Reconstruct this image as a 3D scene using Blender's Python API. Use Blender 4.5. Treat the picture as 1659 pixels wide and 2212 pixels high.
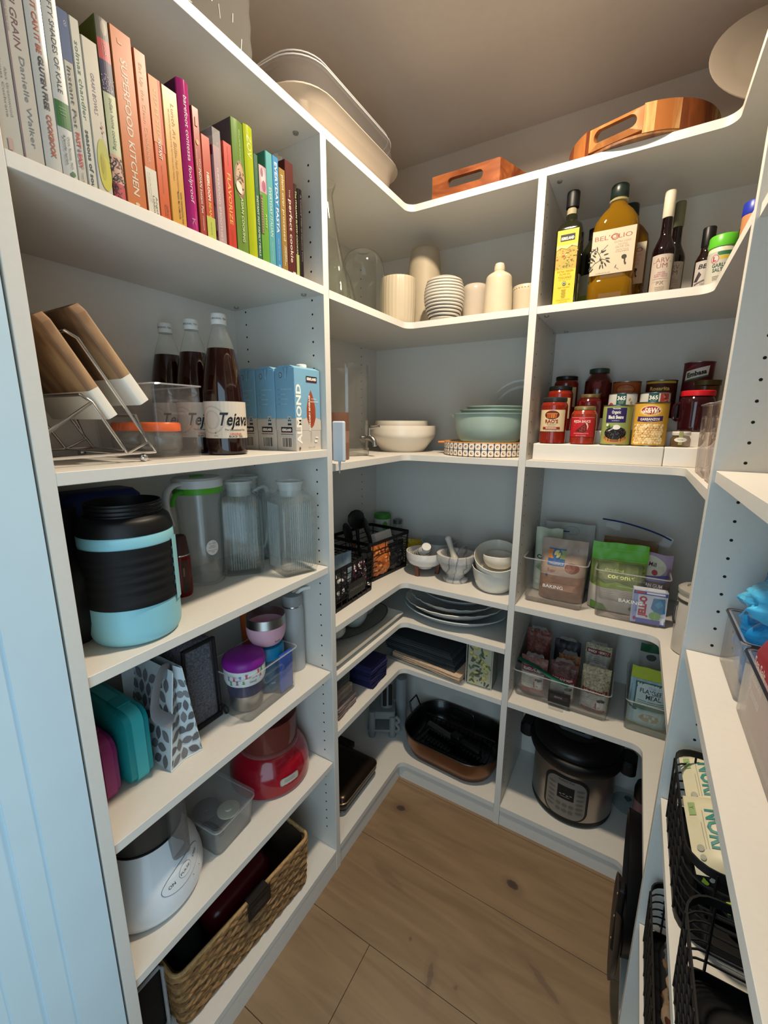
import bpy, bmesh, math, random
from math import sin, cos, pi, radians, atan2, hypot
from mathutils import Vector, Matrix, noise
random.seed(7)
for o in list(bpy.data.objects): bpy.data.objects.remove(o, do_unlink=True)
SC = bpy.context.scene
COL = SC.collection

# ---------------------------------------------------------------- camera
cam_d = bpy.data.cameras.new('camera')
cam = bpy.data.objects.new('camera', cam_d); COL.objects.link(cam); SC.camera = cam
cam_d.sensor_fit = 'VERTICAL'; cam_d.sensor_height = 24.0
cam_d.lens = 910.8 / 2212 * 24.0
cam_d.clip_start = 0.02
YAW, PITCH, ROLL = 0.5346, -0.2109, -0.005
cam.location = (0, 0, 1.445)
cam.rotation_euler = (Matrix.Rotation(YAW, 3, 'Z') @ Matrix.Rotation(pi/2 + PITCH, 3, 'X') @ Matrix.Rotation(-ROLL, 3, 'Z')).to_euler()

# ---------------------------------------------------------------- world, lights, exposure
w = bpy.data.worlds.new('world'); SC.world = w; w.use_nodes = True
bg = w.node_tree.nodes['Background']
bg.inputs[0].default_value = (0.90, 0.86, 0.80, 1); bg.inputs[1].default_value = 0.13
def area(name, loc, rot, size, power, colr, shape='RECTANGLE', sy=None, spread=pi):
    l = bpy.data.lights.new(name, 'AREA'); l.shape = shape; l.size = size
    if sy: l.size_y = sy
    l.energy = power; l.color = colr; l.spread = spread
    o = bpy.data.objects.new(name, l); COL.objects.link(o); o.location = loc; o.rotation_euler = rot
    return o
# daylight coming through the doorway behind the camera
area('doorway_daylight', (0.04, -0.28, 1.02), (radians(90), 0, radians(4)), 0.95, 9.6, (0.57, 0.82, 1.0), sy=1.6)
SC.view_settings.view_transform = 'Standard'; SC.view_settings.look = 'None'
SC.view_settings.gamma = 1.0; SC.view_settings.use_curve_mapping = False
SC.view_settings.exposure = 0.35
SC.cycles.transparent_max_bounces = 32
SC.cycles.max_bounces = 10
SC.cycles.sample_clamp_indirect = 4.0

# ---------------------------------------------------------------- materials
MATS = {}
def s2l(c): return c/12.92 if c <= 0.04045 else ((c+0.055)/1.055)**2.4
def hexc(h):
    h = h.lstrip('#'); return tuple(s2l(int(h[i:i+2], 16)/255) for i in (0, 2, 4)) + (1,)
def M(h, rough=0.5, metal=0.0, grain=0.0, scale=40.0, bump=0.0, coat=0.0, key=None):
    """procedural principled material; grain = noise variation of the colour, bump = fine relief"""
    k = (h, rough, metal, grain, scale, bump, coat)
    if k in MATS: return MATS[k]
    m = bpy.data.materials.new('mat_' + h.strip('#') + '_%d' % len(MATS)); m.use_nodes = True
    nt = m.node_tree; b = nt.nodes['Principled BSDF']
    b.inputs['Base Color'].default_value = hexc(h); b.inputs['Roughness'].default_value = rough
    b.inputs['Metallic'].default_value = metal; b.inputs['Specular IOR Level'].default_value = 0.35
    if coat: b.inputs['Coat Weight'].default_value = coat
    if grain or bump:
        tc = nt.nodes.new('ShaderNodeTexCoord'); n = nt.nodes.new('ShaderNodeTexNoise')
        n.inputs['Scale'].default_value = scale; n.inputs['Detail'].default_value = 4
        nt.links.new(tc.outputs['Object'], n.inputs['Vector'])
        if grain:
            c = hexc(h); r = nt.nodes.new('ShaderNodeValToRGB')
            r.color_ramp.elements[0].position = 0.3; r.color_ramp.elements[1].position = 0.7
            r.color_ramp.elements[0].color = tuple(x*(1-grain) for x in c[:3]) + (1,)
            r.color_ramp.elements[1].color = tuple(min(1, x*(1+grain)) for x in c[:3]) + (1,)
            nt.links.new(n.outputs['Fac'], r.inputs['Fac']); nt.links.new(r.outputs['Color'], b.inputs['Base Color'])
        if bump:
            bp = nt.nodes.new('ShaderNodeBump'); bp.inputs['Strength'].default_value = bump; bp.inputs['Distance'].default_value = 0.002
            nt.links.new(n.outputs['Fac'], bp.inputs['Height']); nt.links.new(bp.outputs['Normal'], b.inputs['Normal'])
    MATS[k] = m; return m
def GL(h='#f4f7f5', dens=0.08, rough=0.03, refl=1.0, tint=0.12, edge=0.6):
    """clear glass or plastic: tinted see-through film with a Fresnel gloss; dens = how much the wall itself shows"""
    k = ('glass', h, dens, rough, refl, tint, edge)
    if k in MATS: return MATS[k]
    m = bpy.data.materials.new('glass_%d' % len(MATS)); m.use_nodes = True
    nt = m.node_tree; nt.nodes.clear(); N = nt.nodes.new; L = nt.links.new
    out = N('ShaderNodeOutputMaterial'); tr = N('ShaderNodeBsdfTransparent'); gl = N('ShaderNodeBsdfGlossy'); df = N('ShaderNodeBsdfDiffuse')
    cl = tuple(1-(1-c_)*tint for c_ in hexc(h)[:3]) + (1,); dk = tuple(c_*edge for c_ in hexc(h)[:3]) + (1,)
    ec = N('ShaderNodeMix'); ec.data_type = 'RGBA'; ec.inputs[6].default_value = cl; ec.inputs[7].default_value = dk; L(ec.outputs[2], tr.inputs[0]); gl.inputs['Roughness'].default_value = rough; df.inputs[0].default_value = hexc(h)
    lw = N('ShaderNodeLayerWeight'); lw.inputs['Blend'].default_value = 0.35
    mt = N('ShaderNodeMath'); mt.operation = 'MULTIPLY_ADD'; mt.inputs[1].default_value = 0.38*refl; mt.inputs[2].default_value = 0.02*refl
    pw = N('ShaderNodeMath'); pw.operation = 'POWER'; pw.inputs[1].default_value = 2.2
    L(lw.outputs['Facing'], pw.inputs[0]); p5 = N('ShaderNodeMath'); p5.operation = 'POWER'; p5.inputs[1].default_value = 7.0; l2 = N('ShaderNodeLayerWeight'); l2.inputs['Blend'].default_value = 0.5; L(l2.outputs['Facing'], p5.inputs[0]); L(p5.outputs[0], ec.inputs[0]); L(pw.outputs[0], mt.inputs[0])
    a = N('ShaderNodeMixShader'); a.inputs[0].default_value = dens; L(tr.outputs[0], a.inputs[1]); L(df.outputs[0], a.inputs[2])
    b = N('ShaderNodeMixShader'); L(mt.outputs[0], b.inputs[0]); L(a.outputs[0], b.inputs[1]); L(gl.outputs[0], b.inputs[2])
    L(b.outputs[0], out.inputs[0]); MATS[k] = m; return m
def WOOD(c1, c2, c3=None, scale=(2, 14, 14), rough=0.45, key=''):
    k = ('wood', c1, c2, c3, scale, rough)
    if k in MATS: return MATS[k]
    m = bpy.data.materials.new('wood_%d' % len(MATS)); m.use_nodes = True
    nt = m.node_tree; b = nt.nodes['Principled BSDF']; N = nt.nodes.new; L = nt.links.new
    tc = N('ShaderNodeTexCoord'); mp = N('ShaderNodeMapping'); mp.inputs['Scale'].default_value = scale
    n = N('ShaderNodeTexNoise'); n.inputs['Scale'].default_value = 3.0; n.inputs['Detail'].default_value = 8; n.inputs['Distortion'].default_value = 0.8
    L(tc.outputs['Object'], mp.inputs[0]); L(mp.outputs[0], n.inputs['Vector'])
    r = N('ShaderNodeValToRGB'); r.color_ramp.elements[0].position = 0.32; r.color_ramp.elements[1].position = 0.68
    r.color_ramp.elements[0].color = hexc(c1); r.color_ramp.elements[1].color = hexc(c2)
    if c3: e = r.color_ramp.elements.new(0.5); e.color = hexc(c3)
    L(n.outputs['Fac'], r.inputs['Fac']); L(r.outputs['Color'], b.inputs['Base Color']); b.inputs['Roughness'].default_value = rough
    bp = N('ShaderNodeBump'); bp.inputs['Strength'].default_value = 0.08; bp.inputs['Distance'].default_value = 0.001
    L(n.outputs['Fac'], bp.inputs['Height']); L(bp.outputs['Normal'], b.inputs['Normal'])
    MATS[k] = m; return m
BLACK = '#0b0b0c'
TONE = 1.0
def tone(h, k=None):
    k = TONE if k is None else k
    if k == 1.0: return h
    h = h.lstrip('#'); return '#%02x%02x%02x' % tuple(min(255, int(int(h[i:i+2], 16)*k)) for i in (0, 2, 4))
# ---------------------------------------------------------------- mesh building
def rr(w, d, r, n=4, cx=0, cy=0):
    """rounded rectangle outline, counter-clockwise"""
    r = max(1e-5, min(r, w/2-1e-5, d/2-1e-5)); P = []
    for q, (sx, sy) in enumerate(((1, 1), (-1, 1), (-1, -1), (1, -1))):
        for i in range(n+1):
            a = q*pi/2 + i*pi/2/n
            P.append((cx + sx*(w/2-r) + r*cos(a), cy + sy*(d/2-r) + r*sin(a)))
    return P
def circ(r, n=32, cx=0, cy=0, ry=None):
    ry = ry or r
    return [(cx + r*cos(2*pi*i/n), cy + ry*sin(2*pi*i/n)) for i in range(n)]
class MB:
    def __init__(s): s.v = []; s.f = []; s.mi = []; s.mats = []; s.cur = 0
    def m(s, mat):
        if mat not in s.mats: s.mats.append(mat)
        s.cur = s.mats.index(mat); return s
    def face(s, idx): s.f.append(idx); s.mi.append(s.cur)
    def loft(s, rings, cap0=True, cap1=True, closed=True):
        b = len(s.v); n = len(rings[0])
        for r in rings: s.v += [tuple(p) for p in r]
        for j in range(len(rings)-1):
            for i in range(n if closed else n-1):
                k = (i+1) % n
                s.face((b+j*n+i, b+j*n+k, b+(j+1)*n+k, b+(j+1)*n+i))
        if cap0: s.face(tuple(b+i for i in reversed(range(n))))
        if cap1: s.face(tuple(b+(len(rings)-1)*n+i for i in range(n)))
        return s
    def prism(s, outline, z0, z1): return s.loft([[(x, y, z0) for x, y in outline], [(x, y, z1) for x, y in outline]])
    def box(s, x0, x1, y0, y1, z0, z1): return s.prism([(x1, y1), (x0, y1), (x0, y0), (x1, y0)], z0, z1)
    def rbox(s, w, d, h, r=0.004, z0=0, cx=0, cy=0, e=0.0015, tw=1.0, n=3):
        """rounded upright box; tw = scale of the top against the bottom"""
        R = []
        for z, k, ins in ((0, 0, e), (e, 0, 0), (h-e, 1, 0), (h, 1, e)):
            s_ = 1 + (tw-1)*(z/h)
            R.append([(x, y, z0+z) for x, y in rr(w*s_-2*ins, d*s_-2*ins, max(r-ins, 2e-4), n, cx, cy)])
        return s.loft(R)
    def lathe(s, prof, n=32, cx=0, cy=0, z0=0, sx=1, sy=1, caps=True, fn=None):
        """profile of (radius, z) turned about the vertical axis; fn(angle, r, z) may bend the radius"""
        R = []
        for r, z in prof:
            ring = []
            for i in range(n):
                a = 2*pi*i/n; q = max(r, 1e-5)
                if fn: q = fn(a, q, z)
                ring.append((cx + sx*q*cos(a), cy + sy*q*sin(a), z0+z))
            R.append(ring)
        return s.loft(R, caps, caps)
    def tube(s, pts, r, n=8, closed=False, flat=1.0):
        P = [Vector(p) for p in pts]; R = []; m_ = len(P); up = Vector((0, 0, 1)); N = None
        for i, p in enumerate(P):
            t = (P[(i+1) % m_] - P[i-1]) if (closed or 0 < i < m_-1) else (P[1]-P[0] if i == 0 else P[-1]-P[-2])
            t.normalize()
            if N is None: N = (up if abs(t.z) < .9 else Vector((1, 0, 0))).cross(t).normalized()
            else: N = (N - t*N.dot(t)).normalized()
            B = t.cross(N)
            rad = r[i] if isinstance(r, (list, tuple)) else r
            R.append([tuple(p + N*rad*cos(2*pi*k/n) + B*rad*flat*sin(2*pi*k/n)) for k in range(n)])
        if closed: R.append(R[0]); return s.loft(R, False, False)
        return s.loft(R)
    def grid(s, fn, nu, nv, flip=False):
        b = len(s.v)
        for j in range(nv+1):
            for i in range(nu+1): s.v.append(tuple(fn(i/nu, j/nv)))
        for j in range(nv):
            for i in range(nu):
                q = (b+j*(nu+1)+i, b+j*(nu+1)+i+1, b+(j+1)*(nu+1)+i+1, b+(j+1)*(nu+1)+i)
                s.face(q[::-1] if flip else q)
        return s
    def xform(s, M_): s.v = [tuple(M_ @ Vector(p)) for p in s.v]; return s
    def build(s, name, parent=None, mat=None, smooth=True, label=None, kind=None, ang=40):
        me = bpy.data.meshes.new(name); me.from_pydata(s.v, [], s.f)
        for m_ in (s.mats or [mat]): me.materials.append(m_)
        if s.mats: me.polygons.foreach_set('material_index', s.mi)
        me.update(); bm = bmesh.new(); bm.from_mesh(me)
        bmesh.ops.remove_doubles(bm, verts=bm.verts, dist=1e-6); bm.to_mesh(me); bm.free()
        if smooth:
            me.polygons.foreach_set('use_smooth', [True]*len(me.polygons))
            try: me.set_sharp_from_angle(angle=radians(ang))
            except Exception: pass
        o = bpy.data.objects.new(name, me); COL.objects.link(o)
        if parent: o.parent = parent
        if label: o['label'] = label
        if kind: o['kind'] = kind
        return o
def arc(cx, cy, r, a0, a1, n=8): return [(cx + r*cos(radians(a0+(a1-a0)*i/n)), cy + r*sin(radians(a0+(a1-a0)*i/n))) for i in range(n+1)]
def smooth_path(P, k=6):
    """Catmull-Rom through points"""
    P = [Vector(p) for p in P]; Q = [P[0]] + P + [P[-1]]; out = []
    for i in range(1, len(Q)-2):
        for j in range(k):
            t = j/k; a, b, c, d = Q[i-1], Q[i], Q[i+1], Q[i+2]
            out.append(tuple(0.5*((2*b) + (c-a)*t + (2*a-5*b+4*c-d)*t*t + (3*b-a-3*c+d)*t**3)))
    out.append(tuple(P[-1])); return out
def thing(name, label, cat, loc, rot=0.0, group=None, tilt=None):
    o = bpy.data.objects.new(name, None); COL.objects.link(o); o.empty_display_size = 0.02
    o.location = loc; o.rotation_euler = (tilt[0] if tilt else 0, tilt[1] if tilt else 0, radians(rot))
    o['label'] = label; o['category'] = cat
    if group: o['group'] = group
    return o
def tag(o, label, cat, group=None):
    o['label'] = label; o['category'] = cat
    if group: o['group'] = group
    return o
def dup(root, loc, rot=None, label=None, group=None):
    r = root.copy(); COL.objects.link(r); r.location = loc
    if rot is not None: r.rotation_euler = (0, 0, radians(rot))
    if label: r['label'] = label
    if group: r['group'] = group
    for ch in list(root.children):
        c = ch.copy(); COL.objects.link(c); c.parent = r
        for g in list(ch.children):
            d = g.copy(); COL.objects.link(d); d.parent = c
    return r
def aim(x, y, da=0):
    """rotation (degrees) that turns a thing's front (local -y) towards the pantry's entrance"""
    return math.degrees(atan2(-y, -x)) + 90 + da

# ---------------------------------------------------------------- flat print: lettering and pictures on labels
TXT = {}
def text_geo(s, bold=0.0):
    k = (s, bold)
    if k in TXT: return TXT[k]
    cu = bpy.data.curves.new('t', 'FONT'); cu.body = s; cu.size = 1.0; cu.resolution_u = 2; cu.offset = bold
    cu.fill_mode = 'FRONT'
    ob = bpy.data.objects.new('t', cu); me = bpy.data.meshes.new_from_object(ob)
    V = [tuple(v.co)[:2] for v in me.vertices]; F = [tuple(p.vertices) for p in me.polygons]
    bpy.data.objects.remove(ob); bpy.data.curves.remove(cu); bpy.data.meshes.remove(me)
    if not V: V = [(0, 0)]
    x0 = min(v[0] for v in V); x1 = max(v[0] for v in V)
    V = [(x-x0, y) for x, y in V]
    TXT[k] = (V, F, x1-x0); return TXT[k]
class Dec:
    def __init__(s): s.it = []
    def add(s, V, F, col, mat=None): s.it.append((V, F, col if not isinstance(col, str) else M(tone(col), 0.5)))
    def poly(s, P, col): s.add(list(P), [tuple(range(len(P)))], col); return s
    def rect(s, u0, u1, v0, v1, col): return s.poly([(u0, v0), (u1, v0), (u1, v1), (u0, v1)], col)
    def ell(s, u, v, ru, rv, col, n=20, rot=0):
        c, q = cos(radians(rot)), sin(radians(rot))
        return s.poly([(u + ru*cos(2*pi*i/n)*c - rv*sin(2*pi*i/n)*q, v + ru*cos(2*pi*i/n)*q + rv*sin(2*pi*i/n)*c) for i in range(n)], col)
    def text(s, t, u, v, h, col, rot=0, w=None, bold=0.0, shear=0.0, align='C'):
        """cap height h, baseline centre (or left) at u, v; w = wanted run length"""
        V, F, W = text_geo(t, bold); k = h/0.70; kx = (w/W) if w else k
        c, q = cos(radians(rot)), sin(radians(rot)); o = W/2 if align == 'C' else 0
        out = []
        for x, y in V:
            X = (x-o)*kx + y*k*shear; Y = y*k
            out.append((u + X*c - Y*q, v + X*q + Y*c))
        s.add(out, F, col); return s
    def lines(s, u, v, w, n, dv, h, col, jit=0.3):
        """small print: rows too fine to read"""
        for i in range(n):
            ww = w*(1 - random.random()*jit); s.rect(u-ww/2, u+ww/2, v-i*dv, v-i*dv+h, col)
        return s
    def build(s, name, parent, fmap, cu=None, cv=None, lift=0.0003, eps=0.00012, label=None):
        eps = min(eps, .0011/max(1, len(s.it)))
        bm = bmesh.new(); mats = []; lay = bm.faces.layers.int.new('l')
        for k, (V, F, m) in enumerate(s.it):
            if m not in mats: mats.append(m)
            vs = [bm.verts.new((x, y, k)) for x, y in V]
            for f in F:
                try: q = bm.faces.new([vs[i] for i in f]); q.material_index = mats.index(m); q[lay] = k
                except Exception: pass
        for ax, c in ((0, cu), (1, cv)):
            if not c or not bm.verts: continue
            lo = min(v.co[ax] for v in bm.verts); hi = max(v.co[ax] for v in bm.verts); x = (math.floor(lo/c)+1)*c
            while x < hi:
                no = [0, 0, 0]; no[ax] = 1; co = [0, 0, 0]; co[ax] = x
                bmesh.ops.bisect_plane(bm, geom=bm.verts[:]+bm.edges[:]+bm.faces[:], plane_co=co, plane_no=no); x += c
        for v in bm.verts: v.co = Vector(fmap(v.co.x, v.co.y, lift + eps*v.co.z))
        me = bpy.data.meshes.new(name); bm.to_mesh(me); bm.free()
        for m in mats: me.materials.append(m)
        o = bpy.data.objects.new(name, me); COL.objects.link(o); o.parent = parent
        if label: o['label'] = label
        return o
def flat(x0=0, y0=0, z0=0, phi=-90):
    """upright plane facing phi"""
    a = radians(phi); n = (cos(a), sin(a)); r = (-sin(a), cos(a))
    return lambda u, v, o: (x0 + r[0]*u + n[0]*o, y0 + r[1]*u + n[1]*o, z0+v)
def cyl(R, z0=0, phi=-90, cx=0, cy=0):
    a = radians(phi)
    return lambda u, v, o: (cx + (R+o)*cos(a+u/R), cy + (R+o)*sin(a+u/R), z0+v)
def deck(z, x0=0, y0=0, rot=0):
    c, q = cos(radians(rot)), sin(radians(rot))
    return lambda u, v, o: (x0 + u*c - v*q, y0 + u*q + v*c, z+o)
# ---------------------------------------------------------------- the room and the built-in shelving
XL, XR, YB = -0.694, 0.113, 1.3126        # front planes of the left, right and rear shelving
XBL, XBR, YBB = -1.012, 0.433, 1.635      # their back panels
TH = 0.0193
ZT = 2.101
MEL = M('#cfcbc3', 0.38, grain=0.015, scale=120)
WALL = M('#c9bcae', 0.7, grain=0.02, scale=30, bump=0.05)
CASE = M('#bfd3dc', 0.4, grain=0.02, scale=10, bump=0.04)
def struct(o): o['kind'] = 'structure'; return o
def bx(name, x0, x1, y0, y1, z0, z1, mat, parent=None, e=0.0):
    b = MB()
    if e: b.rbox(x1-x0, y1-y0, z1-z0, 0.001, z0, (x0+x1)/2, (y0+y1)/2, e)
    else: b.box(x0, x1, y0, y1, z0, z1)
    return b.build(name, parent, mat, smooth=False)
# floor: a sub floor and oak planks, each a part
fl = struct(bx('floor', -1.5, 1.0, -1.6, 1.66, -0.04, -0.016, M('#4a3a2a', 0.8, grain=0.1)))
def plank_mat():
    m = bpy.data.materials.new('oak'); m.use_nodes = True; nt = m.node_tree; b = nt.nodes['Principled BSDF']; N = nt.nodes.new; L = nt.links.new
    g = N('ShaderNodeNewGeometry'); mp = N('ShaderNodeMapping'); mp.inputs['Scale'].default_value = (1.2, 9, 1)
    L(g.outputs['Position'], mp.inputs[0])
    n = N('ShaderNodeTexNoise'); n.inputs['Scale'].default_value = 2.2; n.inputs['Detail'].default_value = 7; n.inputs['Distortion'].default_value = 1.2; L(mp.outputs[0], n.inputs['Vector'])
    r = N('ShaderNodeValToRGB'); r.color_ramp.elements[0].position = .3; r.color_ramp.elements[1].position = .72
    r.color_ramp.elements[0].color = hexc('#755e44'); r.color_ramp.elements[1].color = hexc('#8a7256'); L(n.outputs['Fac'], r.inputs['Fac'])
    n2 = N('ShaderNodeTexNoise'); n2.inputs['Scale'].default_value = 1.6; n2.inputs['Detail'].default_value = 3; L(g.outputs['Position'], n2.inputs['Vector'])
    mx = N('ShaderNodeMix'); mx.data_type = 'RGBA'; mx.blend_type = 'MULTIPLY'; mx.inputs[0].default_value = 0.55
    r2 = N('ShaderNodeValToRGB'); r2.color_ramp.elements[0].position = .35; r2.color_ramp.elements[1].position = .65
    r2.color_ramp.elements[0].color = (.80, .70, .60, 1); r2.color_ramp.elements[1].color = (1, 1, 1, 1); L(n2.outputs['Fac'], r2.inputs['Fac'])
    L(r.outputs['Color'], mx.inputs[6]); L(r2.outputs['Color'], mx.inputs[7])
    col = mx.outputs[2]
    # knots: dark ovals with a stained halo, at fixed places in the boards
    for (kx, ky, sx, sy, a, core) in ((-.623, 1.189, .017, .011, 20, 1), (-.186, 1.132, .018, .012, -15, 1), (-.54, .95, .060, .014, -12, .30), (-.318, .79, .008, .030, 12, .55), (-.055, .93, .05, .008, -28, .45), (-.40, .835, .004, .004, 0, .6), (-.25, .80, .005, .005, 0, .5)):
        m2 = N('ShaderNodeMapping'); m2.vector_type = 'TEXTURE'; m2.inputs['Location'].default_value = (kx, ky, 0); m2.inputs['Rotation'].default_value = (0, 0, radians(a)); m2.inputs['Scale'].default_value = (sx, sy, 1000)
        nn = N('ShaderNodeTexNoise'); nn.inputs['Scale'].default_value = 60; L(g.outputs['Position'], nn.inputs['Vector'])
        ad = N('ShaderNodeVectorMath'); ad.operation = 'MULTIPLY_ADD'; ad.inputs[1].default_value = (.012, .012, 0); L(nn.outputs['Color'], ad.inputs[0]); L(g.outputs['Position'], ad.inputs[2])
        sb = N('ShaderNodeVectorMath'); sb.operation = 'SUBTRACT'; sb.inputs[1].default_value = (.006, .006, 0); L(ad.outputs[0], sb.inputs[0])
        L(sb.outputs[0], m2.inputs[0]); ln = N('ShaderNodeVectorMath'); ln.operation = 'LENGTH'; L(m2.outputs[0], ln.inputs[0])
        rk = N('ShaderNodeValToRGB'); rk.color_ramp.elements[0].position = 0; rk.color_ramp.elements[1].position = 1
        rk.color_ramp.elements[0].color = (core, core, core, 1); rk.color_ramp.elements[1].color = (0, 0, 0, 1)
        e = rk.color_ramp.elements.new(.33); e.color = (core*.9,)*3 + (1,); e = rk.color_ramp.elements.new(.42); e.color = (core*.28,)*3 + (1,)
        ds = N('ShaderNodeMath'); ds.operation = 'MULTIPLY'; ds.inputs[1].default_value = .38; L(ln.outputs['Value'], ds.inputs[0]); L(ds.outputs[0], rk.inputs['Fac'])
        mm = N('ShaderNodeMix'); mm.data_type = 'RGBA'; L(rk.outputs['Color'], mm.inputs[0]); L(col, mm.inputs[6]); mm.inputs[7].default_value = hexc('#3a2a22'); col = mm.outputs[2]
    L(col, b.inputs['Base Color']); b.inputs['Roughness'].default_value = 0.55
    bp = N('ShaderNodeBump'); bp.inputs['Strength'].default_value = .15; bp.inputs['Distance'].default_value = .001; L(n.outputs['Fac'], bp.inputs['Height']); L(bp.outputs['Normal'], b.inputs['Normal'])
    return m
OAK = plank_mat()
ys = [1.66, 1.305, 1.035, 0.765, 0.495, 0.225, -0.045, -0.315, -0.8, -1.6]
for i in range(len(ys)-1):
    cuts = {3: [-0.493], 5: [-.2], 1: [-1.2], 6: [-.7]}.get(i, [0.9])
    xs = [-1.5] + cuts + [1.0]
    for j in range(len(xs)-1):
        b = MB(); b.rbox(xs[j+1]-xs[j]-.0012, ys[i]-ys[i+1]-.0012, .0155, .0006, -.0155, (xs[j]+xs[j+1])/2, (ys[i]+ys[i+1])/2, .0008, n=1)
        b.build('plank', fl, OAK, smooth=False)
struct(bx('ceiling', -1.5, 1.0, -1.6, 1.9, 2.40, 2.46, M('#c2b6aa', 0.75, grain=.02, bump=.05)))
struct(bx('wall_left', -1.12, -1.02, 0.11, 1.745, -0.04, 2.40, WALL))
struct(bx('wall_back', -1.12, 0.53, 1.645, 1.745, -0.04, 2.40, WALL))
struct(bx('wall_right', 0.443, 0.53, -0.2, 1.645, -0.04, 2.40, WALL))
# door casing left of the shelving: stepped painted boards
b = MB()
for y0, y1, xf in ((.1815, .2455, -.6925), (.1475, .1815, -.6950), (.11, .1475, -.6985), (-.25, .11, -.7000)):
    b.box(-1.02, xf, y0, y1, 0, 2.40)
struct(b.build('trim_1', None, CASE, smooth=False))
# recessed ceiling lamp above the aisle
lamp = thing('recessed_ceiling_lamp', 'round recessed white ceiling lamp above the middle of the pantry floor', 'lamp', (-.30, .90, 2.40))
b = MB(); b.lathe([(.055, -.004), (.085, -.004), (.085, 0), (.055, 0), (.055, -.004)], caps=False); b.build('trim_ring', lamp, M('#e8e6e0', .4, grain=.01))
PEG = M('#15130f', .8, grain=.1)
def peg_holes(unit, x, ys_, zlist, face):
    """rows of small shelf-pin holes drilled in a side panel; face = +1 towards the rear, -1 towards the entrance"""
    b = MB()
    for xx in x:
        for z in zlist:
            c = [(xx + .0026*cos(2*pi*i/8), ys_ + face*.0003, z + .0026*sin(2*pi*i/8)) for i in range(8)]
            c2 = [(p[0], ys_ - face*.0002, p[2]) for p in c]; b.loft([c2, c])
    b.build('peg_holes', unit, PEG, smooth=False, kind='stuff')
def zs(z0, z1): 
    k0 = math.ceil((z0-1.5439)/.0323); return [1.5439+.0323*k for k in range(k0, int((z1-1.5439)//.0323)+1)]
def peg_z(shelves):
    out = [z for z in zs(.14, 2.06) if all(not (s-.024 < z < s+.008) for s in shelves)]
    return out
def shelf(unit, x0, x1, y0, y1, z, name='shelf'): return bx(name, x0, x1, y0, y1, z-TH, z, MEL, unit, e=.0007)
CAM = M('#8d8a82', .4, metal=.3, grain=.05)
def cams(unit, pts):
    for x, y, z in pts:
        b = MB(); b.lathe([(.006, -.0035), (.0068, 0)], 14, cx=x, cy=y, z0=z); b.build('shelf_cap', unit, CAM)
# left bay
LZ = [1.765, 1.373, 1.0506, .726, .414]
u = thing('shelving_unit', 'white built-in shelving bay on the left, cookbooks on its upper shelf', 'shelving', (0, 0, 0))
bx('side_panel', -1.02, XL, .25, .271, 0, ZT, MEL, u, e=.0006); bx('side_panel', -1.02, XL, .880, .901, 0, ZT, MEL, u, e=.0006)
bx('back_panel', -1.0195, XBL, .271, .880, 0, ZT, MEL, u)
shelf(u, XBL, XL, .271, .880, ZT, 'top_shelf'); shelf(u, XBL, XL, .271, .880, LZ[0]); shelf(u, XBL, XL, .271, .880, LZ[1])
for z in LZ[2:]: shelf(u, XBL, XL-.0053, .272, .879, z)
shelf(u, XBL, XL, .271, .880, .080, 'bottom_shelf'); bx('toe_kick', XL-.018, XL-.001, .271, .880, 0, .0607, MEL, u)
peg_holes(u, (XL-.037, XBL+.045), .880, peg_z(LZ), -1)
cams(u, [(XL-.040, .853, LZ[0]-TH), (XL-.046, .850, ZT-TH), (XBL+.04, .853, LZ[0]-TH)])
# rear-left corner with L-shaped shelves
def lshape(pts_out, corner, r, left=True):
    """six-sided L outline with a rounded inner corner"""
    return pts_out
def corner_shelf(unit, z, left=True, name='shelf', inset=0.0, r=.030, th=TH):
    if left:
        x0, x1, ya, yb = XBL, -.3045, .9015, YBB; fx, fy = XL-inset, YB+inset
        A = arc(fx+r, fy-r, r, 180, 90, 8)      # concave inner corner (open side towards the aisle)
        P = [(x0, ya), (fx, ya)] + A + [(x1, fy), (x1, yb), (x0, yb)]
    else:
        x0, x1, ya, yb = -.2825, XBR, .9065, YBB; fx, fy = XR+inset, YB+inset
        A = arc(fx-r, fy-r, r, 90, 0, 8)
        P = [(x0, fy)] + A + [(fx, ya), (x1, ya), (x1, yb), (x0, yb)]
    b = MB(); b.prism(P, z-th, z); o = b.build(name, unit, MEL, smooth=True, ang=25); return o
CZ = [1.762, 1.333, .861, .7025, .509]; RZ = [1.762, 1.3334, .865, .5115]
u = thing('shelving_unit', 'white built-in corner shelving at the rear left with L-shaped shelves', 'shelving', (0, 0, 0))
bx('side_panel', -.304, -.283, YB, 1.644, 0, ZT, MEL, u, e=.0006)
bx('back_panel', -1.0195, XBL, .901, 1.644, 0, ZT-TH, MEL, u); bx('back_panel', XBL+.0005, -.3045, YBB, 1.644, 0, ZT-TH, MEL, u)
corner_shelf(u, ZT, True, 'top_shelf')
for z in CZ: corner_shelf(u, z)
corner_shelf(u, .083, True, 'bottom_shelf')
b = MB(); b.prism([(-1.0, .9015), (XL-.004, .9015), (XL-.004, YB+.004), (-.3045, YB+.004), (-.3045, YB+.02), (XL-.02, YB+.02), (XL-.02, .92), (-1.0, .92)], 0, .0635)
b.build('toe_kick', u, MEL, smooth=False)
peg_holes(u, (XL-.037, XBL+.045), .901, peg_z(CZ), 1)
b = MB()
for z in peg_z(CZ):
    for yy in (1.52,):
        c = [(XBL+.0003, yy + .0026*cos(2*pi*i/8), z + .0026*sin(2*pi*i/8)) for i in range(8)]; b.loft([[(p[0]-.0005, p[1], p[2]) for p in c], c][::-1])
b.build('peg_holes', u, PEG, smooth=False, kind='stuff')
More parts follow.
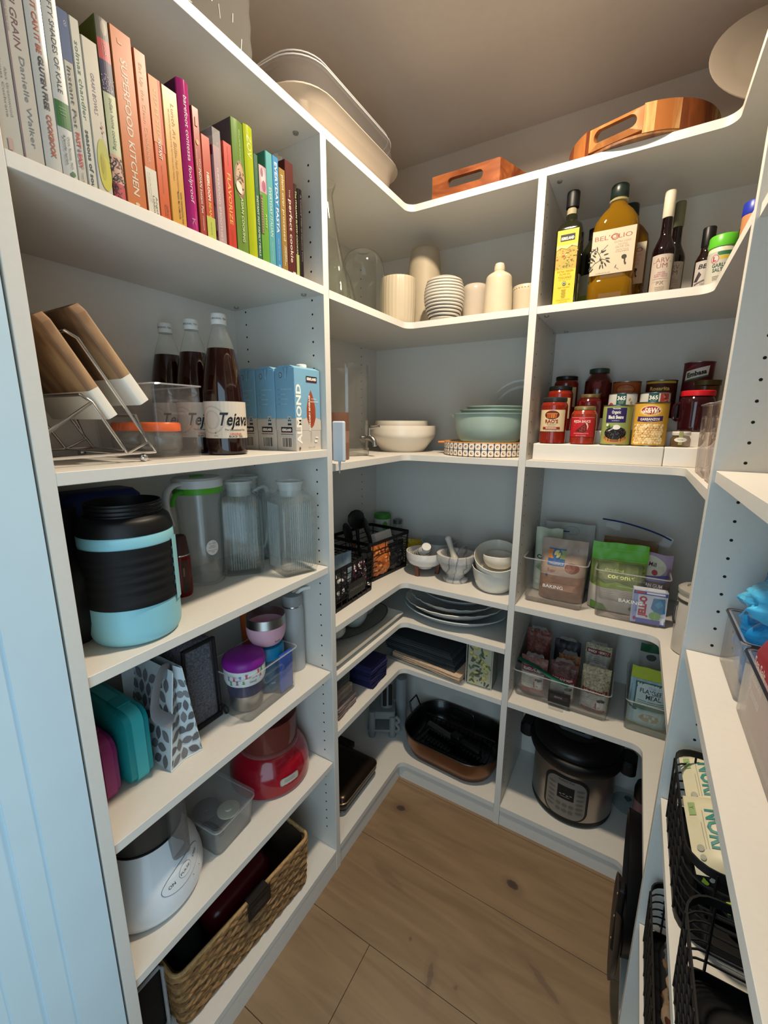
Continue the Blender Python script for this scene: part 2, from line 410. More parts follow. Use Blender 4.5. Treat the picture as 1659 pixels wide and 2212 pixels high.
# rear-right corner
u = thing('shelving_unit', 'white built-in corner shelving at the rear right, oils and jars on it', 'shelving', (0, 0, 0))
bx('side_panel', XR, XBR, .885, .9062, 0, ZT, MEL, u, e=.0006)
bx('back_panel', -.2825, XBR, YBB, 1.644, 0, ZT-TH, MEL, u); bx('back_panel', XBR, .4425, .885, 1.644, 0, ZT, MEL, u)
corner_shelf(u, ZT, False, 'top_shelf')
for z in RZ: corner_shelf(u, z, False)
corner_shelf(u, .082, False, 'bottom_shelf')
b = MB(); r = .03; b.prism([(-.2825, YB+.004)] + arc(XR+.004-r, YB+.004-r, r, 90, 0, 8) + [(XR+.004, .9065), (.2, .9065), (.2, 1.4), (-.2825, 1.4)], 0, .0625)
b.build('toe_kick', u, MEL, smooth=True, ang=25)
b = MB()
for z in peg_z(RZ):
    for yy in (YB+.037, 1.59):
        c = [(-.2827, yy + .0026*cos(2*pi*i/8), z + .0026*sin(2*pi*i/8)) for i in range(8)]; b.loft([[(p[0]-.0005, p[1], p[2]) for p in c], c][::-1])
b.build('peg_holes', u, PEG, smooth=False, kind='stuff')
# right bay, seen from its end
PZ = [1.762, 1.368, 1.042, .719, .397]
u = thing('shelving_unit', 'white built-in shelving bay along the right wall, black wire baskets low down', 'shelving', (0, 0, 0))
bx('side_panel', XR, .4425, .20, .221, 0, ZT, MEL, u, e=.0006); bx('back_panel', XBR, .4425, .221, .885, 0, ZT-TH, MEL, u)
shelf(u, XR, XBR, .221, .885, ZT, 'top_shelf')
for z in PZ: shelf(u, XR+.0053, XBR, .222, .884, z)
shelf(u, XR, XBR, .221, .885, .082, 'bottom_shelf'); bx('toe_kick', XR+.004, XR+.02, .221, .885, 0, .0625, MEL, u)
peg_holes(u, (XR+.041, XBR-.045), .885, peg_z(PZ), -1)
cams(u, [(-.258, YB+.045, ZT-TH), (-.262, YB+.035, RZ[0]-TH), (-.245, YB+.29, RZ[0]-TH)])
# lamp light
area('lamp_light', (-.30, .90, 2.394), (0, 0, 0), .10, 16.0, (1.0, .84, .64), 'DISK', spread=radians(166))

# ---------------------------------------------------------------- cookbooks on the upper left shelf
PAGE = M('#d8d0bf', .8, grain=.12, scale=300)
def book(y0, y1, h, depth, colr, label, deco=None, back=0.0, round_=0.0, rough=.35, side=None, x=-.703):
    w_ = y1 - y0 - .0006
    t = thing('book', label, 'book', (x-back, (y0+y1)/2, LZ[0]), 90, 'cookbooks on the upper left shelf')
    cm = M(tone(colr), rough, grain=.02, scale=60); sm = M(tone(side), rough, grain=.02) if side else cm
    b = MB(); b.m(cm); c = .0016
    if round_:
        A = [(-w_/2 + w_*i/8, -round_*sin(pi*i/8)) for i in range(9)]
    else: A = [(-w_/2, .0012), (-w_/2+.0012, 0), (w_/2-.0012, 0), (w_/2, .0012)]
    inner = [(w_/2, .003), (w_/2-c, .003), (-w_/2+c, .003), (-w_/2, .003)]
    b.prism(A + inner, 0, h)
    b.m(sm); b.box(-w_/2, -w_/2+c, .003, depth, 0, h); b.box(w_/2-c, w_/2, .003, depth, 0, h)
    b.build('cover', t, smooth=True)
    b = MB(); b.box(-w_/2+c, w_/2-c, .0035, depth-.004, .0025, h-.0025); b.build('pages', t, PAGE, smooth=False)
    if deco:
        d = Dec(); deco(d, w_, h)
        if round_:
            fm = lambda u, v, o: (u, -round_*sin(pi*min(1, max(0, (u+w_/2)/w_))) - o, v)
            d.build('spine_print', t, fm, cu=w_/6)
        else: d.build('spine_print', t, flat())
    return t
def vt(d, s, u, v0, v1, cap, col, bold=0.0, shear=0.0):
    """text running down the spine from v0 (top) to v1"""
    d.text(s, u-cap/2, (v0+v1)/2, cap, col, rot=-90, w=abs(v0-v1), bold=bold, shear=shear)
K, WH = '#1b1b20', '#f2efe8'
def small(d, u, v0, v1, col, n=2, du=.003):
    for i in range(n): vt(d, ['A collection of simple recipes', 'for every day and every table'][i % 2], u+(i-(n-1)/2)*du, v0, v1, .0012, col)
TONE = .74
def d0(d, w, h):
    vt(d, 'Kitchen', .003, h*.83, h*.62, .006, '#b9b6ae', shear=.2); vt(d, 'James Cochrane', 0, h*.40, h*.16, .0022, '#8a8a8a'); vt(d, 'Alex Greenwood', .0045, h*.37, h*.17, .0022, '#8a8a8a'); d.rect(-w/2, -w/2+.0012, 0, h, '#8f6a86'); d.rect(-.004, .0005, h*.02, h*.07, '#d9b9b4')
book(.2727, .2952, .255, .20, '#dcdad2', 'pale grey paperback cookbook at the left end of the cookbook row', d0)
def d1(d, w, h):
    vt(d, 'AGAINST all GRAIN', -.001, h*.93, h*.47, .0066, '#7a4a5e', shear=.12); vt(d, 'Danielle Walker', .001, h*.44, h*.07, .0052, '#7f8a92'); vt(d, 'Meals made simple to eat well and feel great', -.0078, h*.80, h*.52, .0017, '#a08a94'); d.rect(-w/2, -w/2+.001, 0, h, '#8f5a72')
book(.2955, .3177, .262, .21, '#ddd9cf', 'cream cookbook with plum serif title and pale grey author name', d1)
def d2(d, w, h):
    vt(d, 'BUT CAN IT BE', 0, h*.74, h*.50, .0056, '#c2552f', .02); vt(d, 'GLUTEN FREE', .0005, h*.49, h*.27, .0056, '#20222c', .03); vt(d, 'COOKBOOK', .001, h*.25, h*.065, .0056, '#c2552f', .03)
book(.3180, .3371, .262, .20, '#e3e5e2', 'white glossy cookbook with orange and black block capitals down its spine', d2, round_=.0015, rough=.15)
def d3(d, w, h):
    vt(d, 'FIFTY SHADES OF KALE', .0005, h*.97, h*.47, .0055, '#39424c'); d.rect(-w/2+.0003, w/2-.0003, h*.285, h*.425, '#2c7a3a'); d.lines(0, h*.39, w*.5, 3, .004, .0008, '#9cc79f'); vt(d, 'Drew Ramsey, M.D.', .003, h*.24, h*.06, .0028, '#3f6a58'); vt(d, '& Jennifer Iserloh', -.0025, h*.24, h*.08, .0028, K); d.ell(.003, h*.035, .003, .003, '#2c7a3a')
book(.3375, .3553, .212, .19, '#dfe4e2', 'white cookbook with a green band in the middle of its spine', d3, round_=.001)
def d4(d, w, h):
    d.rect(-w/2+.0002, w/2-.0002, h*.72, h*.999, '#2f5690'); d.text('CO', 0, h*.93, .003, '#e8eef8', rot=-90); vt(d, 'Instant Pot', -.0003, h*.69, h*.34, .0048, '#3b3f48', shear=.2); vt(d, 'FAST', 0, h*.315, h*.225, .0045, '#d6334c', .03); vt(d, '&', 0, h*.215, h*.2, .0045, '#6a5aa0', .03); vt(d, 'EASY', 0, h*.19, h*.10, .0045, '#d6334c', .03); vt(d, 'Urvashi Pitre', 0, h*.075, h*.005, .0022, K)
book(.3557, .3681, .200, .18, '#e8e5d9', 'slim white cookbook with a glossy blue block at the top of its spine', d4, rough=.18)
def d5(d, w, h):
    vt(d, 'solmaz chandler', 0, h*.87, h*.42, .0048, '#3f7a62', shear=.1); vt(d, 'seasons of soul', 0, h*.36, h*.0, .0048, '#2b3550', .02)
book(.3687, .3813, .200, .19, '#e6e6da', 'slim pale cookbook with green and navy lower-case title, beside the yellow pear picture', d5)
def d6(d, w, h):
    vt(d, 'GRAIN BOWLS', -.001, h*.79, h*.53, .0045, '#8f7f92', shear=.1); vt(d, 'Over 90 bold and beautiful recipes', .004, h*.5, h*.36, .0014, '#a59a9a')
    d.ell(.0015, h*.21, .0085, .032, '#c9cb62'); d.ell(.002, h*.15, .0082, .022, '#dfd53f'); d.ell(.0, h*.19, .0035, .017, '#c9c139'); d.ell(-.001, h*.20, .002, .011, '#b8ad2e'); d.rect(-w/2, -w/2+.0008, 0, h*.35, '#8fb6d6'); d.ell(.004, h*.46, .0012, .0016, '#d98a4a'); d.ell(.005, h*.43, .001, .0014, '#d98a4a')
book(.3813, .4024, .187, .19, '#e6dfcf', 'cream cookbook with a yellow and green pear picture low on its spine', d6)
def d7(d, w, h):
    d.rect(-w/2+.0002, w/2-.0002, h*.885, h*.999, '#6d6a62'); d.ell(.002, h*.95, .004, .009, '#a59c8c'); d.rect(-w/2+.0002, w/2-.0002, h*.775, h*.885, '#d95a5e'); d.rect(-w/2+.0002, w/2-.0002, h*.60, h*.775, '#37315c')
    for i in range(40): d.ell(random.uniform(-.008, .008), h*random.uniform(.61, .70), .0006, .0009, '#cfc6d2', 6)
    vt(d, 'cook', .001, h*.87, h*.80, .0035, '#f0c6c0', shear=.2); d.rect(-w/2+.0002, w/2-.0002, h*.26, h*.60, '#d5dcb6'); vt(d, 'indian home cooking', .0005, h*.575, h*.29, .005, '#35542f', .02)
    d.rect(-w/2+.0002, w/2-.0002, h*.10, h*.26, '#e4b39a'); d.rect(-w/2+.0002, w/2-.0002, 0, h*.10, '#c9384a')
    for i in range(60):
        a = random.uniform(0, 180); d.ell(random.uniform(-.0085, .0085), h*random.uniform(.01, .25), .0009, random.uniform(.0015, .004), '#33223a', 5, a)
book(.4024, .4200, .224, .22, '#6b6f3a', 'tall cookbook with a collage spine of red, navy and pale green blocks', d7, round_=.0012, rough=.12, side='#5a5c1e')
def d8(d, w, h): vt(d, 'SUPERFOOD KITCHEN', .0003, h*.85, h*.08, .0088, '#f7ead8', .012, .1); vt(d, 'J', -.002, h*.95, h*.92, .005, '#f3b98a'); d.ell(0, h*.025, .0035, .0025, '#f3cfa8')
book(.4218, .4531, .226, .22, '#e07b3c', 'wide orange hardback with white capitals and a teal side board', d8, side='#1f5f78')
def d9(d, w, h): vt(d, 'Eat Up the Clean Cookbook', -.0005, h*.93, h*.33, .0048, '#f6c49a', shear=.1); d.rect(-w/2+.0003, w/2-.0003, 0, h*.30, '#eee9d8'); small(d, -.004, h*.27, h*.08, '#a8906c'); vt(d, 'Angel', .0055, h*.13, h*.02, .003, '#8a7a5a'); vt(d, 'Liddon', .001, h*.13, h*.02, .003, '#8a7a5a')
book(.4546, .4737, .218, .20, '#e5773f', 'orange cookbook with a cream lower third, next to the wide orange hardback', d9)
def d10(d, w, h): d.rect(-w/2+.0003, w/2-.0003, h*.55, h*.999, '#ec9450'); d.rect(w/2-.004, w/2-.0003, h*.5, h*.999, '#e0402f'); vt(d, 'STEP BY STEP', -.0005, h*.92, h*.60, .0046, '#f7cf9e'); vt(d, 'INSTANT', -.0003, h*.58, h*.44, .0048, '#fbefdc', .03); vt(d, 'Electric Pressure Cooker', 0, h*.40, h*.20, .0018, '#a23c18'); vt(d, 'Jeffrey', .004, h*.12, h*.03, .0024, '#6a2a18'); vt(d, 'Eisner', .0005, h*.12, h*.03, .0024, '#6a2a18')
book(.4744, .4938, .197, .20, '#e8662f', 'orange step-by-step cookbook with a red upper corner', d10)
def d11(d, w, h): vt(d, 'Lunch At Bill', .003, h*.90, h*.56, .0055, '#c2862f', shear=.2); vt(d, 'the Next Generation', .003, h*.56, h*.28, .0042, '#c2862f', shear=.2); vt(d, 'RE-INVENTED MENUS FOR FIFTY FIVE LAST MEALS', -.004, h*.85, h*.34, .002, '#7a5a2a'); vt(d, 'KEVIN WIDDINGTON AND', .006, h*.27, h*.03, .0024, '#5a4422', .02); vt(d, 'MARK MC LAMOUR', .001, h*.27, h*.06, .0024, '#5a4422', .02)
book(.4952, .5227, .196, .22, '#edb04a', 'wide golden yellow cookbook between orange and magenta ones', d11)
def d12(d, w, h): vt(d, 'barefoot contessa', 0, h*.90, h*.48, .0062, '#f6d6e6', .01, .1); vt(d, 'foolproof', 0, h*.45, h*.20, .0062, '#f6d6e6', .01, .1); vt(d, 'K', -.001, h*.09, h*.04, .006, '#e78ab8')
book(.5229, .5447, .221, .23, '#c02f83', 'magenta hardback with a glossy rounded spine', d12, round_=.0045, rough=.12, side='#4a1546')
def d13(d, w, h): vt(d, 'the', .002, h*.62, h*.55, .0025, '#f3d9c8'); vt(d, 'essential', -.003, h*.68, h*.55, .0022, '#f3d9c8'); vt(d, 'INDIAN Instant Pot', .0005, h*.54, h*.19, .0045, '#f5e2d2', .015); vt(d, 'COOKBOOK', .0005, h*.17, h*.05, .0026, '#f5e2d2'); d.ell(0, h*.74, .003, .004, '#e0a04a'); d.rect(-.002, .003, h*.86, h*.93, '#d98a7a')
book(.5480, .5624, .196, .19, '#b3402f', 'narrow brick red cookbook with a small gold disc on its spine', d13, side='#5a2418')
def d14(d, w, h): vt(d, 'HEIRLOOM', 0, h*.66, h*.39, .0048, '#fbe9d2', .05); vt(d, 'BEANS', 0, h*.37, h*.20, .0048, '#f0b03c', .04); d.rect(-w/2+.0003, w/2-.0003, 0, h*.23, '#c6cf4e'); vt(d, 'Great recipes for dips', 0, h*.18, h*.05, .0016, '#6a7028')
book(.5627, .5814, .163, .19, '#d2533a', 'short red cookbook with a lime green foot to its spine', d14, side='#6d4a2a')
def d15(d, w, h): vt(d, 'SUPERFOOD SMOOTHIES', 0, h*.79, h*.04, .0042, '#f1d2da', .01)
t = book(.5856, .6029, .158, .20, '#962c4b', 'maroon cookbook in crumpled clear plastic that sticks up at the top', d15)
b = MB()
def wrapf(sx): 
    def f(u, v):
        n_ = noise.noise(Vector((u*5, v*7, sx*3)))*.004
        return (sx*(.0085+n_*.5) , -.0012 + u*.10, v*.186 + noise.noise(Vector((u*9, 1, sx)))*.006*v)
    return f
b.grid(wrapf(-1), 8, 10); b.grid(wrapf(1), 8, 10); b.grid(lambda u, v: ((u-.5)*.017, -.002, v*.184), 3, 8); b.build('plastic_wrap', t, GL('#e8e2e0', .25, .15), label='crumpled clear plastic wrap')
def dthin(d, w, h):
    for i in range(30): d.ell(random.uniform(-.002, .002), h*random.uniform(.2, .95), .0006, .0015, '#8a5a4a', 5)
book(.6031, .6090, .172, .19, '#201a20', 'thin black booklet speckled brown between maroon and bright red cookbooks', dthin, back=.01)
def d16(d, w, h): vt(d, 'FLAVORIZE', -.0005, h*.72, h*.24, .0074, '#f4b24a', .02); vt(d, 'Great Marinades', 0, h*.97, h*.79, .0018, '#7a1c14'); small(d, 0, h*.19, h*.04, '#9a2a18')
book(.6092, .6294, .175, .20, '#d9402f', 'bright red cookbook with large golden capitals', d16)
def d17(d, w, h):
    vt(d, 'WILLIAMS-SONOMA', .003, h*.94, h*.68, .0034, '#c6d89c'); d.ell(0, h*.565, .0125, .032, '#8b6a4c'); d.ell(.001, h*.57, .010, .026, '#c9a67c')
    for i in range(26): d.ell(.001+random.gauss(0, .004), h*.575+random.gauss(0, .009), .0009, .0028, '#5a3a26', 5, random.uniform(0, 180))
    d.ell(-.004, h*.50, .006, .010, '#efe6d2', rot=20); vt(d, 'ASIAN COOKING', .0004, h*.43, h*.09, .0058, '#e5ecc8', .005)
book(.6306, .6579, .223, .24, '#74983f', 'broad green cookbook with a picture of noodles on its spine', d17, round_=.002, rough=.2, side='#6d5a5e')
def d18(d, w, h): vt(d, 'ZOV', 0, h*.93, h*.76, .0105, '#e8ef9c')
book(.6591, .6812, .227, .22, '#bccb1f', 'tall chartreuse hardback with a plain lower spine', d18, round_=.003, rough=.2)
def d19(d, w, h): vt(d, 'INSTANT POT FAMILY MEALS', 0, h*.62, h*.05, .004, '#d9e6d6', .02); vt(d, 'Ivy Manning', 0, h*.92, h*.70, .0018, '#8fae96')
book(.6815, .6938, .189, .19, '#3d6b52', 'thin dark green cookbook beside the chartreuse hardback', d19)
def d20(d, w, h):
    d.rect(-w/2+.0003, w/2-.0003, h*.73, h*.999, '#c9a3b0'); d.ell(0, h*.89, .006, .014, '#e8d2d8'); d.ell(.001, h*.80, .005, .010, '#b25a78'); d.ell(-.003, h*.93, .003, .008, '#9a5a72'); d.rect(-w/2+.0003, -.0035, h*.30, h*.70, '#5a4a30')
    for i in range(14): d.ell(-.006, h*(.32+.026*i), .002, .0022, '#a08a5c', 7)
    vt(d, 'ROSS', .003, h*.52, h*.38, .004, '#d6ecb0', shear=.2)
book(.6940, .7144, .176, .19, '#6fae3a', 'grass green cookbook with pink radish pictures at the top', d20, round_=.001)
def d21(d, w, h): vt(d, 'EVERYDAY ITALIAN', 0, h*.70, h*.27, .0068, '#c3e6e2', .02); vt(d, 'Giada De Laurentiis', 0, h*.22, h*.05, .0026, '#c3e6e2')
book(.7144, .7331, .209, .21, '#62b5b4', 'turquoise cookbook with pale capitals, next to the sky blue one', d21, side='#2f8f86')
def d22(d, w, h): vt(d, 'EVERYDAY PASTA', 0, h*.95, h*.33, .0072, '#eaf4fa', .02); vt(d, 'Giada De Laurentiis', 0, h*.28, h*.08, .0026, '#d2e6f4'); d.ell(0, h*.03, .003, .003, '#9cc6e4')
book(.7331, .7511, .210, .21, '#4494cb', 'sky blue pasta cookbook with white capitals', d22)
def d23(d, w, h): vt(d, 'plant over processed', .001, h*.94, h*.31, .0062, '#f3e6c4', .01); vt(d, 'ANDREA', .0035, h*.26, h*.10, .0028, '#f0e2c0', .03); vt(d, 'HANNEMANN', -.0005, h*.26, h*.06, .0028, '#f0e2c0', .03)
book(.7511, .7697, .196, .20, '#a3803f', 'bronze brown cookbook with cream lower-case title', d23)
def d24(d, w, h): vt(d, 'THE', -.002, h*.76, h*.69, .003, '#f0dccc'); vt(d, 'perfect cookie', -.0003, h*.67, h*.11, .0085, '#f3e2d2', .01); d.rect(.001, .010, h*.0, h*.03, '#e8e2d6')
t = book(.7697, .7960, .219, .23, '#5c2420', 'wide dark maroon cookie cookbook with white lower-case title', d24)
b = MB()
for k in range(3): b.grid(lambda u, v: (-.014+.012*k+v*.004, .02+u*.10, .19+v*(.045+.012*noise.noise(Vector((u*6, k, 0))))), 8, 4)
b.build('paper_tuft', t, GL('#cfcac2', .5, .3), label='torn clear plastic sticking up behind the spine')
def d25(d, w, h): vt(d, 'The ITALIAN SLOW COOKER', 0, h*.93, h*.25, .0042, '#dfe6b0'); d.rect(-w/2, w/2, 0, h*.25, '#b8c474')
book(.7960, .8057, .185, .19, '#3a2b20', 'thin brown cookbook with a pale green foot', d25)
def d26(d, w, h): vt(d, 'A Culinary Tour of Fabulous Food', .0008, h*.94, h*.20, .0034, '#8f8a88', shear=.1)
book(.8062, .8210, .180, .19, '#231a1c', 'black glossy cookbook at the right end of the cookbook row', d26, round_=.002, rough=.18)
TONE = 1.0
# ---------------------------------------------------------------- builders shared by many things
CLEAR = GL('#f6f7f7', .015, .03); CLEARP = GL('#f3f0ee', .02, .04); GLASSG = GL('#eef4ef', .015, .02)
CHROME = M('#c9c9cb', .18, metal=1.0, grain=.03); STEEL = M('#a3a09c', .32, metal=1.0, grain=.05, scale=15)
BLK = M('#060607', .5, grain=.1); BLKG = M('#0a0a0c', .22, grain=.1); WHT = M('#e8e5de', .4, grain=.02)
def bottle_profile(P, k=5):
    q = smooth_path([(r, 0, z) for r, z in P], k); return [(p[0], p[2]) for p in q]
def lathe(name, parent, prof, mat, n=36, cx=0, cy=0, z0=0, label=None, fn=None, sx=1, sy=1, caps=True, ang=40):
    b = MB(); b.lathe(prof, n, cx, cy, z0, sx, sy, caps, fn); return b.build(name, parent, mat, label=label, ang=ang)
def shell(prof, t):
    """open vessel wall: outer profile up, inner profile down"""
    return prof + [(max(r-t, 1e-4), z if i else z) for i, (r, z) in enumerate(reversed(prof))][:-1] + [(max(prof[0][0]-t, 1e-4), prof[0][1]+t), (1e-4, prof[0][1]+t)]
def bin_(t, w, d, h, tw=1.06, th=.003, mat=None, r=.012, rim=True, low=None, handle=None, name='body'):
    """open clear plastic bin, walls with thickness; low = height of the front wall if lower than the back"""
    mat = mat or CLEAR; b = MB()
    def ring(w_, d_, z, r_): 
        out = []
        for x, y in rr(w_, d_, r_, 4):
            zz = z
            if low and z > h*.8:
                k = min(1, max(0, (y + d/2)/(d*.75))); k = k*k*(3-2*k); zz = low + (h-low)*k
            out.append((x, y, zz))
        return out
    R = [ring(w-.004, d-.004, 0, r), ring(w, d, .003, r), ring(w*tw, d*tw, h, r)]
    if rim: R += [ring(w*tw+.005, d*tw+.005, h, r), ring(w*tw+.005, d*tw+.005, h+.0025, r)]
    R += [ring(w*tw-2*th, d*tw-2*th, h+(.0025 if rim else 0), r), ring(w-2*th, d-2*th, th, r)]
    b.loft(R); o = b.build(name, t, mat)
    if handle:
        hz, hw, hh = handle; y = -(d/2)*(1+(tw-1)*hz/h) - .001
        P = [(x, y, hz+z) for x, z in rr(hw, hh, hh/2.2, 5)]
        b = MB(); b.tube(P, .0022, 8, closed=True); b.build('handle_rim', t, mat)
    # rolled lip, brighter than the wall
    if rim:
        b = MB(); b.tube([(x, y, z+.001) for x, y, z in ring(w*tw+.004, d*tw+.004, h, r)], .0016, 6, closed=True); b.build('rim', t, GL('#dcdcdc', .25, .05))
    return o
def pouch_fn(w, h, t, flat_top=.15, seed=0, wr=.002, lean=0, taper=.0, bottom=.25):
    def f(u, v, side, off=0):
        U = 2*u-1; pr = 1.0
        if v < bottom: pr = .55 + .45*sin(pi/2*v/bottom)
        if v > 1-flat_top-.3: pr *= max(.03, 1-((v-(1-flat_top-.3))/.3 if v < 1-flat_top else 1))
        T = t/2*(max(0, 1-abs(U)**3))**.5*pr + .0005
        n_ = noise.noise(Vector((u*4.3+seed, v*5.1, seed*.7+side)))*wr + noise.noise(Vector((u*11+seed, v*9, seed+side)))*wr*.5
        edge = 1-abs(U)**6
        x = U*w/2*(1 - taper*v + .02*noise.noise(Vector((0, v*4, seed))))
        return Vector((x, side*(T + n_*edge + off) + lean*v*v, v*h + .0 + noise.noise(Vector((u*3, seed, 2)))*.02*h*v))
    return f
def pouch(t, name, w, h, th, mat, cx=0, cy=0, z0=0, rot=0, flat_top=.15, seed=0, wr=.002, lean=0, taper=0, deco=None, label=None, nu=14, nv=16, bands=None):
    """filled flexible bag: seams at the sides, flat seal at the top; bands = [(v0, v1, material)]"""
    f = pouch_fn(w, h, th, flat_top, seed, wr, lean, taper); c, q = cos(radians(rot)), sin(radians(rot))
    def T(p): return (cx + p.x*c - p.y*q, cy + p.x*q + p.y*c, z0 + p.z)
    b = MB(); b.m(mat)
    b.grid(lambda u, v: T(f(u, v, -1)), nu, nv); b.grid(lambda u, v: T(f(u, v, 1)), nu, nv, flip=True)
    b.face(tuple([i for i in range(nu+1)][::-1] + [(nu+1)*(nv+1)+i for i in range(nu+1)]))
    if bands:
        for k, fc in enumerate(b.f):
            if len(fc) == 4:
                j = (min(fc) % ((nu+1)*(nv+1)))//(nu+1)
                for v0, v1, m_ in bands:
                    if v0 <= (j+.5)/nv < v1:
                        if m_ not in b.mats: b.mats.append(m_)
                        b.mi[k] = b.mats.index(m_)
    o = b.build(name, t, None, label=label, ang=60)
    if deco:
        d = Dec(); deco(d)
        G = {}
        def node(i, j):
            if (i, j) not in G: G[(i, j)] = f(i/nu, j/nv, -1)
            return G[(i, j)]
        def fb(u, v, off):
            U = min(1, max(0, u/w+.5))*nu; V = min(1, max(0, v/h))*nv; i, j = min(nu-1, int(U+1e-6)), min(nv-1, int(V+1e-6)); a, c_ = U-i, V-j
            p = (node(i, j)*(1-a) + node(i+1, j)*a)*(1-c_) + (node(i, j+1)*(1-a) + node(i+1, j+1)*a)*c_
            p = p.copy(); p.y -= off+.0007; return T(p)
        d.build('printing', t, fb, cu=w/nu, cv=h/nv, eps=.0002)
    return o
def wire_basket(name, label, loc, rot, w, d, h, group=None, cols=9, rows=5, r=.025, band=.008, slat_front=None, depth_cols=None, tw=1.04):
    t = thing(name, label, 'basket', loc, rot, group)
    def ring(z, k=1.0): return [(x, y, z) for x, y in rr(w*k, d*k, r, 5)]
    b = MB()  # rim band
    o1, o2 = ring(h-band*1.6, tw), ring(h, tw); i2, i1 = [(x, y, h) for x, y in rr(w*tw-.004, d*tw-.004, r, 5)], [(x, y, h-band*1.6) for x, y in rr(w*tw-.004, d*tw-.004, r, 5)]
    b.loft([o1, o2, i2, i1, o1], False, False); b.build('rim', t, BLK)
    b = MB(); b.loft([ring(0), ring(.012), [(x, y, .012) for x, y in rr(w-.004, d-.004, r, 5)], [(x, y, .002) for x, y in rr(w-.004, d-.004, r, 5)]]); b.build('base_tray', t, BLK)
    b = MB()
    for k in range(1, rows+1):
        z = .012 + (h-band*1.6-.012)*k/(rows+1); kk = 1+(tw-1)*z/h
        b.tube([(x, y, z) for x, y in rr(w*kk, d*kk, r, 5)], .0016, 6, closed=True)
    b.build('wires', t, BLK, kind='stuff')
    b = MB()
    nx = cols; ny = depth_cols or max(2, int(cols*d/w))
    for i in range(nx+1):
        x = -(w/2-r) + (w-2*r)*i/nx
        for s_ in (-1, 1): b.tube([(x, s_*d/2, .006), (x*tw, s_*d/2*tw, h-.004)], .0018, 5)
    for i in range(ny+1):
        y = -(d/2-r) + (d-2*r)*i/ny
        for s_ in (-1, 1): b.tube([(s_*w/2, y, .006), (s_*w/2*tw, y*tw, h-.004)], .0018, 5)
    b.build('uprights', t, BLK, kind='stuff'); return t
# ================================================================ left bay, third shelf (z 1.373)
Z = LZ[1]
# chrome rack with slanting wires holding two wood-and-marble boards
MANGO = WOOD('#4c3524', '#a58662', '#7d5d40', scale=(6, 6, 2.2), rough=.6); MARB = M('#d8d3c8', .35, grain=.04, scale=12)
t = thing('board_rack', 'chrome wire rack on ball feet holding two boards', 'rack', (-.870, .395, Z), 0)
R_ = .0026; fr = .110; bk = -.112
b = MB(); b.tube([(fr, .063, .016), (fr-.0, -.042, .196), (fr-.012, -.052, .206), (bk+.012, -.052, .206), (bk, -.042, .196), (bk, .063, .016), (fr, .063, .016)], R_); b.build('long_hoop', t, CHROME)
b = MB(); b.tube([(fr, .012, .016), (fr, -.034, .100), (fr-.012, -.043, .112), (bk+.012, -.043, .112), (bk, -.034, .100), (bk, .012, .016), (fr, .012, .016)], R_); b.build('short_hoop', t, CHROME)
b = MB(); b.tube([(fr, -.034, .100), (fr, -.098, .055), (fr, -.135, .014), (bk, -.135, .014), (bk, -.098, .055), (bk, -.034, .100)], R_); b.build('rear_hoop', t, CHROME)
b = MB(); b.tube([(fr, .012, .016), (fr, .050, .034), (fr-.004, .036, .080), (bk+.004, .036, .080), (bk, .050, .034), (bk, .012, .016)], R_); b.build('front_hoop', t, CHROME)
for x in (bk, fr): b = MB(); b.tube([(x, -.135, .014), (x, .063, .016)], R_); b.build('base_wire', t, CHROME)
for x in (bk, fr):
    for y in (-.12, .040):
        b = MB(); b.lathe([(.0001, 0), (.0050, .0013), (.0074, .005), (.0074, .0080), (.0050, .0118), (.0001, .0132)], 16, cx=x, cy=y); b.build('ball_foot', t, CHROME)
def board(label, loc, L, W, T_, ang, wood_frac=.70, seed=0):
    """flat board with a marble foot; stands on its long edge leaning by ang"""
    t = thing('serving_board', label, 'board', loc, 0, 'boards in the chrome rack'); t.rotation_euler = (radians(ang), 0, 0)
    cut = L*(1-wood_frac)
    b = MB()
    for z0, z1, nm, m_ in ((0, cut, 'marble_end', MARB), (cut+.0002, L, 'wood_panel', MANGO)):
        b = MB(); o = rr(W, T_, .004, 3)
        rings = [[(x, y, z0) for x, y in o], [(x, y, z1-(.012 if m_ is MANGO else 0)) for x, y in o]]
        if m_ is MANGO: rings.append([(x*.93, y*.95, z1) for x, y in o])
        b.loft(rings); b.build(nm, t, m_, ang=30)
    return t
board('mango wood board with a marble foot, front one in the chrome rack', (-.862, .3920, Z+.078), .168, .205, .018, 30)
board('mango wood board with a marble foot, rear one in the chrome rack behind the other', (-.862, .4480, Z+.104), .168, .205, .020, 33)
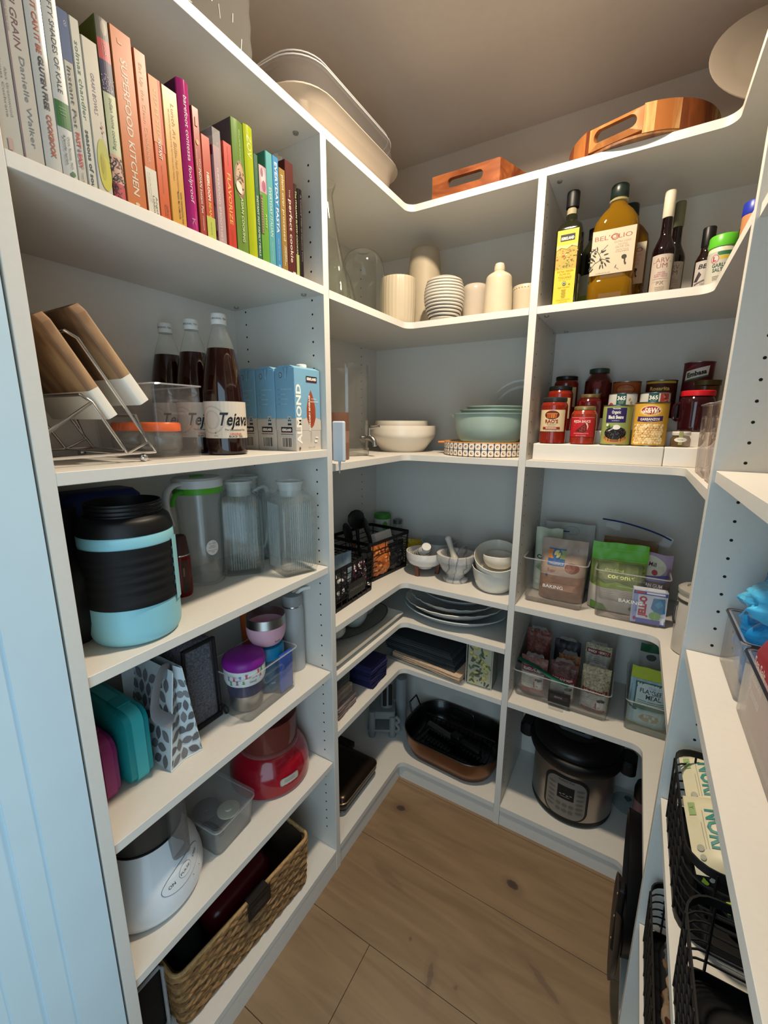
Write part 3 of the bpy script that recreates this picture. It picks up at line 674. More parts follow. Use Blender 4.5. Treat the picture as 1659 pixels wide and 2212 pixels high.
# tea bottles
TEA = M('#1d0705', .06, grain=.05, coat=.6)
def tea_bottle(label, x, y, rot):
    t = thing('tea_bottle', label, 'bottle', (x, y, Z), rot, 'black tea bottles on the left shelf')
    pr = bottle_profile([(.030, 0), (.0405, .004), (.0425, .012), (.0425, .10), (.0415, .135), (.0375, .17), (.031, .205), (.0275, .220)], 4)
    lathe('tea', t, pr + [(.0001, .220)], TEA)
    pr2 = bottle_profile([(.0275, .2202), (.0228, .237), (.0175, .253), (.0142, .264), (.0135, .272)], 4)
    lathe('neck', t, pr2, GL('#e8efe6', .05, .02), caps=False)
    lathe('cap', t, [(.0130, .268), (.0150, .268), (.0156, .270), (.0156, .287), (.0145, .2893), (.0001, .2895)], M('#cfd0cc', .45, grain=.02), n=40, fn=lambda a, r, z: r*(1+.012*sin(a*30)) if .27 < z < .288 else r)
    d = Dec(); d.rect(-.066, .066, .036, .112, '#cbbfae'); d.ell(-.030, .074, .029, .029, '#b9aa9b', 30); d.ell(-.030, .074, .026, .026, '#cbbfae', 30); d.ell(-.030, .074, .018, .020, '#bbab9c', 30); d.ell(-.029, .074, .014, .017, '#c6b8a8', 30)
    d.text('Tejava', .018, .063, .026, '#16100e', shear=.25, w=.070, bold=.02); d.text('The Unsweetened One', .020, .052, .0034, '#2a1a14', bold=.02)
    d.text('ORIGINAL', .020, .043, .0042, '#c4583a', bold=.02); d.text('BLACK TEA', .020, .0375, .0042, '#3a342e', bold=.02); d.text('0', -.022, .045, .004, '#22202a'); d.rect(-.026, -.018, .0405, .0412, '#55525a')
    d.build('label', t, cyl(.0429), cu=.008); 
    d = Dec(); d.text('ORIGINAL TEA', 0, .277, .0035, '#3a3a3e'); d.build('cap_print', t, cyl(.0160), cu=.004); return t
tea_bottle('large dark tea bottle at the front beside the blue cartons', -.782, .637, aim(-.782, .637, 0))
tea_bottle('large dark tea bottle, second from the front in the row of three', -.878, .640, aim(-.878, .640, -12))
tea_bottle('large dark tea bottle at the back of the row of three', -.962, .633, aim(-.962, .633, -12))
# clear bin with glass jars
t = thing('clear_bin', 'clear plastic bin with a handle hole beside the tea bottles', 'bin', (-.882, .5195, Z), 90)
bin_(t, .094, .215, .138, tw=1.06, r=.006, handle=(.098, .046, .024), mat=CLEARP)
def lidded_jar(x, y, label):
    t = thing('glass_jar', label, 'jar', (x, y, Z+.004), 0, 'orange-lidded jars in the clear bin'); t.scale = (1.1, 1.1, 1.15)
    lathe('jar_body', t, [(.022, 0), (.0305, .004), (.036, .012), (.0365, .030), (.033, .040), (.031, .0425), (.029, .0425), (.031, .039), (.034, .030), (.034, .012), (.029, .006), (.0001, .005)], GL('#dfe3df', .05, .02))
    lathe('lid', t, [(.0325, .041), (.0345, .041), (.0352, .044), (.0352, .053), (.033, .056), (.0001, .0565)], M('#e8641c', .35, grain=.03), n=44)
    return t
lidded_jar(-.835, .517, 'small round glass jar with orange lid at the front of the clear bin')
lidded_jar(-.925, .512, 'small round glass jar with orange lid, second in the clear bin')
lidded_jar(-.940, .528, 'small round glass jar with orange lid at the rear of the clear bin') if 0 else None
# almond cartons
def carton(i, x, y, label, rot=90):
    t = thing('almond_milk_carton', label, 'carton', (x, y, Z), rot, 'blue and cream almond drink cartons')
    W, D, H = .094, .0635, .196
    b = MB(); b.m(M('#78a6bf', .35, grain=.02)); b.rbox(W, D, H*.60, .002, H*.40, e=.0005); b.m(M('#bfb7ac', .35, grain=.02)); b.rbox(W, D, H*.40, .002, 0, e=.0005); b.build('box', t)
    b = MB(); b.loft([[(x_, y_, H) for x_, y_ in rr(W-.002, D-.002, .001, 2)], [(x_, y_*.55, H+.006) for x_, y_ in rr(W-.002, D-.002, .001, 2)]]); b.m(M('#78a6bf', .35)); b.build('folded_top', t, M('#78a6bf', .35, grain=.02))
    lathe('cap', t, [(.0125, H+.002), (.0125, H+.013), (.011, H+.0145), (.0001, H+.0148)], WHT, cx=.018, cy=.002, fn=lambda a, r, z: r*(1+.02*sin(a*24)))
    d = Dec(); y0 = -D/2
    # wide front with the almond
    wave = [(-W/2, .075)] + [(-W/2 + W*k/20, .078+.0035*sin(k*.9)) for k in range(21)] + [(W/2, .070)]
    d.poly(wave + [(W/2, .05), (-W/2, .05)], '#bfb7ac')
    d.text('ALMOND', -.027, .088, .0165, '#efe9dd', rot=90, w=.142, bold=.035)
    A = [(0, .050), (.010, .030), (.0165, .006), (.0165, -.018), (.009, -.036), (0, -.043), (-.009, -.036), (-.0165, -.018), (-.0165, .006), (-.010, .030)]
    d.poly([(.010+u, .098+v) for u, v in A], '#9c4526')
    for k in range(-3, 4): d.poly([(.010+k*.004-.0004, .062+abs(k)*.006), (.010+k*.004+.0006, .066), (.010+k*.0025, .135-abs(k)*.008)], '#7a3018')
    d.text('NON-DAIRY BEVERAGE', .006, .092, .0055, '#f2e8da', rot=90, w=.085, bold=.03); d.text('UNSWEETENED', .022, .118, .0036, '#e9e2d6', rot=0, w=.030)
    d.rect(-.006, .034, .166, .180, '#4a1a22'); d.rect(-.006, .034, .1735, .1795, '#131313'); d.text('KIRKLAND', .014, .1705, .0062, '#f2eee6', bold=.05, w=.035)
    d.text('ORIGINAL', .020, .125, .003, '#dfe8ea'); d.text('CUSHED', .010, .036, .005, '#a79d90', rot=90); d.rect(.020, .030, .020, .026, '#e6e0d6'); d.rect(.024, .034, .030, .034, '#e6e0d6')
    d.text('946 mL (1 QT)', .008, .0065, .0028, '#4a4642'); d.ell(-.036, .007, .003, .0035, '#4a4642')
    d.build('front_print', t, flat(0, y0))
    # narrow side: checks, recycling mark, brand, bar code
    d = Dec(); s = D/2
    d.poly([(-s, .076), (s, .079), (s, .05), (-s, .05)], '#bfb7ac')
    d.ell(-.012, .180, .0052, .0064, '#23282c'); d.ell(-.012, .180, .0040, .0050, '#9fb9c4'); d.text('K', -.012, .1775, .005, '#23282c')
    for k, s_ in enumerate(('NO ADDED SUGAR', 'VEGAN', 'DAIRY-FREE', 'SOY-FREE')):
        d.text(s_, -.012, .146-.0115*k, .0026, '#c4dae2', align='L', w=[.034, .014, .022, .018][k]); d.poly([(-.021, .147-.0115*k), (-.0195, .1455-.0115*k), (-.016, .149-.0115*k), (-.0195, .1465-.0115*k)], '#1d2a38')
    d.rect(.006, .018, .062, .085, '#a9b4b6'); d.rect(.006, .018, .0625, .067, '#2a2a2c')
    for a in (90, 210, 330):
        u, v = .012+.003*cos(radians(a)), .0755+.0033*sin(radians(a)); d.poly([(u + .0030*cos(radians(a+k)), v+.0030*sin(radians(a+k))) for k in (60, 180, 300)], '#17181a')
    d.rect(-.016, .020, .045, .058, '#4a1a22'); d.rect(-.016, .020, .0515, .0575, '#131313'); d.text('KIRKLAND', .002, .0485, .0058, '#f0ece4', bold=.05, w=.030)
    d.rect(-.018, .022, .040, .0412, '#46413c'); d.rect(-.016, .020, .009, .034, '#cfc8be')
    u = -.013
    while u < .017:
        wd = random.choice((.0006, .0011, .0017)); d.rect(u, u+wd, .010, .032, '#2b2826'); u += wd + random.choice((.0007, .0012))
    d.poly([(-.004, .196), (.014, .196), (.006, .172)], '#6a97b1'); d.rect(.0045, .0058, .172, .196, '#c6d9e0')
    d.build('side_print', t, flat(-W/2, 0, 0, 180)); return t
lab = ['blue almond drink carton nearest the shelf edge, its almond picture showing', 'blue almond drink carton, second in the row', 'blue almond drink carton, third in the row', 'blue almond drink carton at the back of the row, behind the big tea bottle']
for i in range(4): carton(i, -.742-.0660*i, .8290, lab[i])
# ================================================================ fourth shelf (z 1.0506)
Z = LZ[2]
AQUA = M('#86bfca', .45, grain=.02, scale=8)
t = thing('insulated_jug', 'big aqua and black insulated jug without its lid', 'jug', (-.785, .402, Z), aim(-.785, .402, 8))
def wav(a, r, z):
    # recessed grip on the front face
    return r
lathe('lower_body', t, bottle_profile([(.060, 0), (.070, .004), (.0755, .016), (.0765, .04), (.0765, .078)], 4) + [(.0001, .078)], AQUA, n=56)
lathe('body_band', t, [(.0001, .178), (.0765, .178), (.0770, .181), (.0770, .198), (.0755, .201), (.0001, .201)], AQUA, n=56)
def grip(a, r, z):
    return r + (.0012*sin(z*2*pi/.017) if .09 < z < .165 else 0)
b = MB(); b.lathe([(.0700, .070), (.0782, .073), (.0792, .078), (.0788, .086)] + [(.0778, .088+.004*k) for k in range(21)] + [(.0778, .172), (.0785, .178), (.0785, .181)], 56, fn=grip, caps=False); b.build('black_sleeve', t, M('#050506', .7, grain=.1))
for s_ in (1,):
    P = [((.0796)*cos(radians(-90+s_*62)), .0796*sin(radians(-90+s_*62)), z) for z in (.068, .10, .14, .184)]
    b = MB(); a0 = radians(-90+s_*60); b.grid(lambda u, v: ((.0797)*cos(a0+(u-.5)*.30), .0797*sin(a0+(u-.5)*.30), .064+v*.122), 5, 8, flip=False)
    b.grid(lambda u, v: ((.0775)*cos(a0+(u-.5)*.30), .0775*sin(a0+(u-.5)*.30), .064+v*.122), 5, 8, flip=True); b.build('body_rib', t, AQUA)
lathe('shoulder', t, bottle_profile([(.0765, .201), (.0762, .208), (.072, .224), (.0655, .230), (.0625, .232)], 4) + [(.0605, .232), (.0605, .254), (.0585, .254), (.0580, .232), (.0580, .13), (.0001, .13)], BLK, n=56, caps=False)
b = MB()
for k in range(3): b.tube([(.0612*cos(2*pi*i/40), .0612*sin(2*pi*i/40), .236+.007*k) for i in range(40)], .0013, 6, closed=True)
b.build('screw_thread', t, BLKG)
t = thing('storage_container', 'dark blue plastic container in the shade behind the big aqua jug', 'container', (-.94, .43, Z), 90)
b = MB(); b.rbox(.15, .10, .255, .03, e=.012, n=6); b.build('body', t, M('#16265e', .5, grain=.08), ang=60)
t = thing('black_bag', 'black bag squeezed in the dark corner behind the aqua jug', 'bag', (-.865, .318, Z), 90)
pouch(t, 'body', .085, .24, .16, M('#08080a', .7, grain=.2), seed=3, wr=.006)
t = thing('vacuum_flask', 'small dark red flask with brown cap beside the jug', 'flask', (-.868, .552, Z), aim(-.868, .552, 10)); t.scale = (1.12, 1.12, 1.0)
lathe('body', t, [(.018, 0), (.0195, .003), (.0205, .012), (.0205, .090), (.019, .096), (.0001, .096)], M('#6e0f14', .25, metal=.3, grain=.06), n=28)
lathe('ring', t, [(.0195, .096), (.0200, .097), (.0195, .099)], CHROME, n=28)
lathe('cap', t, [(.0185, .099), (.019, .101), (.0155, .138), (.013, .1415), (.0001, .142)], M('#3a1d17', .45, grain=.08), n=28)
d = Dec(); d.rect(-.003, .014, .012, .088, '#3a1512'); d.rect(.0, .009, .014, .034, '#1a1212'); d.text('STAINLESS', .0035, .06, .003, '#b09a8a', rot=90); d.build('label', t, cyl(.0208), cu=.004)
# water filter jug with white and green lid
t = thing('water_jug', 'clear plastic water jug with white and green lid', 'jug', (-.905, .640, Z), 90); t.scale = (1.22, 1.22, 1.0)
fn = lambda a, r, z: r*(1+.03*cos(4*a))
lathe('body', t, bottle_profile([(.036, 0), (.0405, .004), (.040, .03), (.041, .10), (.043, .17), (.045, .225)], 4) + [(.043, .225), (.0385, .10), (.037, .008), (.0001, .007)], GL('#e6e8e7', .03, .03, 1.2), fn=fn, caps=False, n=44)
b = MB(); b.loft([[(x, y, .226) for x, y in circ(.0465, 40)], [(x, y, .240) for x, y in circ(.0475, 40)]]); b.build('green_band', t, M('#4f9a2a', .4, grain=.04), label='green band')
b = MB(); b.loft([[(x, y, .2402) for x, y in circ(.0475, 40)], [(x, y, .258) for x, y in circ(.0475, 40)], [(x, y, .263) for x, y in circ(.043, 40)]]); b.build('lid', t, M('#c3c5c4', .4, grain=.02))
b = MB(); b.tube(smooth_path([(-.040, -.01, .252), (-.060, -.012, .250), (-.075, -.014, .235), (-.078, -.014, .205), (-.070, -.012, .16)], 6), .008, 10, flat=.7); b.build('handle', t, M('#c3c5c4', .4))
b = MB(); b.tube(smooth_path([(-.040, -.016, .234), (-.056, -.018, .232), (-.066, -.02, .222), (-.068, -.02, .205)], 6), .0045, 8); b.build('handle_grip', t, M('#3f8f22', .5))
lathe('cap_button', t, [(.013, .263), (.0135, .266), (.0001, .267)], M('#5a9a32', .4), n=24)
d = Dec(); d.ell(.0, 0, .0125, .0185, '#c9c9c6', 28); d.text('BPA FREE', 0, .009, .0024, '#6a6a6a'); d.text('MADE', 0, .003, .0026, '#4a4a4a'); d.text('IN ITALY', 0, -.001, .0026, '#4a4a4a'); d.text('DISHWASHER', 0, -.008, .0022, '#6a6a6a'); d.text('SAFE', 0, -.012, .0022, '#6a6a6a')
d.build('sticker', t, cyl(.0418, .095, -100), cu=.004)
# square glass pitchers with fluted sides
def pitcher(label, x, y, rot, hand=1):
    t = thing('glass_pitcher', label, 'pitcher', (x, y, Z), rot, 'square fluted glass pitchers')
    W = .102; G = GL('#eaf2f0', .02, .02, 1.3)
    def ring(w_, z, r_=.010): return [(px, py, z) for px, py in rr(w_, w_, r_, 5)]
    b = MB(); b.loft([ring(W-.014, 0), ring(W-.004, .004), ring(W-.006, .010), ring(W, .014), ring(W, .195), ring(W-.010, .206, .02), ring(.072, .214, .034), ring(.068, .220, .0335), ring(.062, .220, .0305), ring(.064, .210, .031), ring(W-.014, .200, .016), ring(W-.006, .192, .008), ring(W-.007, .020, .008), ring(W-.02, .013, .008)]); b.build('body', t, G, ang=50)
    b = MB()
    for f in range(4):
        a = f*pi/2; c, q = cos(a), sin(a)
        for k in range(-5, 6):
            u = k*.0058; p = [(u, -W/2-.0006, .018), (u, -W/2-.0006, .190)]
            b.tube([(px*c-py*q, px*q+py*c, pz) for px, py, pz in p], .0011, 5)
    b.build('flutes', t, GL('#a9b6b6', .25, .05), kind='stuff')
    b = MB(); b.tube(smooth_path([(.034, 0, .212), (.058, 0, .224), (.070, 0, .216), (.0735, 0, .18), (.070, 0, .12), (.060, 0, .07), (.053, 0, .058)], 6), .0042, 8, flat=1.4)
    b.xform(Matrix.Rotation(radians(0 if hand > 0 else 180), 4, 'Z')); b.build('handle', t, G)
    L_ = M('#c4c8c4', .35, grain=.02)
    lathe('stopper', t, [(.0305, .206), (.0315, .236), (.0355, .2365), (.037, .240), (.0365, .2435), (.033, .244), (.032, .239), (.0001, .239)], GL('#d8dcd8', .45, .1), n=40)
    return t
pitcher('square fluted glass pitcher at the shelf end beside the side panel', -.765, .811, 70, -1)
pitcher('square fluted glass pitcher standing behind the water jug', -.880, .742, 50, 1)
pitcher('square fluted glass pitcher farthest back, half hidden by the other two', -.945, .82, 70, 1)
# ================================================================ fifth shelf (z .726)
Z = LZ[3]
def case_(label, x, y, w_, d_, h, colr, c2, strap=.4):
    t = thing('lunch_case', label, 'lunch box', (x, y, Z), 90)
    m1 = M(colr, .35, grain=.03)
    # flat case standing on its long edge: outline in the depth/height plane, thickness along local x
    def ring(k, ins): 
        P = rr(d_-2*ins, h-2*ins, .024, 6); return [(k, py, h/2+pz) for py, pz in P]
    b = MB(); b.loft([ring(-w_/2, .012), ring(-w_/2+.006, .002), ring(-.0022, 0), ring(-.0018, .003), ring(.0018, .003), ring(.0022, 0), ring(w_/2-.006, .002), ring(w_/2, .012)]); b.build('shell', t, m1, ang=50)
    m2 = M(c2, .4, grain=.03)
    def r2(k, ins, th_): return [(k, py*(1), h/2+pz) for py, pz in rr(d_+2*th_-2*ins, h+2*th_-2*ins, .025, 6)]
    b = MB(); s_ = w_*strap/2; b.loft([r2(-s_, 0, -.001), r2(-s_, 0, .0018), r2(s_, 0, .0018), r2(s_, 0, -.001)]); b.build('centre_band', t, m2, ang=50)
    b = MB(); b.rbox(w_*.5, .04, .004, .003, h+.001, 0, -d_/2+.06); b.build('latch', t, m1)
    return t
case_('plum coloured lunch case standing at the left end of the shelf', -.888, .3200, .047, .19, .128, '#7c1f66', '#93306f')
case_('turquoise lunch case standing between the plum case and the patterned bag', -.882, .3775, .056, .19, .158, '#148a90', '#3aaab0')
# patterned lunch bag
t = thing('lunch_bag', 'white lunch bag with grey leaf pattern and a grey strap', 'bag', (-.846, .455, Z), 90)
def petal(d, u, v, r, a):
    d.poly([(u + (r if k % 2 == 0 else r*.0)*0 + (rx*cos(radians(a)) - ry*sin(radians(a))), v + (rx*sin(radians(a)) + ry*cos(radians(a)))) for k, (rx, ry) in enumerate([(-r, 0), (-r*.5, r*.45), (0, r*.6), (r*.5, r*.45), (r, 0), (r*.5, -r*.45), (0, -r*.6), (-r*.5, -r*.45)])], random.choice(['#66666a', '#59595e', '#727274']))
LBW = M('#b9c4c8', .6, grain=.03)
b = MB()
H_, Wb, Db = .212, .074, .17
def bagside(u, v, s): # s=-1 front
    k = v; hw = Wb/2*(1-.72*k); fold = .022*(1-abs(2*u-1))*(1-k*.2)
    return Vector(((2*u-1)*hw + .010*k, -Db/2 + .018*k + fold*(.4+k*.5), v*H_*(1-.03*abs(2*u-1))))
b.grid(lambda u, v: bagside(u, v, -1), 16, 12)
b.grid(lambda u, v: (( -Wb/2*(1-.72*v)) + .010*v, -Db/2+.018*v + u*(Db-.02), v*H_*.985), 12, 12, flip=True)
b.grid(lambda u, v: (( Wb/2*(1-.72*v)) + .010*v, -Db/2+.018*v + u*(Db-.02), v*H_*.985), 12, 12)
b.grid(lambda u, v: ((2*u-1)*Wb/2, Db/2-.02+0*v, v*H_*.98), 4, 4, flip=True)
b.build('fabric', t, LBW, ang=60)
d = Dec()
for i in range(5):
    for j in range(7): petal(d, (i-2)*.0210+(.0105 if j % 2 else 0), .014+j*.0265, .0135, random.choice((0, 90, 35, -35)))
d.build('leaf_pattern', t, lambda u, v, o: tuple(bagside(min(1, max(0, u/Wb+.5)), v/H_, -1) + Vector((0, -o-.0006, 0))), cu=.006, cv=.02)
d = Dec()
for i in range(6):
    for j in range(7): petal(d, -.055+i*.025+(.0125 if j % 2 else 0), .014+j*.0265, .0150, random.choice((0, 90, 35, -35)))
d.build('leaf_pattern', t, lambda u, v, o: (-(Wb/2*(1-.72*v/H_)) + .010*v/H_ - o - .0006, -Db/2+.018*v/H_ + u + .075, min(v, H_*.98)), cu=.02, cv=.02)
b = MB(); b.tube([bagside(k/14, 0.0, -1) + Vector((0, -.001, .0015)) for k in range(15)] , .0013, 6); b.tube([bagside(0, k/8, -1) for k in range(9)], .0012, 6); b.tube([bagside(1, k/8, -1) for k in range(9)], .0012, 6); b.build('piping', t, M('#cfd6d8', .4, grain=.02))
P = smooth_path([(.004, -.045, H_*.95), (-.020, -.060, H_*1.0), (-.040, -.070, H_*.88), (-.046, -.072, H_*.66), (-.022, -.085, H_*.52)], 6)
b = MB(); b.tube(P, .0022, 8, flat=7.0); b.build('carry_strap', t, M('#7f8388', .6, grain=.04), label='grey webbing strap')
t = thing('lunch_bag', 'charcoal heather fabric lunch bag with black edges', 'bag', (-.900, .548, Z), 90)
b = MB(); b.rbox(.086, .16, .215, .015, e=.006, n=5, tw=.93); b.build('fabric', t, M('#5a5b62', .9, grain=.5, scale=220, bump=.3), ang=50)
b = MB()
for s_ in (-1, 1): b.tube([(s_*.043, -.078, .004), (s_*.040, -.076, .212)], .0045, 8)
b.tube([(-.043, -.079, .007), (.043, -.079, .007)], .0075, 8); b.tube([(-.04, -.076, .210), (.04, -.076, .210)], .005, 8); b.build('piping', t, M('#0b0b0d', .6, grain=.1))
b = MB(); b.tube(smooth_path([(.04, -.082, .03), (.052, -.086, .022), (.058, -.088, .004), (.050, -.088, .002), (.048, -.084, .02)], 5), .0022, 6); b.build('zip_pull', t, BLK)
# clear bin with containers
t = thing('clear_bin', 'clear plastic bin with handle hole holding lidded food pots', 'bin', (-.805, .688, Z), 92)
bin_(t, .178, .135, .118, tw=1.05, r=.014, handle=(.088, .070, .022))
def food_pot(label, x, y, z0, prof, mats, deco=None, rot=0):
    t = thing('food_pot', label, 'container', (x, y, z0), rot if rot else aim(x, y), 'lidded pots in the clear bin'); t.scale = (1.26, 1.26, 1.22)
    for nm, p, m_ in mats: lathe(nm, t, p, m_, n=40)
    if deco: deco(t)
    return t
def dshark(t):
    d = Dec(); 
    for k, (u, v, c) in enumerate([(-.034, .079, '#7a6a8a'), (-.029, .070, '#3a8a5a'), (-.022, .080, '#c23a4a'), (-.016, .072, '#8a5a7a'), (-.010, .081, '#4a8ac2'), (-.004, .073, '#2f8a4a'), (.002, .084, '#b04a5a'), (.026, .088, '#c23a4a'), (.031, .080, '#8a4a5a'), (.034, .091, '#2f8a4a')]):
        d.rect(u-.0016, u+.0016, v-.004, v+.004, c); d.rect(u-.0026, u+.0026, v-.0045, v-.003, c); d.rect(u-.0026, u+.0026, v+.003, v+.0045, c)
    d.text('Shark', .014, .078, .0055, '#2a2a30', shear=.1); d.text('Swell', .014, .069, .0045, '#2a2a30', shear=.1); d.build('pattern', t, cyl(.0413), cu=.004)
food_pot('white food pot with confetti pattern and purple lid, on top in the clear bin', -.800, .655, Z+.004,
    None, [('steel_base', [(.032, 0), (.033, .003), (.0335, .034), (.0001, .034)], STEEL), ('navy_band', [(.0001, .034), (.035, .034), (.0355, .036), (.0355, .057), (.0001, .057)], M('#1b1f45', .4, grain=.05)),
           ('bowl', [(.030, .057), (.0385, .060), (.0408, .068), (.0408, .094), (.0001, .094)], M('#d2d7d6', .3, grain=.02)), ('lid', [(.0001, .094), (.0412, .094), (.0425, .097), (.0425, .105), (.040, .111), (.034, .1145), (.0001, .116)], M('#7a1d86', .4, grain=.03))], dshark)
food_pot('teal blue lidded pot standing in the clear bin under the pink bowl', -.806, .7405, Z+.004, None,
    [('body', [(.030, 0), (.032, .003), (.033, .076), (.0001, .076)], M('#14506e', .4, grain=.05)), ('lid', [(.0001, .0765), (.0345, .0765), (.0350, .079), (.0350, .098), (.032, .103), (.0001, .104)], M('#1576a0', .4, grain=.03))],
    lambda t: (lambda d: (d.text('mi', .008, .02, .006, '#8ab0c0'), d.build('logo', t, cyl(.0331), cu=.004)))(Dec()))
t = thing('blue_box', 'flat bright blue box at the right end inside the clear bin', 'box', (-.790, .7855-.022, Z+.004), 92) if 0 else thing('blue_box', 'flat bright blue box at the right end inside the clear bin', 'box', (-.752, .752, Z+.004), 2)
b = MB(); b.rbox(.010, .048, .108, .004, e=.002); b.build('body', t, M('#1e4aa0', .4, grain=.03))
t = thing('bowl', 'pale pink bowl with steel rim standing on the teal pot', 'bowl', (-.806, .740, Z+.132), aim(-.8, .72)); t.scale = (1.25, 1.25, 1.25)
lathe('pink_shell', t, bottle_profile([(.020, 0), (.030, .004), (.0385, .018), (.0415, .034), (.0415, .046)], 4) + [(.0400, .046), (.0385, .03), (.0001, .008)], M('#cf9fae', .45, grain=.02), n=40)
lathe('steel_rim', t, [(.0415, .0462), (.0418, .0465), (.0410, .066), (.0400, .066), (.0402, .047)], STEEL, n=40, caps=False)
d = Dec(); d.text('Swell', .022, .014, .0045, '#2e2228', shear=.1); d.build('logo', t, cyl(.0384), cu=.004)
t = thing('water_bottle', 'tall pale grey water bottle with a loop on its lid', 'bottle', (-.808, .846, Z), 90)
lathe('body', t, bottle_profile([(.026, 0), (.030, .003), (.031, .01), (.031, .16), (.0305, .185), (.028, .197)], 4) + [(.0001, .197)], M('#a9abab', .4, grain=.02), n=36)
lathe('neck_ring', t, [(.0275, .197), (.0282, .198), (.0282, .201), (.0275, .202)], CHROME, n=36)
lathe('lid', t, [(.0001, .202), (.0285, .202), (.0295, .206), (.0295, .226), (.026, .232), (.0001, .233)], M('#8d8f8f', .45, grain=.02), n=36)
b = MB(); b.tube(smooth_path([(.010, -.006, .228), (.020, -.020, .243), (.040, -.040, .248), (.055, -.032, .244), (.052, -.012, .238), (.025, .004, .234), (.008, .004, .230)], 6), .0036, 8, flat=1.5); b.build('loop', t, M('#d9d6ce', .4))
t = thing('shaker_cup', 'orange plastic cup behind the pink bowl', 'cup', (-.925, .79, Z), 90)
lathe('body', t, [(.024, 0), (.025, .002), (.030, .20), (.0285, .20), (.0235, .005), (.0001, .005)], M('#b8531f', .45, grain=.04))
# ================================================================ sixth shelf (z .414)
Z = LZ[4]
t = thing('food_processor', 'white food processor with smoky bowl and oval switch plate', 'appliance', (-.838, .388, Z), aim(-.838, .388, 14)); t.scale = (1.19, 1.19, 1.08)
FPW = M('#d6dade', .3, grain=.015, scale=10, coat=.3)
pp = [(.074, 0), (.084, .003), (.089, .012), (.0915, .024), (.0920, .034), (.0912, .048), (.0840, .082), (.0720, .110), (.063, .130), (.059, .144)]
lathe('base_unit', t, pp + [(.0001, .144)], FPW, n=60, sy=1.0)
lathe('bowl', t, [(.058, .145), (.0605, .147), (.064, .262), (.062, .262), (.0585, .150), (.0001, .149)], GL('#5c5854', .30, .05), n=48)
lathe('bowl_rim', t, [(.060, .145), (.0625, .147), (.0625, .150), (.060, .151)], BLK, n=48, caps=False)
b = MB(); b.m(GL('#6a6560', .35, .05)); b.rbox(.030, .026, .125, .006, .110, .034, -.066, n=4); b.build('bowl_handle', t)
def fps(u, v, o):
    # point on the base's curved side at height v
    for (r0, z0), (r1, z1) in zip(pp[5:], pp[6:]):
        if z0 <= v <= z1: R_ = r0 + (r1-r0)*(v-z0)/(z1-z0); break
    else: R_ = .0885
    a = radians(-66)+u/R_; return ((R_+o+.0004)*cos(a), (R_+o+.0004)*sin(a), v+o*.5)
d = Dec(); d.ell(0, .075, .047, .0205, '#23303c', 36, 8); d.ell(0, .075, .0462, .0197, '#d3d7da', 36, 8); d.ell(0, .0765, .014, .0115, '#5a6670', 28, 8); d.ell(0, .0765, .0133, .0108, '#d9dcde', 28, 8)
d.text('ON', -.028, .069, .006, '#26282c', rot=8); d.text('PULSE', 0, .074, .005, '#26282c', rot=8, w=.021); d.text('OFF', .028, .078, .006, '#26282c', rot=8); d.text('Cuisinart', .012, .040, .0085, '#1d1f22', rot=4, bold=.03, w=.044); d.text('MINI PREP PLUS', .012, .034, .0026, '#7a7c80', rot=4, w=.036)
d.build('switch_plate', t, fps, cu=.006, cv=.006)
t = thing('storage_box', 'frosted clear plastic box with lid between the food processor and the red kettle', 'box', (-.842, .556, Z), 94)
FROST = GL('#dfe2e0', .07, .15)
bin_(t, .116, .165, .075, tw=1.08, r=.014, mat=FROST)
b = MB(); b.loft([[(x, y, .078) for x, y in rr(.133, .187, .016, 4)], [(x, y, .086) for x, y in rr(.133, .187, .016, 4)], [(x, y, .086) for x, y in rr(.122, .176, .012, 4)], [(x, y, .081) for x, y in rr(.118, .172, .012, 4)]]); b.build('lid', t, FROST)
def disc_part(name, label, x, y, z, r, colr, h=.006):
    t = thing(name, label, 'utensil', (x, y, Z+z), 0); lathe('body', t, [(r*.9, 0), (r, h*.3), (r, h*.8), (r*.9, h), (r*.35, h), (r*.3, h*1.6), (.0001, h*1.6)], M(colr, .4, grain=.04), n=28); return t
disc_part('cutting_disc', 'pale round disc blade lying in the frosted box', -.810, .580, .038, .028, '#c9c6b2')
disc_part('cutting_disc', 'grey disc blade at the back of the frosted box', -.868, .555, .030, .034, '#6d6f70')
t = thing('slicing_blade', 'dark curved blade attachment lying in the frosted box', 'utensil', (-.815, .520, Z+.005), 30)
b = MB(); b.tube(smooth_path([(-.04, -.01, .02), (-.01, .012, .03), (.02, .006, .024), (.04, -.012, .028)], 5), .008, 8, flat=.5); b.build('body', t, M('#2a2c2e', .35, grain=.1))
t = thing('juicer', 'glossy red citrus juicer with silver badge and smoky jug', 'appliance', (-.846, .762, Z), aim(-.846, .762, 18)); t.scale = (1.05, 1.05, 1.06)
RED = M('#8e0f20', .18, grain=.03, scale=8, coat=.5)
lathe('base', t, bottle_profile([(.098, 0), (.1085, .005), (.110, .018), (.1085, .045), (.100, .074), (.086, .094), (.078, .101)], 4) + [(.0001, .101)], RED, n=60)
lathe('bowl_rim', t, [(.080, .101), (.0825, .103), (.082, .110), (.079, .112)], GL('#b06a68', .4, .08), n=48)
lathe('bowl', t, [(.0001, .105), (.076, .105), (.078, .112), (.080, .19), (.078, .19), (.0755, .113), (.0001, .11)], GL('#8a4038', .40, .06), n=48)
d = Dec()
P = [(x*1.0, .044+z) for x, z in rr(.056, .024, .008, 4)]; d.poly(P, '#8f8a82'); d.poly([(x*.92, .044+(z-.044)*.82) for x, z in P], '#b5aea2'); d.lines(0, .047, .034, 2, .005, .0018, '#8a8278')
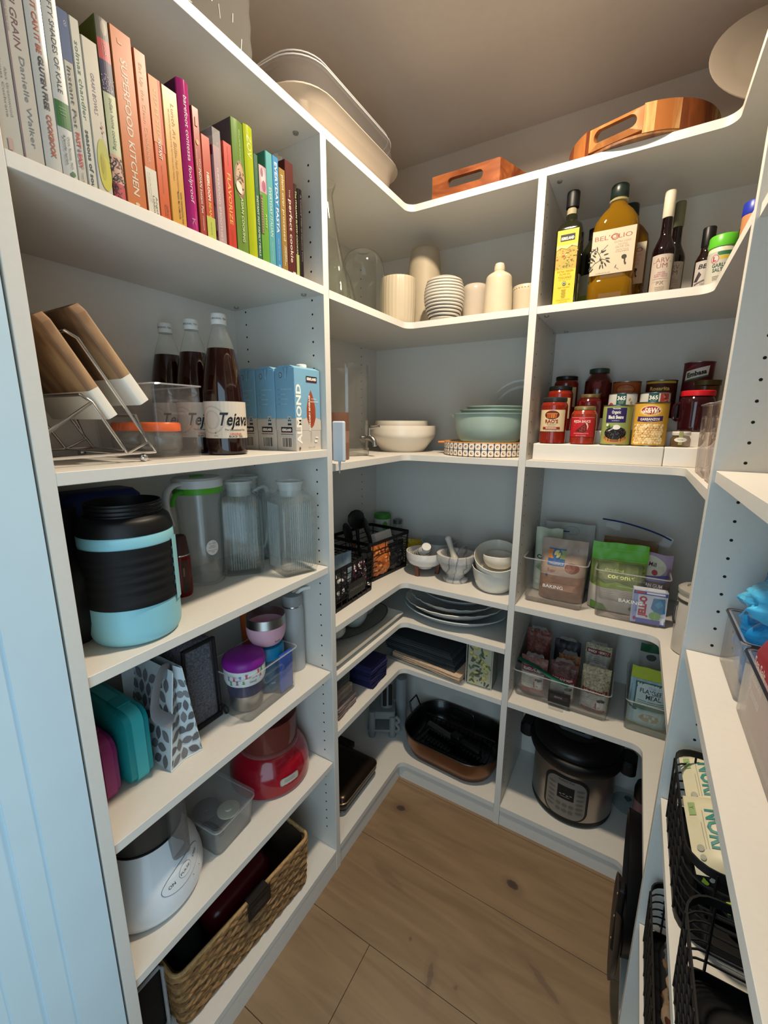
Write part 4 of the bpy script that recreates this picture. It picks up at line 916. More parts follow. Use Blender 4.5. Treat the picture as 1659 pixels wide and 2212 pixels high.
d.build('badge', t, lambda u, v, o: ((.1082+o)*cos(radians(-82)+u/.109), (.1082+o)*sin(radians(-82)+u/.109), v), cu=.006, lift=.0014)
# ================================================================ bottom of the left bay (z .08)
Z = .080
t = thing('wicker_basket', 'long brown woven seagrass basket with a black name tag', 'basket', (-.848, .576, Z), 85.8)
def weave(a_, z_): return 0
Wk = M('#8d6a42', .8, grain=.30, scale=90, bump=.5); Wd = M('#6f5030', .85, grain=.35, scale=90, bump=.5)
L_, D_, H_ = .405, .245, .160
b = MB()
b.m(M('#3a2a1a', .9, grain=.2)); b.loft([[(x, y, .003) for x, y in rr(L_-.022, D_-.022, .02, 4)], [(x, y, H_-.004) for x, y in rr(L_*1.04-.022, D_*1.04-.022, .02, 4)], [(x, y, H_-.004) for x, y in rr(L_*1.04-.028, D_*1.04-.028, .02, 4)], [(x, y, .01) for x, y in rr(L_-.028, D_-.028, .02, 4)]]); b.build('lining', t)
# rows of plaited strands, each row a wavy rope round the basket
nr = 15
for k in range(nr):
    z_ = .005 + (H_-.010)*k/(nr-1); kk = 1+.04*z_/H_; base = rr(L_*kk-.010, D_*kk-.010, .022, 10); pts = []
    n_ = len(base)
    # resample the outline evenly
    per = [(base[i], base[(i+1) % n_]) for i in range(n_)]; tot = sum(hypot(q[0]-p[0], q[1]-p[1]) for p, q in per); N_ = 150; acc = 0; idx = 0; seg = per[0]; sl = hypot(seg[1][0]-seg[0][0], seg[1][1]-seg[0][1])
    for j in range(N_):
        s_ = tot*j/N_
        while s_ > acc+sl and idx < n_-1: acc += sl; idx += 1; seg = per[idx]; sl = max(1e-9, hypot(seg[1][0]-seg[0][0], seg[1][1]-seg[0][1]))
        f = (s_-acc)/sl; x, y = seg[0][0]+(seg[1][0]-seg[0][0])*f, seg[0][1]+(seg[1][1]-seg[0][1])*f
        o_ = .0022*sin(j*2*pi/(N_/30) + (pi if k % 2 else 0)); dd = hypot(x, y); nx, ny = (0, 1 if y > 0 else -1) if abs(y) > D_/2*kk-.02 else (1 if x > 0 else -1, 0)
        pts.append((x+nx*o_, y+ny*o_, z_ + .0028*sin(j*2*pi/(N_/30)+k*1.3) + .0015*noise.noise(Vector((j*.4, k, 0)))))
    b = MB(); b.tube(pts, [.0056+.0018*noise.noise(Vector((j*.7, k*3, 5))) for j in range(N_)]+[.0056], 5, closed=True); b.build('plait_row', t, Wk if k % 3 else Wd)
b = MB(); b.tube([(x, y, H_+.001) for x, y in rr(L_*1.04-.010, D_*1.04-.010, .022, 8)], .0045, 8, closed=True); b.build('rim', t, M('#a98758', .8, grain=.25, scale=120, bump=.4))
b = MB(); b.rbox(.072, .003, .048, .001, H_-.046, .012, -D_/2-.012, e=.0006); b.rbox(.060, .022, .003, .001, H_+.004, .012, -D_/2-.002, e=.0006); b.build('name_tag', t, M('#17120f', .5, grain=.1), label='black clip-on tag')
d = Dec(); d.rect(-.022, .034, H_-.036, H_-.012, '#241d1a'); d.text('SMALL', .006, H_-.022, .0042, '#5a4f4a'); d.text('APPLIANCES', .006, H_-.031, .0042, '#5a4f4a'); d.build('tag_print', t, flat(.006, -D_/2-.0137))
t = thing('appliance_lid', 'dark red glossy appliance lying in the wicker basket', 'appliance', (-.862, .60, Z+.012), 90)
b = MB(); b.rbox(.21, .15, .105, .04, e=.02, n=6); b.build('body', t, M('#4a0a12', .25, grain=.05), ang=60)
t = thing('black_pouch', 'black cloth pouch in the left end of the wicker basket', 'bag', (-.862, .448, Z+.012), 90)
pouch(t, 'body', .085, .12, .12, M('#0a0a0b', .8, grain=.2), seed=9, wr=.006)
t = thing('tote_bag', 'black tote bag with white piping left of the wicker basket', 'bag', (-.88, .322, Z), 90)
b = MB(); b.rbox(.075, .19, .18, .012, e=.004); b.build('fabric', t, M('#0d0d10', .8, grain=.15))
b = MB(); b.tube([(.036, -.097, .004), (.036, -.097, .172), (.030, -.097, .181), (-.03, -.097, .181)], .0042, 8); b.build('piping', t, M('#a6abaf', .6, grain=.1))
# ================================================================ on top of the shelving (z 2.101)
Z = ZT
t = thing('serving_tray', 'long off-white serving dish with clear domed lid on the top shelf', 'tray', (-.815, 1.065, Z), 90)
CREAM = M('#a59787', .35, grain=.015, scale=10)
def rg(w_, d_, z, r_): return [(x, y, z) for x, y in rr(w_, d_, r_, 8)]
b = MB(); b.loft([rg(.36, .13, 0, .05), rg(.40, .16, .006, .06), rg(.425, .19, .030, .075), rg(.448, .218, .056, .085), rg(.475, .245, .066, .10), rg(.482, .252, .069, .10), rg(.478, .248, .073, .10), rg(.455, .225, .070, .09), rg(.43, .20, .03, .075), rg(.38, .14, .008, .05)]); b.build('dish', t, CREAM, ang=60)
b = MB(); b.loft([rg(.455, .228, .076, .09), rg(.450, .222, .10, .09), rg(.440, .212, .135, .085), rg(.415, .19, .150, .075), rg(.34, .12, .154, .05)], cap0=False); b.build('lid', t, GL('#f4f5f8', .04, .05, 1.2, edge=.9), ang=70)
b = MB()
for w_, d_, z_, r_ in ((.456, .229, .079, .09), (.442, .214, .136, .085), (.425, .198, .149, .078)): b.tube([(x, y, z_) for x, y in rr(w_, d_, r_, 8)], .0013, 6, closed=True)
b.build('lid_edge_glints', t, GL('#ffffff', .45, .05))  # whitish tubes stand in for bright highlights along the clear lid's edges
t = thing('storage_container', 'big clear ribbed plastic container at the front of the top left shelf', 'container', (-.86, .598, Z), 90)
b = MB(); fnr = lambda z, k: [(x*(1+.0), y, z) for x, y in rr(.262*k, .262*k, .02, 8)]
b.loft([fnr(0, .96), fnr(.004, 1)] + [fnr(.03+.02*i, 1+(.006 if i % 2 else -.006)) for i in range(11)] + [fnr(.25, 1.0), fnr(.254, 1.02), fnr(.26, 1.02)], cap1=False); b.build('body', t, GL('#d9dbd6', .10, .06, 1.6), ang=20)
b = MB()
for k in range(26):
    a, z_ = random.uniform(-.11, .11), random.uniform(.01, .23); b.tube([(a, -.132, z_), (a+random.uniform(-.02, .02), -.1325, z_+random.uniform(-.006, .03))], .0008, 4)
b.build('scratches', t, GL('#ffffff', .6, .02), kind='stuff')
ACA = WOOD('#64301a', '#9c5a30', '#804624', scale=(3, 9, 9), rough=.35); ACB = WOOD('#5a2c18', '#d09a5c', '#a8662f', scale=(14, 2, 2), rough=.35)
def board_with_slot(b, w_, z0, z1, y, th, sw, sh, sz, n=8, rot=0):
    """upright board with a rounded grip slot: ring between the outline and the slot"""
    so = rr(sw, sh, sh/2-.001, 6, 0, sz); N_ = len(so)
    oo = []
    for px, pz in so:
        dx, dz = px, pz-sz; k = min((w_/2)/abs(dx) if abs(dx) > 1e-6 else 1e9, ((z1-sz) if dz > 0 else (sz-z0))/abs(dz) if abs(dz) > 1e-6 else 1e9); oo.append((dx*k, sz+dz*k))
    F = [(x, y, z) for x, z in oo]; F2 = [(x, y, z) for x, z in so]; B2 = [(x, y+th, z) for x, z in so]; B1 = [(x, y+th, z) for x, z in oo]
    b.loft([F, F2, B2, B1, F], False, False)
t = thing('wooden_caddy', 'reddish wooden tray with a grip slot and flaring sides on the top shelf', 'tray', (-.516, 1.322, Z), 0)
b = MB(); board_with_slot(b, .206, .002, .064, 0, .014, .108, .026, .036); b.build('front_end', t, ACA, ang=30)
b = MB(); board_with_slot(b, .300, .002, .064, .13, .014, .108, .026, .036); b.build('rear_end', t, ACA, ang=30)
for s_ in (-1, 1):
    b = MB(); b.prism([(s_*.103, .0005), (s_*.150, .130), (s_*.136, .130), (s_*.090, .014)][::s_], .002, .064); b.build('side', t, ACA, smooth=False)
b = MB(); b.prism([(.088, .0142), (.134, .1295), (-.134, .1295), (-.088, .0142)], 0, .006); b.build('floor_board', t, ACA, smooth=False)
t = thing('round_wooden_tray', 'round acacia tray with striped staves and a grip slot, right of the square one', 'tray', (-.083, 1.465, Z), 0)
# ring wall of staves, one with the grip slot at the front left
cols = ['#9c6234', '#74381c', '#b98f58', '#94592c', '#5a2a16', '#8c4c26', '#bf9c66', '#824622', '#4c2212']
n_ = 40
def stave(a0, a1, z0, z1, m_, nm='stave'):
    b = MB(); k = max(2, int((a1-a0)/4)); o = [(.172*cos(radians(a0+(a1-a0)*i/k)), .172*sin(radians(a0+(a1-a0)*i/k))) for i in range(k+1)] + [(.160*cos(radians(a1+(a0-a1)*i/k)), .160*sin(radians(a1+(a0-a1)*i/k))) for i in range(k+1)]
    b.prism(o, z0, z1); return b.build(nm, t, m_, ang=30)
angs = [(-150, -132, 0), (-132, -128, 1), (-86, -78, 3), (-78, -66, 0), (-66, -60, 6), (-60, -30, 4), (-30, 10, 8), (10, 60, 5), (60, 110, 1), (110, 160, 3), (160, 210, 7)]
for a0, a1, c in angs: stave(a0, a1, .006, .066, WOOD(cols[c], cols[c], cols[(c+3) % 9], scale=(9, 9, 1.5), rough=.35))
SW = WOOD('#925a2e', '#b8824c', '#a26a3a', scale=(9, 9, 1.5), rough=.35)
b = MB()
a0, a1 = -118, -92
so = rr(.096, .028, .0139, 16); 
def cm(u, v, r_): a = radians(-107) + u/.166; return (r_*cos(a), r_*sin(a), .038+v)
oo = []
for px, pz in so:
    k = min(.0605/abs(px) if abs(px) > 1e-6 else 1e9, (.028 if pz > 0 else .032)/abs(pz) if abs(pz) > 1e-6 else 1e9); oo.append((px*k, pz*k))
b.loft([[cm(u, v, .172) for u, v in oo], [cm(u, v, .172) for u, v in so], [cm(u, v, .160) for u, v in so], [cm(u, v, .160) for u, v in oo], [cm(u, v, .172) for u, v in oo]], False, False); b.build('grip_stave', t, SW, ang=30)
lathe('bottom_board', t, [(.160, 0), (.170, .001), (.171, .006), (.0001, .006)], WOOD('#5a3018', '#9a6a3a', scale=(12, 2, 2)), n=60)
t = thing('platter', 'cream oval platter standing on edge in the right corner of the top shelf', 'plate', (.196, 1.375, Z+.112), 20); t.rotation_euler = (radians(80), 0, radians(18))
lathe('rim', t, [(.0001, .002), (.09, .002), (.105, .004), (.142, .012), (.148, .0135), (.148, .016), (.142, .0155), (.105, .0075), (.09, .005), (.0001, .005)], CREAM, n=60, sx=1.12, sy=.72)
# ================================================================ rear left corner, upper shelf (z 1.762)
Z = CZ[0]
GV = GL('#e3ecdf', .01, .02, 1.0, edge=.22)
t = thing('glass_decanter', 'tall clear glass decanter with a long curved neck in the left corner', 'decanter', (-.790, 1.015, Z), 0)
lathe('body', t, bottle_profile([(.045, 0), (.060, .008), (.062, .03), (.052, .09), (.040, .15), (.032, .20), (.026, .240), (.022, .275), (.030, .300)], 5) + [(.028, .300), (.020, .275), (.024, .24), (.030, .20), (.038, .15), (.050, .09), (.059, .03), (.05, .012), (.0001, .010)], GV, n=44, fn=lambda a, r, z: r*(1+.05*sin(3*a+z*14)))
t = thing('glass_vase', 'clear glass flask behind the decanter and the cloche', 'vase', (-.865, 1.165, Z), 0)
lathe('body', t, bottle_profile([(.04, 0), (.058, .01), (.06, .05), (.045, .11), (.028, .15), (.03, .17)], 5) + [(.028, .17), (.026, .15), (.043, .11), (.057, .05), (.05, .014), (.0001, .012)], GV, n=40)
t = thing('glass_cloche', 'clear glass dome cloche with a flattened top next to the decanter', 'cloche', (-.772, 1.172, Z), 0)
lathe('dome', t, bottle_profile([(.064, .001), (.0645, .02), (.0645, .11), (.060, .148), (.047, .172), (.028, .182), (.018, .1815)], 5) + [(.016, .180), (.0001, .179)], GL('#dce6d8', .01, .02, 1.1, edge=.20), n=56, caps=False)
b = MB(); b.tube([(.0645*cos(2*pi*i/48), .0645*sin(2*pi*i/48), .0022) for i in range(48)], .002, 6, closed=True); b.build('rim', t, GV)
CER = M('#b0a38c', .35, grain=.02, scale=12); CER2 = M('#b6a992', .3, grain=.03, scale=30, bump=.05)
t = thing('fluted_vase', 'cream cylindrical vase with vertical flutes beside the glass cloche', 'vase', (-.742, 1.340, Z), 0)
lathe('body', t, bottle_profile([(.048, 0), (.055, .006), (.058, .05), (.0585, .10), (.056, .138), (.054, .145)], 4) + [(.051, .145), (.053, .13), (.050, .01), (.0001, .008)], CER, n=110, fn=lambda a, r, z: r*(1+.022*abs(sin(a*15))))
t = thing('tall_vase', 'tall taupe tapered vase at the back of the left corner', 'vase', (-.715, 1.482, Z), 0)
lathe('body', t, bottle_profile([(.058, 0), (.064, .01), (.064, .10), (.057, .20), (.050, .262), (.044, .272)], 4) + [(.0001, .272)], M('#a89a82', .55, grain=.02), n=44)
t = thing('bottle_vase', 'short cream vase half hidden behind the striped one', 'vase', (-.652, 1.435, Z), 0)
lathe('body', t, [(.04, 0), (.044, .004), (.046, .04), (.040, .055), (.0001, .056)], CER, n=36)
t = thing('striped_vase', 'round vase with charcoal and white horizontal rings', 'vase', (-.588, 1.368, Z), 0)
pr = [(.026, 0), (.034, .003)]
for i in range(13):
    z_ = .006+i*.0092; r_ = .030 + .0345*sin(pi*min(1, (z_+.010)/.165))**.75
    pr += [(r_-.0014, z_-.0008), (r_+.0008, z_+.002), (r_+.0008, z_+.0052), (r_-.0014, z_+.0078)]
b = MB(); b.lathe(pr + [(.046, .128), (.043, .130), (.045, .120), (.0001, .118)], 56)
m1, m2 = M('#b8b0a3', .4, grain=.03), M('#3c3c46', .5, grain=.1, scale=90)
b.mats = [m1, m2]
for k in range(len(b.f)):
    j = k//56
    if 2 <= j < 2+52 and (j-2) % 4 in (3,): b.mi[k] = 1
b.build('body', t, ang=30)
t = thing('ribbed_jar', 'small glossy white jar with turned rings behind the striped vase', 'jar', (-.520, 1.470, Z), 0)
pr = [(.036, 0), (.042, .004)]
for i in range(9): pr += [(.0435+.0012*(i % 2), .012+i*.012)]
lathe('body', t, pr + [(.043, .118), (.036, .126), (.030, .128), (.028, .122), (.0001, .12)], M('#aca090', .2, grain=.02, coat=.4), n=40)
t = thing('bottle_vase', 'white bottle vase with short narrow neck near the side panel', 'vase', (-.424, 1.408, Z), 0)
lathe('body', t, bottle_profile([(.040, 0), (.0435, .004), (.0430, .05), (.0400, .105), (.0370, .122), (.024, .132), (.0165, .136), (.0165, .140), (.0155, .150), (.0130, .159)], 3) + [(.011, .160), (.0001, .155)], CER2, n=44)
t = thing('ceramic_jar', 'plain cream jar with a dotted rim against the side panel', 'jar', (-.352, 1.470, Z), 0)
lathe('body', t, [(.040, 0), (.0435, .004), (.0445, .08), (.0445, .0835), (.0430, .085), (.0430, .095), (.041, .099), (.038, .099), (.038, .02), (.0001, .018)], CER, n=40)
b = MB()
for k in range(30): a = 2*pi*k/30; b.lathe([(.0001, 0), (.0016, .0008), (.0016, .0022), (.0001, .003)], 6, cx=.0435*cos(a), cy=.0435*sin(a), z0=.0885)
b.build('rim_beads', t, CER2, kind='stuff')
# ================================================================ rear left corner, middle shelf (z 1.333)
Z = CZ[1]
t = thing('adhesive_hook', 'pale plastic hook stuck to the side panel edge of the left bay', 'hook', (-.676, .9015, Z+.028), 0)
b = MB(); b.rbox(.038, .012, .105, .005, -.02, 0, .0065, e=.003, n=5, tw=1.0); b.build('hook_body', t, M('#b9c3cb', .35, grain=.02))
b = MB(); b.loft([[(-.003, .004, -.02), (.003, .004, -.02), (.003, .009, -.02), (-.003, .009, -.02)], [(-.0006, .006, -.052), (.0006, .006, -.052), (.0006, .0075, -.052), (-.0006, .0075, -.052)]]); b.build('pull_tab', t, M('#aab4bc', .4, grain=.02))
t = thing('ceramic_cup', 'brown banded ceramic tumbler behind the wall hook', 'cup', (-.775, 1.030, Z), 0)
b = MB(); b.m(M('#7d5a48', .5, grain=.06)); b.lathe([(.034, 0), (.0365, .003), (.037, .05)], 36, caps=True); b.m(M('#8c6a58', .5, grain=.06)); b.lathe([(.037, .0502), (.037, .085)], 36, caps=False); b.m(M('#715040', .5, grain=.06)); b.lathe([(.037, .0852), (.037, .138), (.034, .138), (.034, .01), (.0001, .009)], 36, caps=False); b.build('body', t)
t = thing('drink_dispenser', 'tall clear drink dispenser with a steel tap', 'dispenser', (-.855, 1.195, Z), aim(-.855, 1.195, 48)); t.scale = (1.08, 1.08, 1.12)
GD = GL('#f1efe9', .02, .03, 1.2)
lathe('body', t, [(.064, 0), (.068, .002), (.068, .014), (.066, .016), (.0665, .262), (.0635, .262), (.063, .02), (.0001, .018)], GD, n=56)
lathe('foot', t, [(.062, .0005), (.0685, .002), (.0685, .020), (.066, .022)], GL('#c9c5b8', .18, .05), n=56, caps=False)
b = MB(); b.tube([(0, -.056, .052), (0, -.088, .052)], .0068, 14); b.tube([(0, -.064, .052), (0, -.069, .052)], .0125, 16)
b.tube(smooth_path([(0, -.084, .054), (0, -.098, .052), (0, -.108, .044), (0, -.112, .030)], 5), [.0095-.0002*i for i in range(16)], 14); b.build('spigot', t, STEEL)
b = MB(); b.tube([(0, -.090, .058), (0, -.090, .082)], .0042, 10); b.tube(smooth_path([(0, -.090, .080), (.004, -.105, .083), (.008, -.122, .087)], 4), .0042, 10, flat=.7); b.build('tap_lever', t, STEEL)
WB = M('#d9cfbf', .25, grain=.015, scale=8, coat=.2)
def bowl_prof(R, h, foot=.45, th=.004): 
    o = bottle_profile([(R*foot, 0), (R*foot*1.04, h*.06), (R*.82, h*.30), (R*.975, h*.58), (R, h*.82), (R*.995, h)], 5)
    return o + [(R-th, h), (R-th-.001, h*.8), (R*.80, h*.34), (R*foot, h*.12), (.0001, h*.11)]
t = thing('serving_bowl', 'large rounded cream bowl at the bottom of the nested bowls', 'bowl', (-.792, 1.478, Z), 0, 'nested cream bowls'); lathe('body', t, bowl_prof(.127, .098, .66), WB, n=60)
t = thing('serving_bowl', 'second cream bowl nested inside the large rounded one', 'bowl', (-.805, 1.492, Z+.022), 0, 'nested cream bowls'); lathe('body', t, bowl_prof(.104, .094, .62), WB, n=60)
# green bowls with patterned dish
t = thing('baking_dish', 'round baking dish with a brown leaf pattern and orange handles', 'dish', (-.462, 1.478, Z), 0)
lathe('dish_wall', t, [(.136, 0), (.1405, .003), (.1418, .046), (.138, .046), (.135, .006), (.0001, .005)], M('#d9cdb8', .35, grain=.02), n=64)
d = Dec(); NAVY = []
for k in range(-13, 14):
    u = k*.0205
    for r_, s_ in ((.034, 1), (.0125, -1)):
        d.rect(u-.0098, u+.0098, r_-.0092, r_+.0092, '#d9cdb8'); d.ell(u, r_, .0086, .0088, '#e6dccb', 14); d.ell(u, r_, .0046, .0042, '#7a4638', 12, 40*s_); d.ell(u+.0012, r_-.0008*s_, .0028, .0014, '#e6dccb', 8, 40*s_)
    NAVY.append([(u+.0103-.0022, .0005), (u+.0103+.0022, .0005), (u+.0103+.0008, .010), (u+.0103+.0025, .0232), (u+.0103+.0008, .036), (u+.0103+.0026, .0445), (u+.0103-.0026, .0445), (u+.0103-.0008, .036), (u+.0103-.0025, .0232), (u+.0103-.0008, .010)])
for q_ in NAVY: d.poly(q_, '#26264a')
d.build('leaf_pattern', t, cyl(.1418, 0, -98), cu=.0102)
b = MB(); b.rbox(.030, .055, .006, .003, .038, -.150, -.01, e=.002); b.build('handle', t, M('#d98432', .4, grain=.04), label='orange handle')
b = MB(); b.tube([(.1405*cos(2*pi*i/60), .1405*sin(2*pi*i/60), .0462) for i in range(60)], .0018, 6, closed=True); b.build('rim', t, M('#d98432', .4, grain=.04))
SG = M('#9db0a4', .35, grain=.02, scale=10); SG2 = M('#8fae9c', .35, grain=.02)
def gbowl(label, z, R, h, spout=False, x=-.450, y=1.480):
    t = thing('mixing_bowl', label, 'bowl', (x, y, z), 0, 'nested sage green bowls')
    lathe('body', t, bottle_profile([(R*.72, 0), (R*.80, h*.08), (R*.90, h*.4), (R*.955, h*.8), (R*.965, h*.96)], 5) + [(R*1.0, h*.965), (R*1.005, h), (R*.95, h), (R*.93, h*.9), (R*.86, h*.3), (R*.70, h*.06), (.0001, h*.06)], SG, n=60)
    if spout:
        b = MB(); b.loft([[(-R*.90, -.034, h*.985), (-R*.97, -.020, h*.80), (-R*.97, .010, h*.80), (-R*.90, .022, h*.985)], [(-R*1.13, -.016, h*1.0), (-R*1.13, -.010, h*.96), (-R*1.13, .002, h*.96), (-R*1.13, .008, h*1.0)]]); b.build('spout', t, SG)
    return t
gbowl('largest sage green mixing bowl with a pouring spout, on the patterned dish', Z+.0465, .128, .096, True)
gbowl('middle sage green bowl nested in the largest one, only its rim showing', Z+.060, .114, .094, False, -.442, 1.486)
gbowl('smallest sage green bowl nested at the top of the stack', Z+.072, .100, .0935, False, -.435, 1.490)
t = thing('glass_cover', 'two clear glass discs leaning behind the sage green bowls', 'cover', (-.372, 1.585, Z+.015), 0, None); t.rotation_euler = (radians(82), 0, radians(8))
for k, (r_, o_) in enumerate(((.115, 0), (.095, -.006))):
    lathe('lid_disc', t, [(.0001, .001), (r_*.9, .001), (r_, .003), (r_*1.0, .006), (r_*.9, .004), (.0001, .004)], GL('#d9dbd4', .05, .05, 1.2), n=48, cy=r_*1.3 if False else .135, z0=o_)
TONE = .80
# ================================================================ rear right, upper shelf (z 1.762): oils and bottles
Z = RZ[0]
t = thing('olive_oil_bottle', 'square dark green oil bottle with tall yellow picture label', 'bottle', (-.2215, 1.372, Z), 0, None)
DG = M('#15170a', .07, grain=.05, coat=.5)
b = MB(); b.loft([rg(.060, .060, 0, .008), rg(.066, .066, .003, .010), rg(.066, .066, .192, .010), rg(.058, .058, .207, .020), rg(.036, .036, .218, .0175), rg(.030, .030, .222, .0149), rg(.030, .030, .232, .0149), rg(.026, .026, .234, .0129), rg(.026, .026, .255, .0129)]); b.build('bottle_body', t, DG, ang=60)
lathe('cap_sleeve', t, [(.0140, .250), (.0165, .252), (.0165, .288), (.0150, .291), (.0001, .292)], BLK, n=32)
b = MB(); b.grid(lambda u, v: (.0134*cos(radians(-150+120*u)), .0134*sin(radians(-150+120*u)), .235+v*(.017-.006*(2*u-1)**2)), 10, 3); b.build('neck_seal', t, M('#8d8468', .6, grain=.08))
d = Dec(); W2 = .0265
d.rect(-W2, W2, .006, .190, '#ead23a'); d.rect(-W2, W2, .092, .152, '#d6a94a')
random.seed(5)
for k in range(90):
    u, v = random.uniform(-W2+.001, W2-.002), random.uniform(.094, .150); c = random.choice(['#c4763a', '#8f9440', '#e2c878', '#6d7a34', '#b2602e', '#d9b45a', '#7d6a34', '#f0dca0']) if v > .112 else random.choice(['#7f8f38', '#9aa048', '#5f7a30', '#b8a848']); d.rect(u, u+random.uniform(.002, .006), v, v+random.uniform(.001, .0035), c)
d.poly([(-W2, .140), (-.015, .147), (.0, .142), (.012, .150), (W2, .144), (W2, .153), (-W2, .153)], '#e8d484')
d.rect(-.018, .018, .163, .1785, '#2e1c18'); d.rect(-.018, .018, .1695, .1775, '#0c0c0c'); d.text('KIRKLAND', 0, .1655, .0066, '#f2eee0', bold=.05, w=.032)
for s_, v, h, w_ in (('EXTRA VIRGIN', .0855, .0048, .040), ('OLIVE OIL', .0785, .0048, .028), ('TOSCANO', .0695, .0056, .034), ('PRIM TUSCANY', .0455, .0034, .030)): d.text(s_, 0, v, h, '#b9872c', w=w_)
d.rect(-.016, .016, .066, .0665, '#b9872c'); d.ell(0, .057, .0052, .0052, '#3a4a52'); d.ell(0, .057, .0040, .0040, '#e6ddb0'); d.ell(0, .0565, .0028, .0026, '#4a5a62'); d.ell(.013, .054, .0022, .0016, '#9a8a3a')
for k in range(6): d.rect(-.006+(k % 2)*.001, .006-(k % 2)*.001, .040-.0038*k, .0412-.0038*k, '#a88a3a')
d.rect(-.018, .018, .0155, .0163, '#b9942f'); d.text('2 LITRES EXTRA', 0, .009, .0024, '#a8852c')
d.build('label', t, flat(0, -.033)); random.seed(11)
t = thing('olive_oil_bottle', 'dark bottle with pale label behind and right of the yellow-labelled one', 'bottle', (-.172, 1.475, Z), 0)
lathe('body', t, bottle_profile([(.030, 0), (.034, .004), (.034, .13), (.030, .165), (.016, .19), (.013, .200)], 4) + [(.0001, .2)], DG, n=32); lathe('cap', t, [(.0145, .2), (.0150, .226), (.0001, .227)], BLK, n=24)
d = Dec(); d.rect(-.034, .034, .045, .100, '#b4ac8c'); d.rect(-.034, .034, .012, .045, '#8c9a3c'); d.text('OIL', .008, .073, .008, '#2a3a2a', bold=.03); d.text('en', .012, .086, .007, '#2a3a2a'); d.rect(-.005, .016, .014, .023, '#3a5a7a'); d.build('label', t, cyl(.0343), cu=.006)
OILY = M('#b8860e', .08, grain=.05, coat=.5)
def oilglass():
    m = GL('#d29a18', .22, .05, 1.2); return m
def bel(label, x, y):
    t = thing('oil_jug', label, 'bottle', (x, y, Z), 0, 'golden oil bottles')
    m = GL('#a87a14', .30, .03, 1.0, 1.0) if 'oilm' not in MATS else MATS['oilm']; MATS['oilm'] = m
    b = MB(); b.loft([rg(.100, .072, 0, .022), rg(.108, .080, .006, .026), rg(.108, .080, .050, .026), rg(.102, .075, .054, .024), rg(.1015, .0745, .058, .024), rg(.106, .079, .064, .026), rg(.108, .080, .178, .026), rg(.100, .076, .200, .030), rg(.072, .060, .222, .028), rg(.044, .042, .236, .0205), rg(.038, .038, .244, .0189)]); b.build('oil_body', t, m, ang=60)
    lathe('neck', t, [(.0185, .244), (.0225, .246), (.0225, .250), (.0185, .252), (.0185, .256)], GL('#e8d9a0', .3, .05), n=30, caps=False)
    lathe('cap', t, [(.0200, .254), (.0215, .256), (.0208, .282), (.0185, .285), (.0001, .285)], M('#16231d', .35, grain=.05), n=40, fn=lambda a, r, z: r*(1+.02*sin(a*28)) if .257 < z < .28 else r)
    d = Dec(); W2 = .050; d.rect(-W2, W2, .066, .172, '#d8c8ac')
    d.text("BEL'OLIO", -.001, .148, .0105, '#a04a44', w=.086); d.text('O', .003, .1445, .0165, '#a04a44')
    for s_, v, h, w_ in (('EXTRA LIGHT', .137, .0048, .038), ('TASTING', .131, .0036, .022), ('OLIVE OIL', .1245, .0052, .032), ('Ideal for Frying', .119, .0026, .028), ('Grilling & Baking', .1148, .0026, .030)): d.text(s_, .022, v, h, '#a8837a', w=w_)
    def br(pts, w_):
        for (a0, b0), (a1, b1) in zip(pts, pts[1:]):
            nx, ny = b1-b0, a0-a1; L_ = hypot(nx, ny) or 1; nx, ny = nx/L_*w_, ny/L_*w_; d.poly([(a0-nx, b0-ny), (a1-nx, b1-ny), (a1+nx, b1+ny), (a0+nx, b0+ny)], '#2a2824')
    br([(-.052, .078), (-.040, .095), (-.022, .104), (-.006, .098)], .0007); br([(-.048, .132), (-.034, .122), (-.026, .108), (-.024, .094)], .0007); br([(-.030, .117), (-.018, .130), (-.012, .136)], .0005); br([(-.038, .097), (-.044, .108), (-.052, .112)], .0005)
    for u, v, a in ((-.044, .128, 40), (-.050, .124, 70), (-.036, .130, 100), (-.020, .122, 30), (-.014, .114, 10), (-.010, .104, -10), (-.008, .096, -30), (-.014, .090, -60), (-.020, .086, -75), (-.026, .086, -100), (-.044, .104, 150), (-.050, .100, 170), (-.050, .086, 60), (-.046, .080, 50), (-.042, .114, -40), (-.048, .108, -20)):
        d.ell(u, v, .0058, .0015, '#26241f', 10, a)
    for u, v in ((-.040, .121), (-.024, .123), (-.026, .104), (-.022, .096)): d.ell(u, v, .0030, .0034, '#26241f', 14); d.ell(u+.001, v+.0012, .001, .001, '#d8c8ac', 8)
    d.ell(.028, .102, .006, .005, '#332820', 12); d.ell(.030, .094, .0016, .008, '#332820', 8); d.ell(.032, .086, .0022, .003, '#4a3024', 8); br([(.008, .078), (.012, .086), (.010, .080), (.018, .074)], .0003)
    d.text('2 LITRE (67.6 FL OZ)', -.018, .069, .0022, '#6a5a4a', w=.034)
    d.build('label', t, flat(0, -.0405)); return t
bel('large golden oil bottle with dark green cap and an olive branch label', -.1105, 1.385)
bel('large golden oil bottle standing behind the other olive branch one', -.088, 1.515)
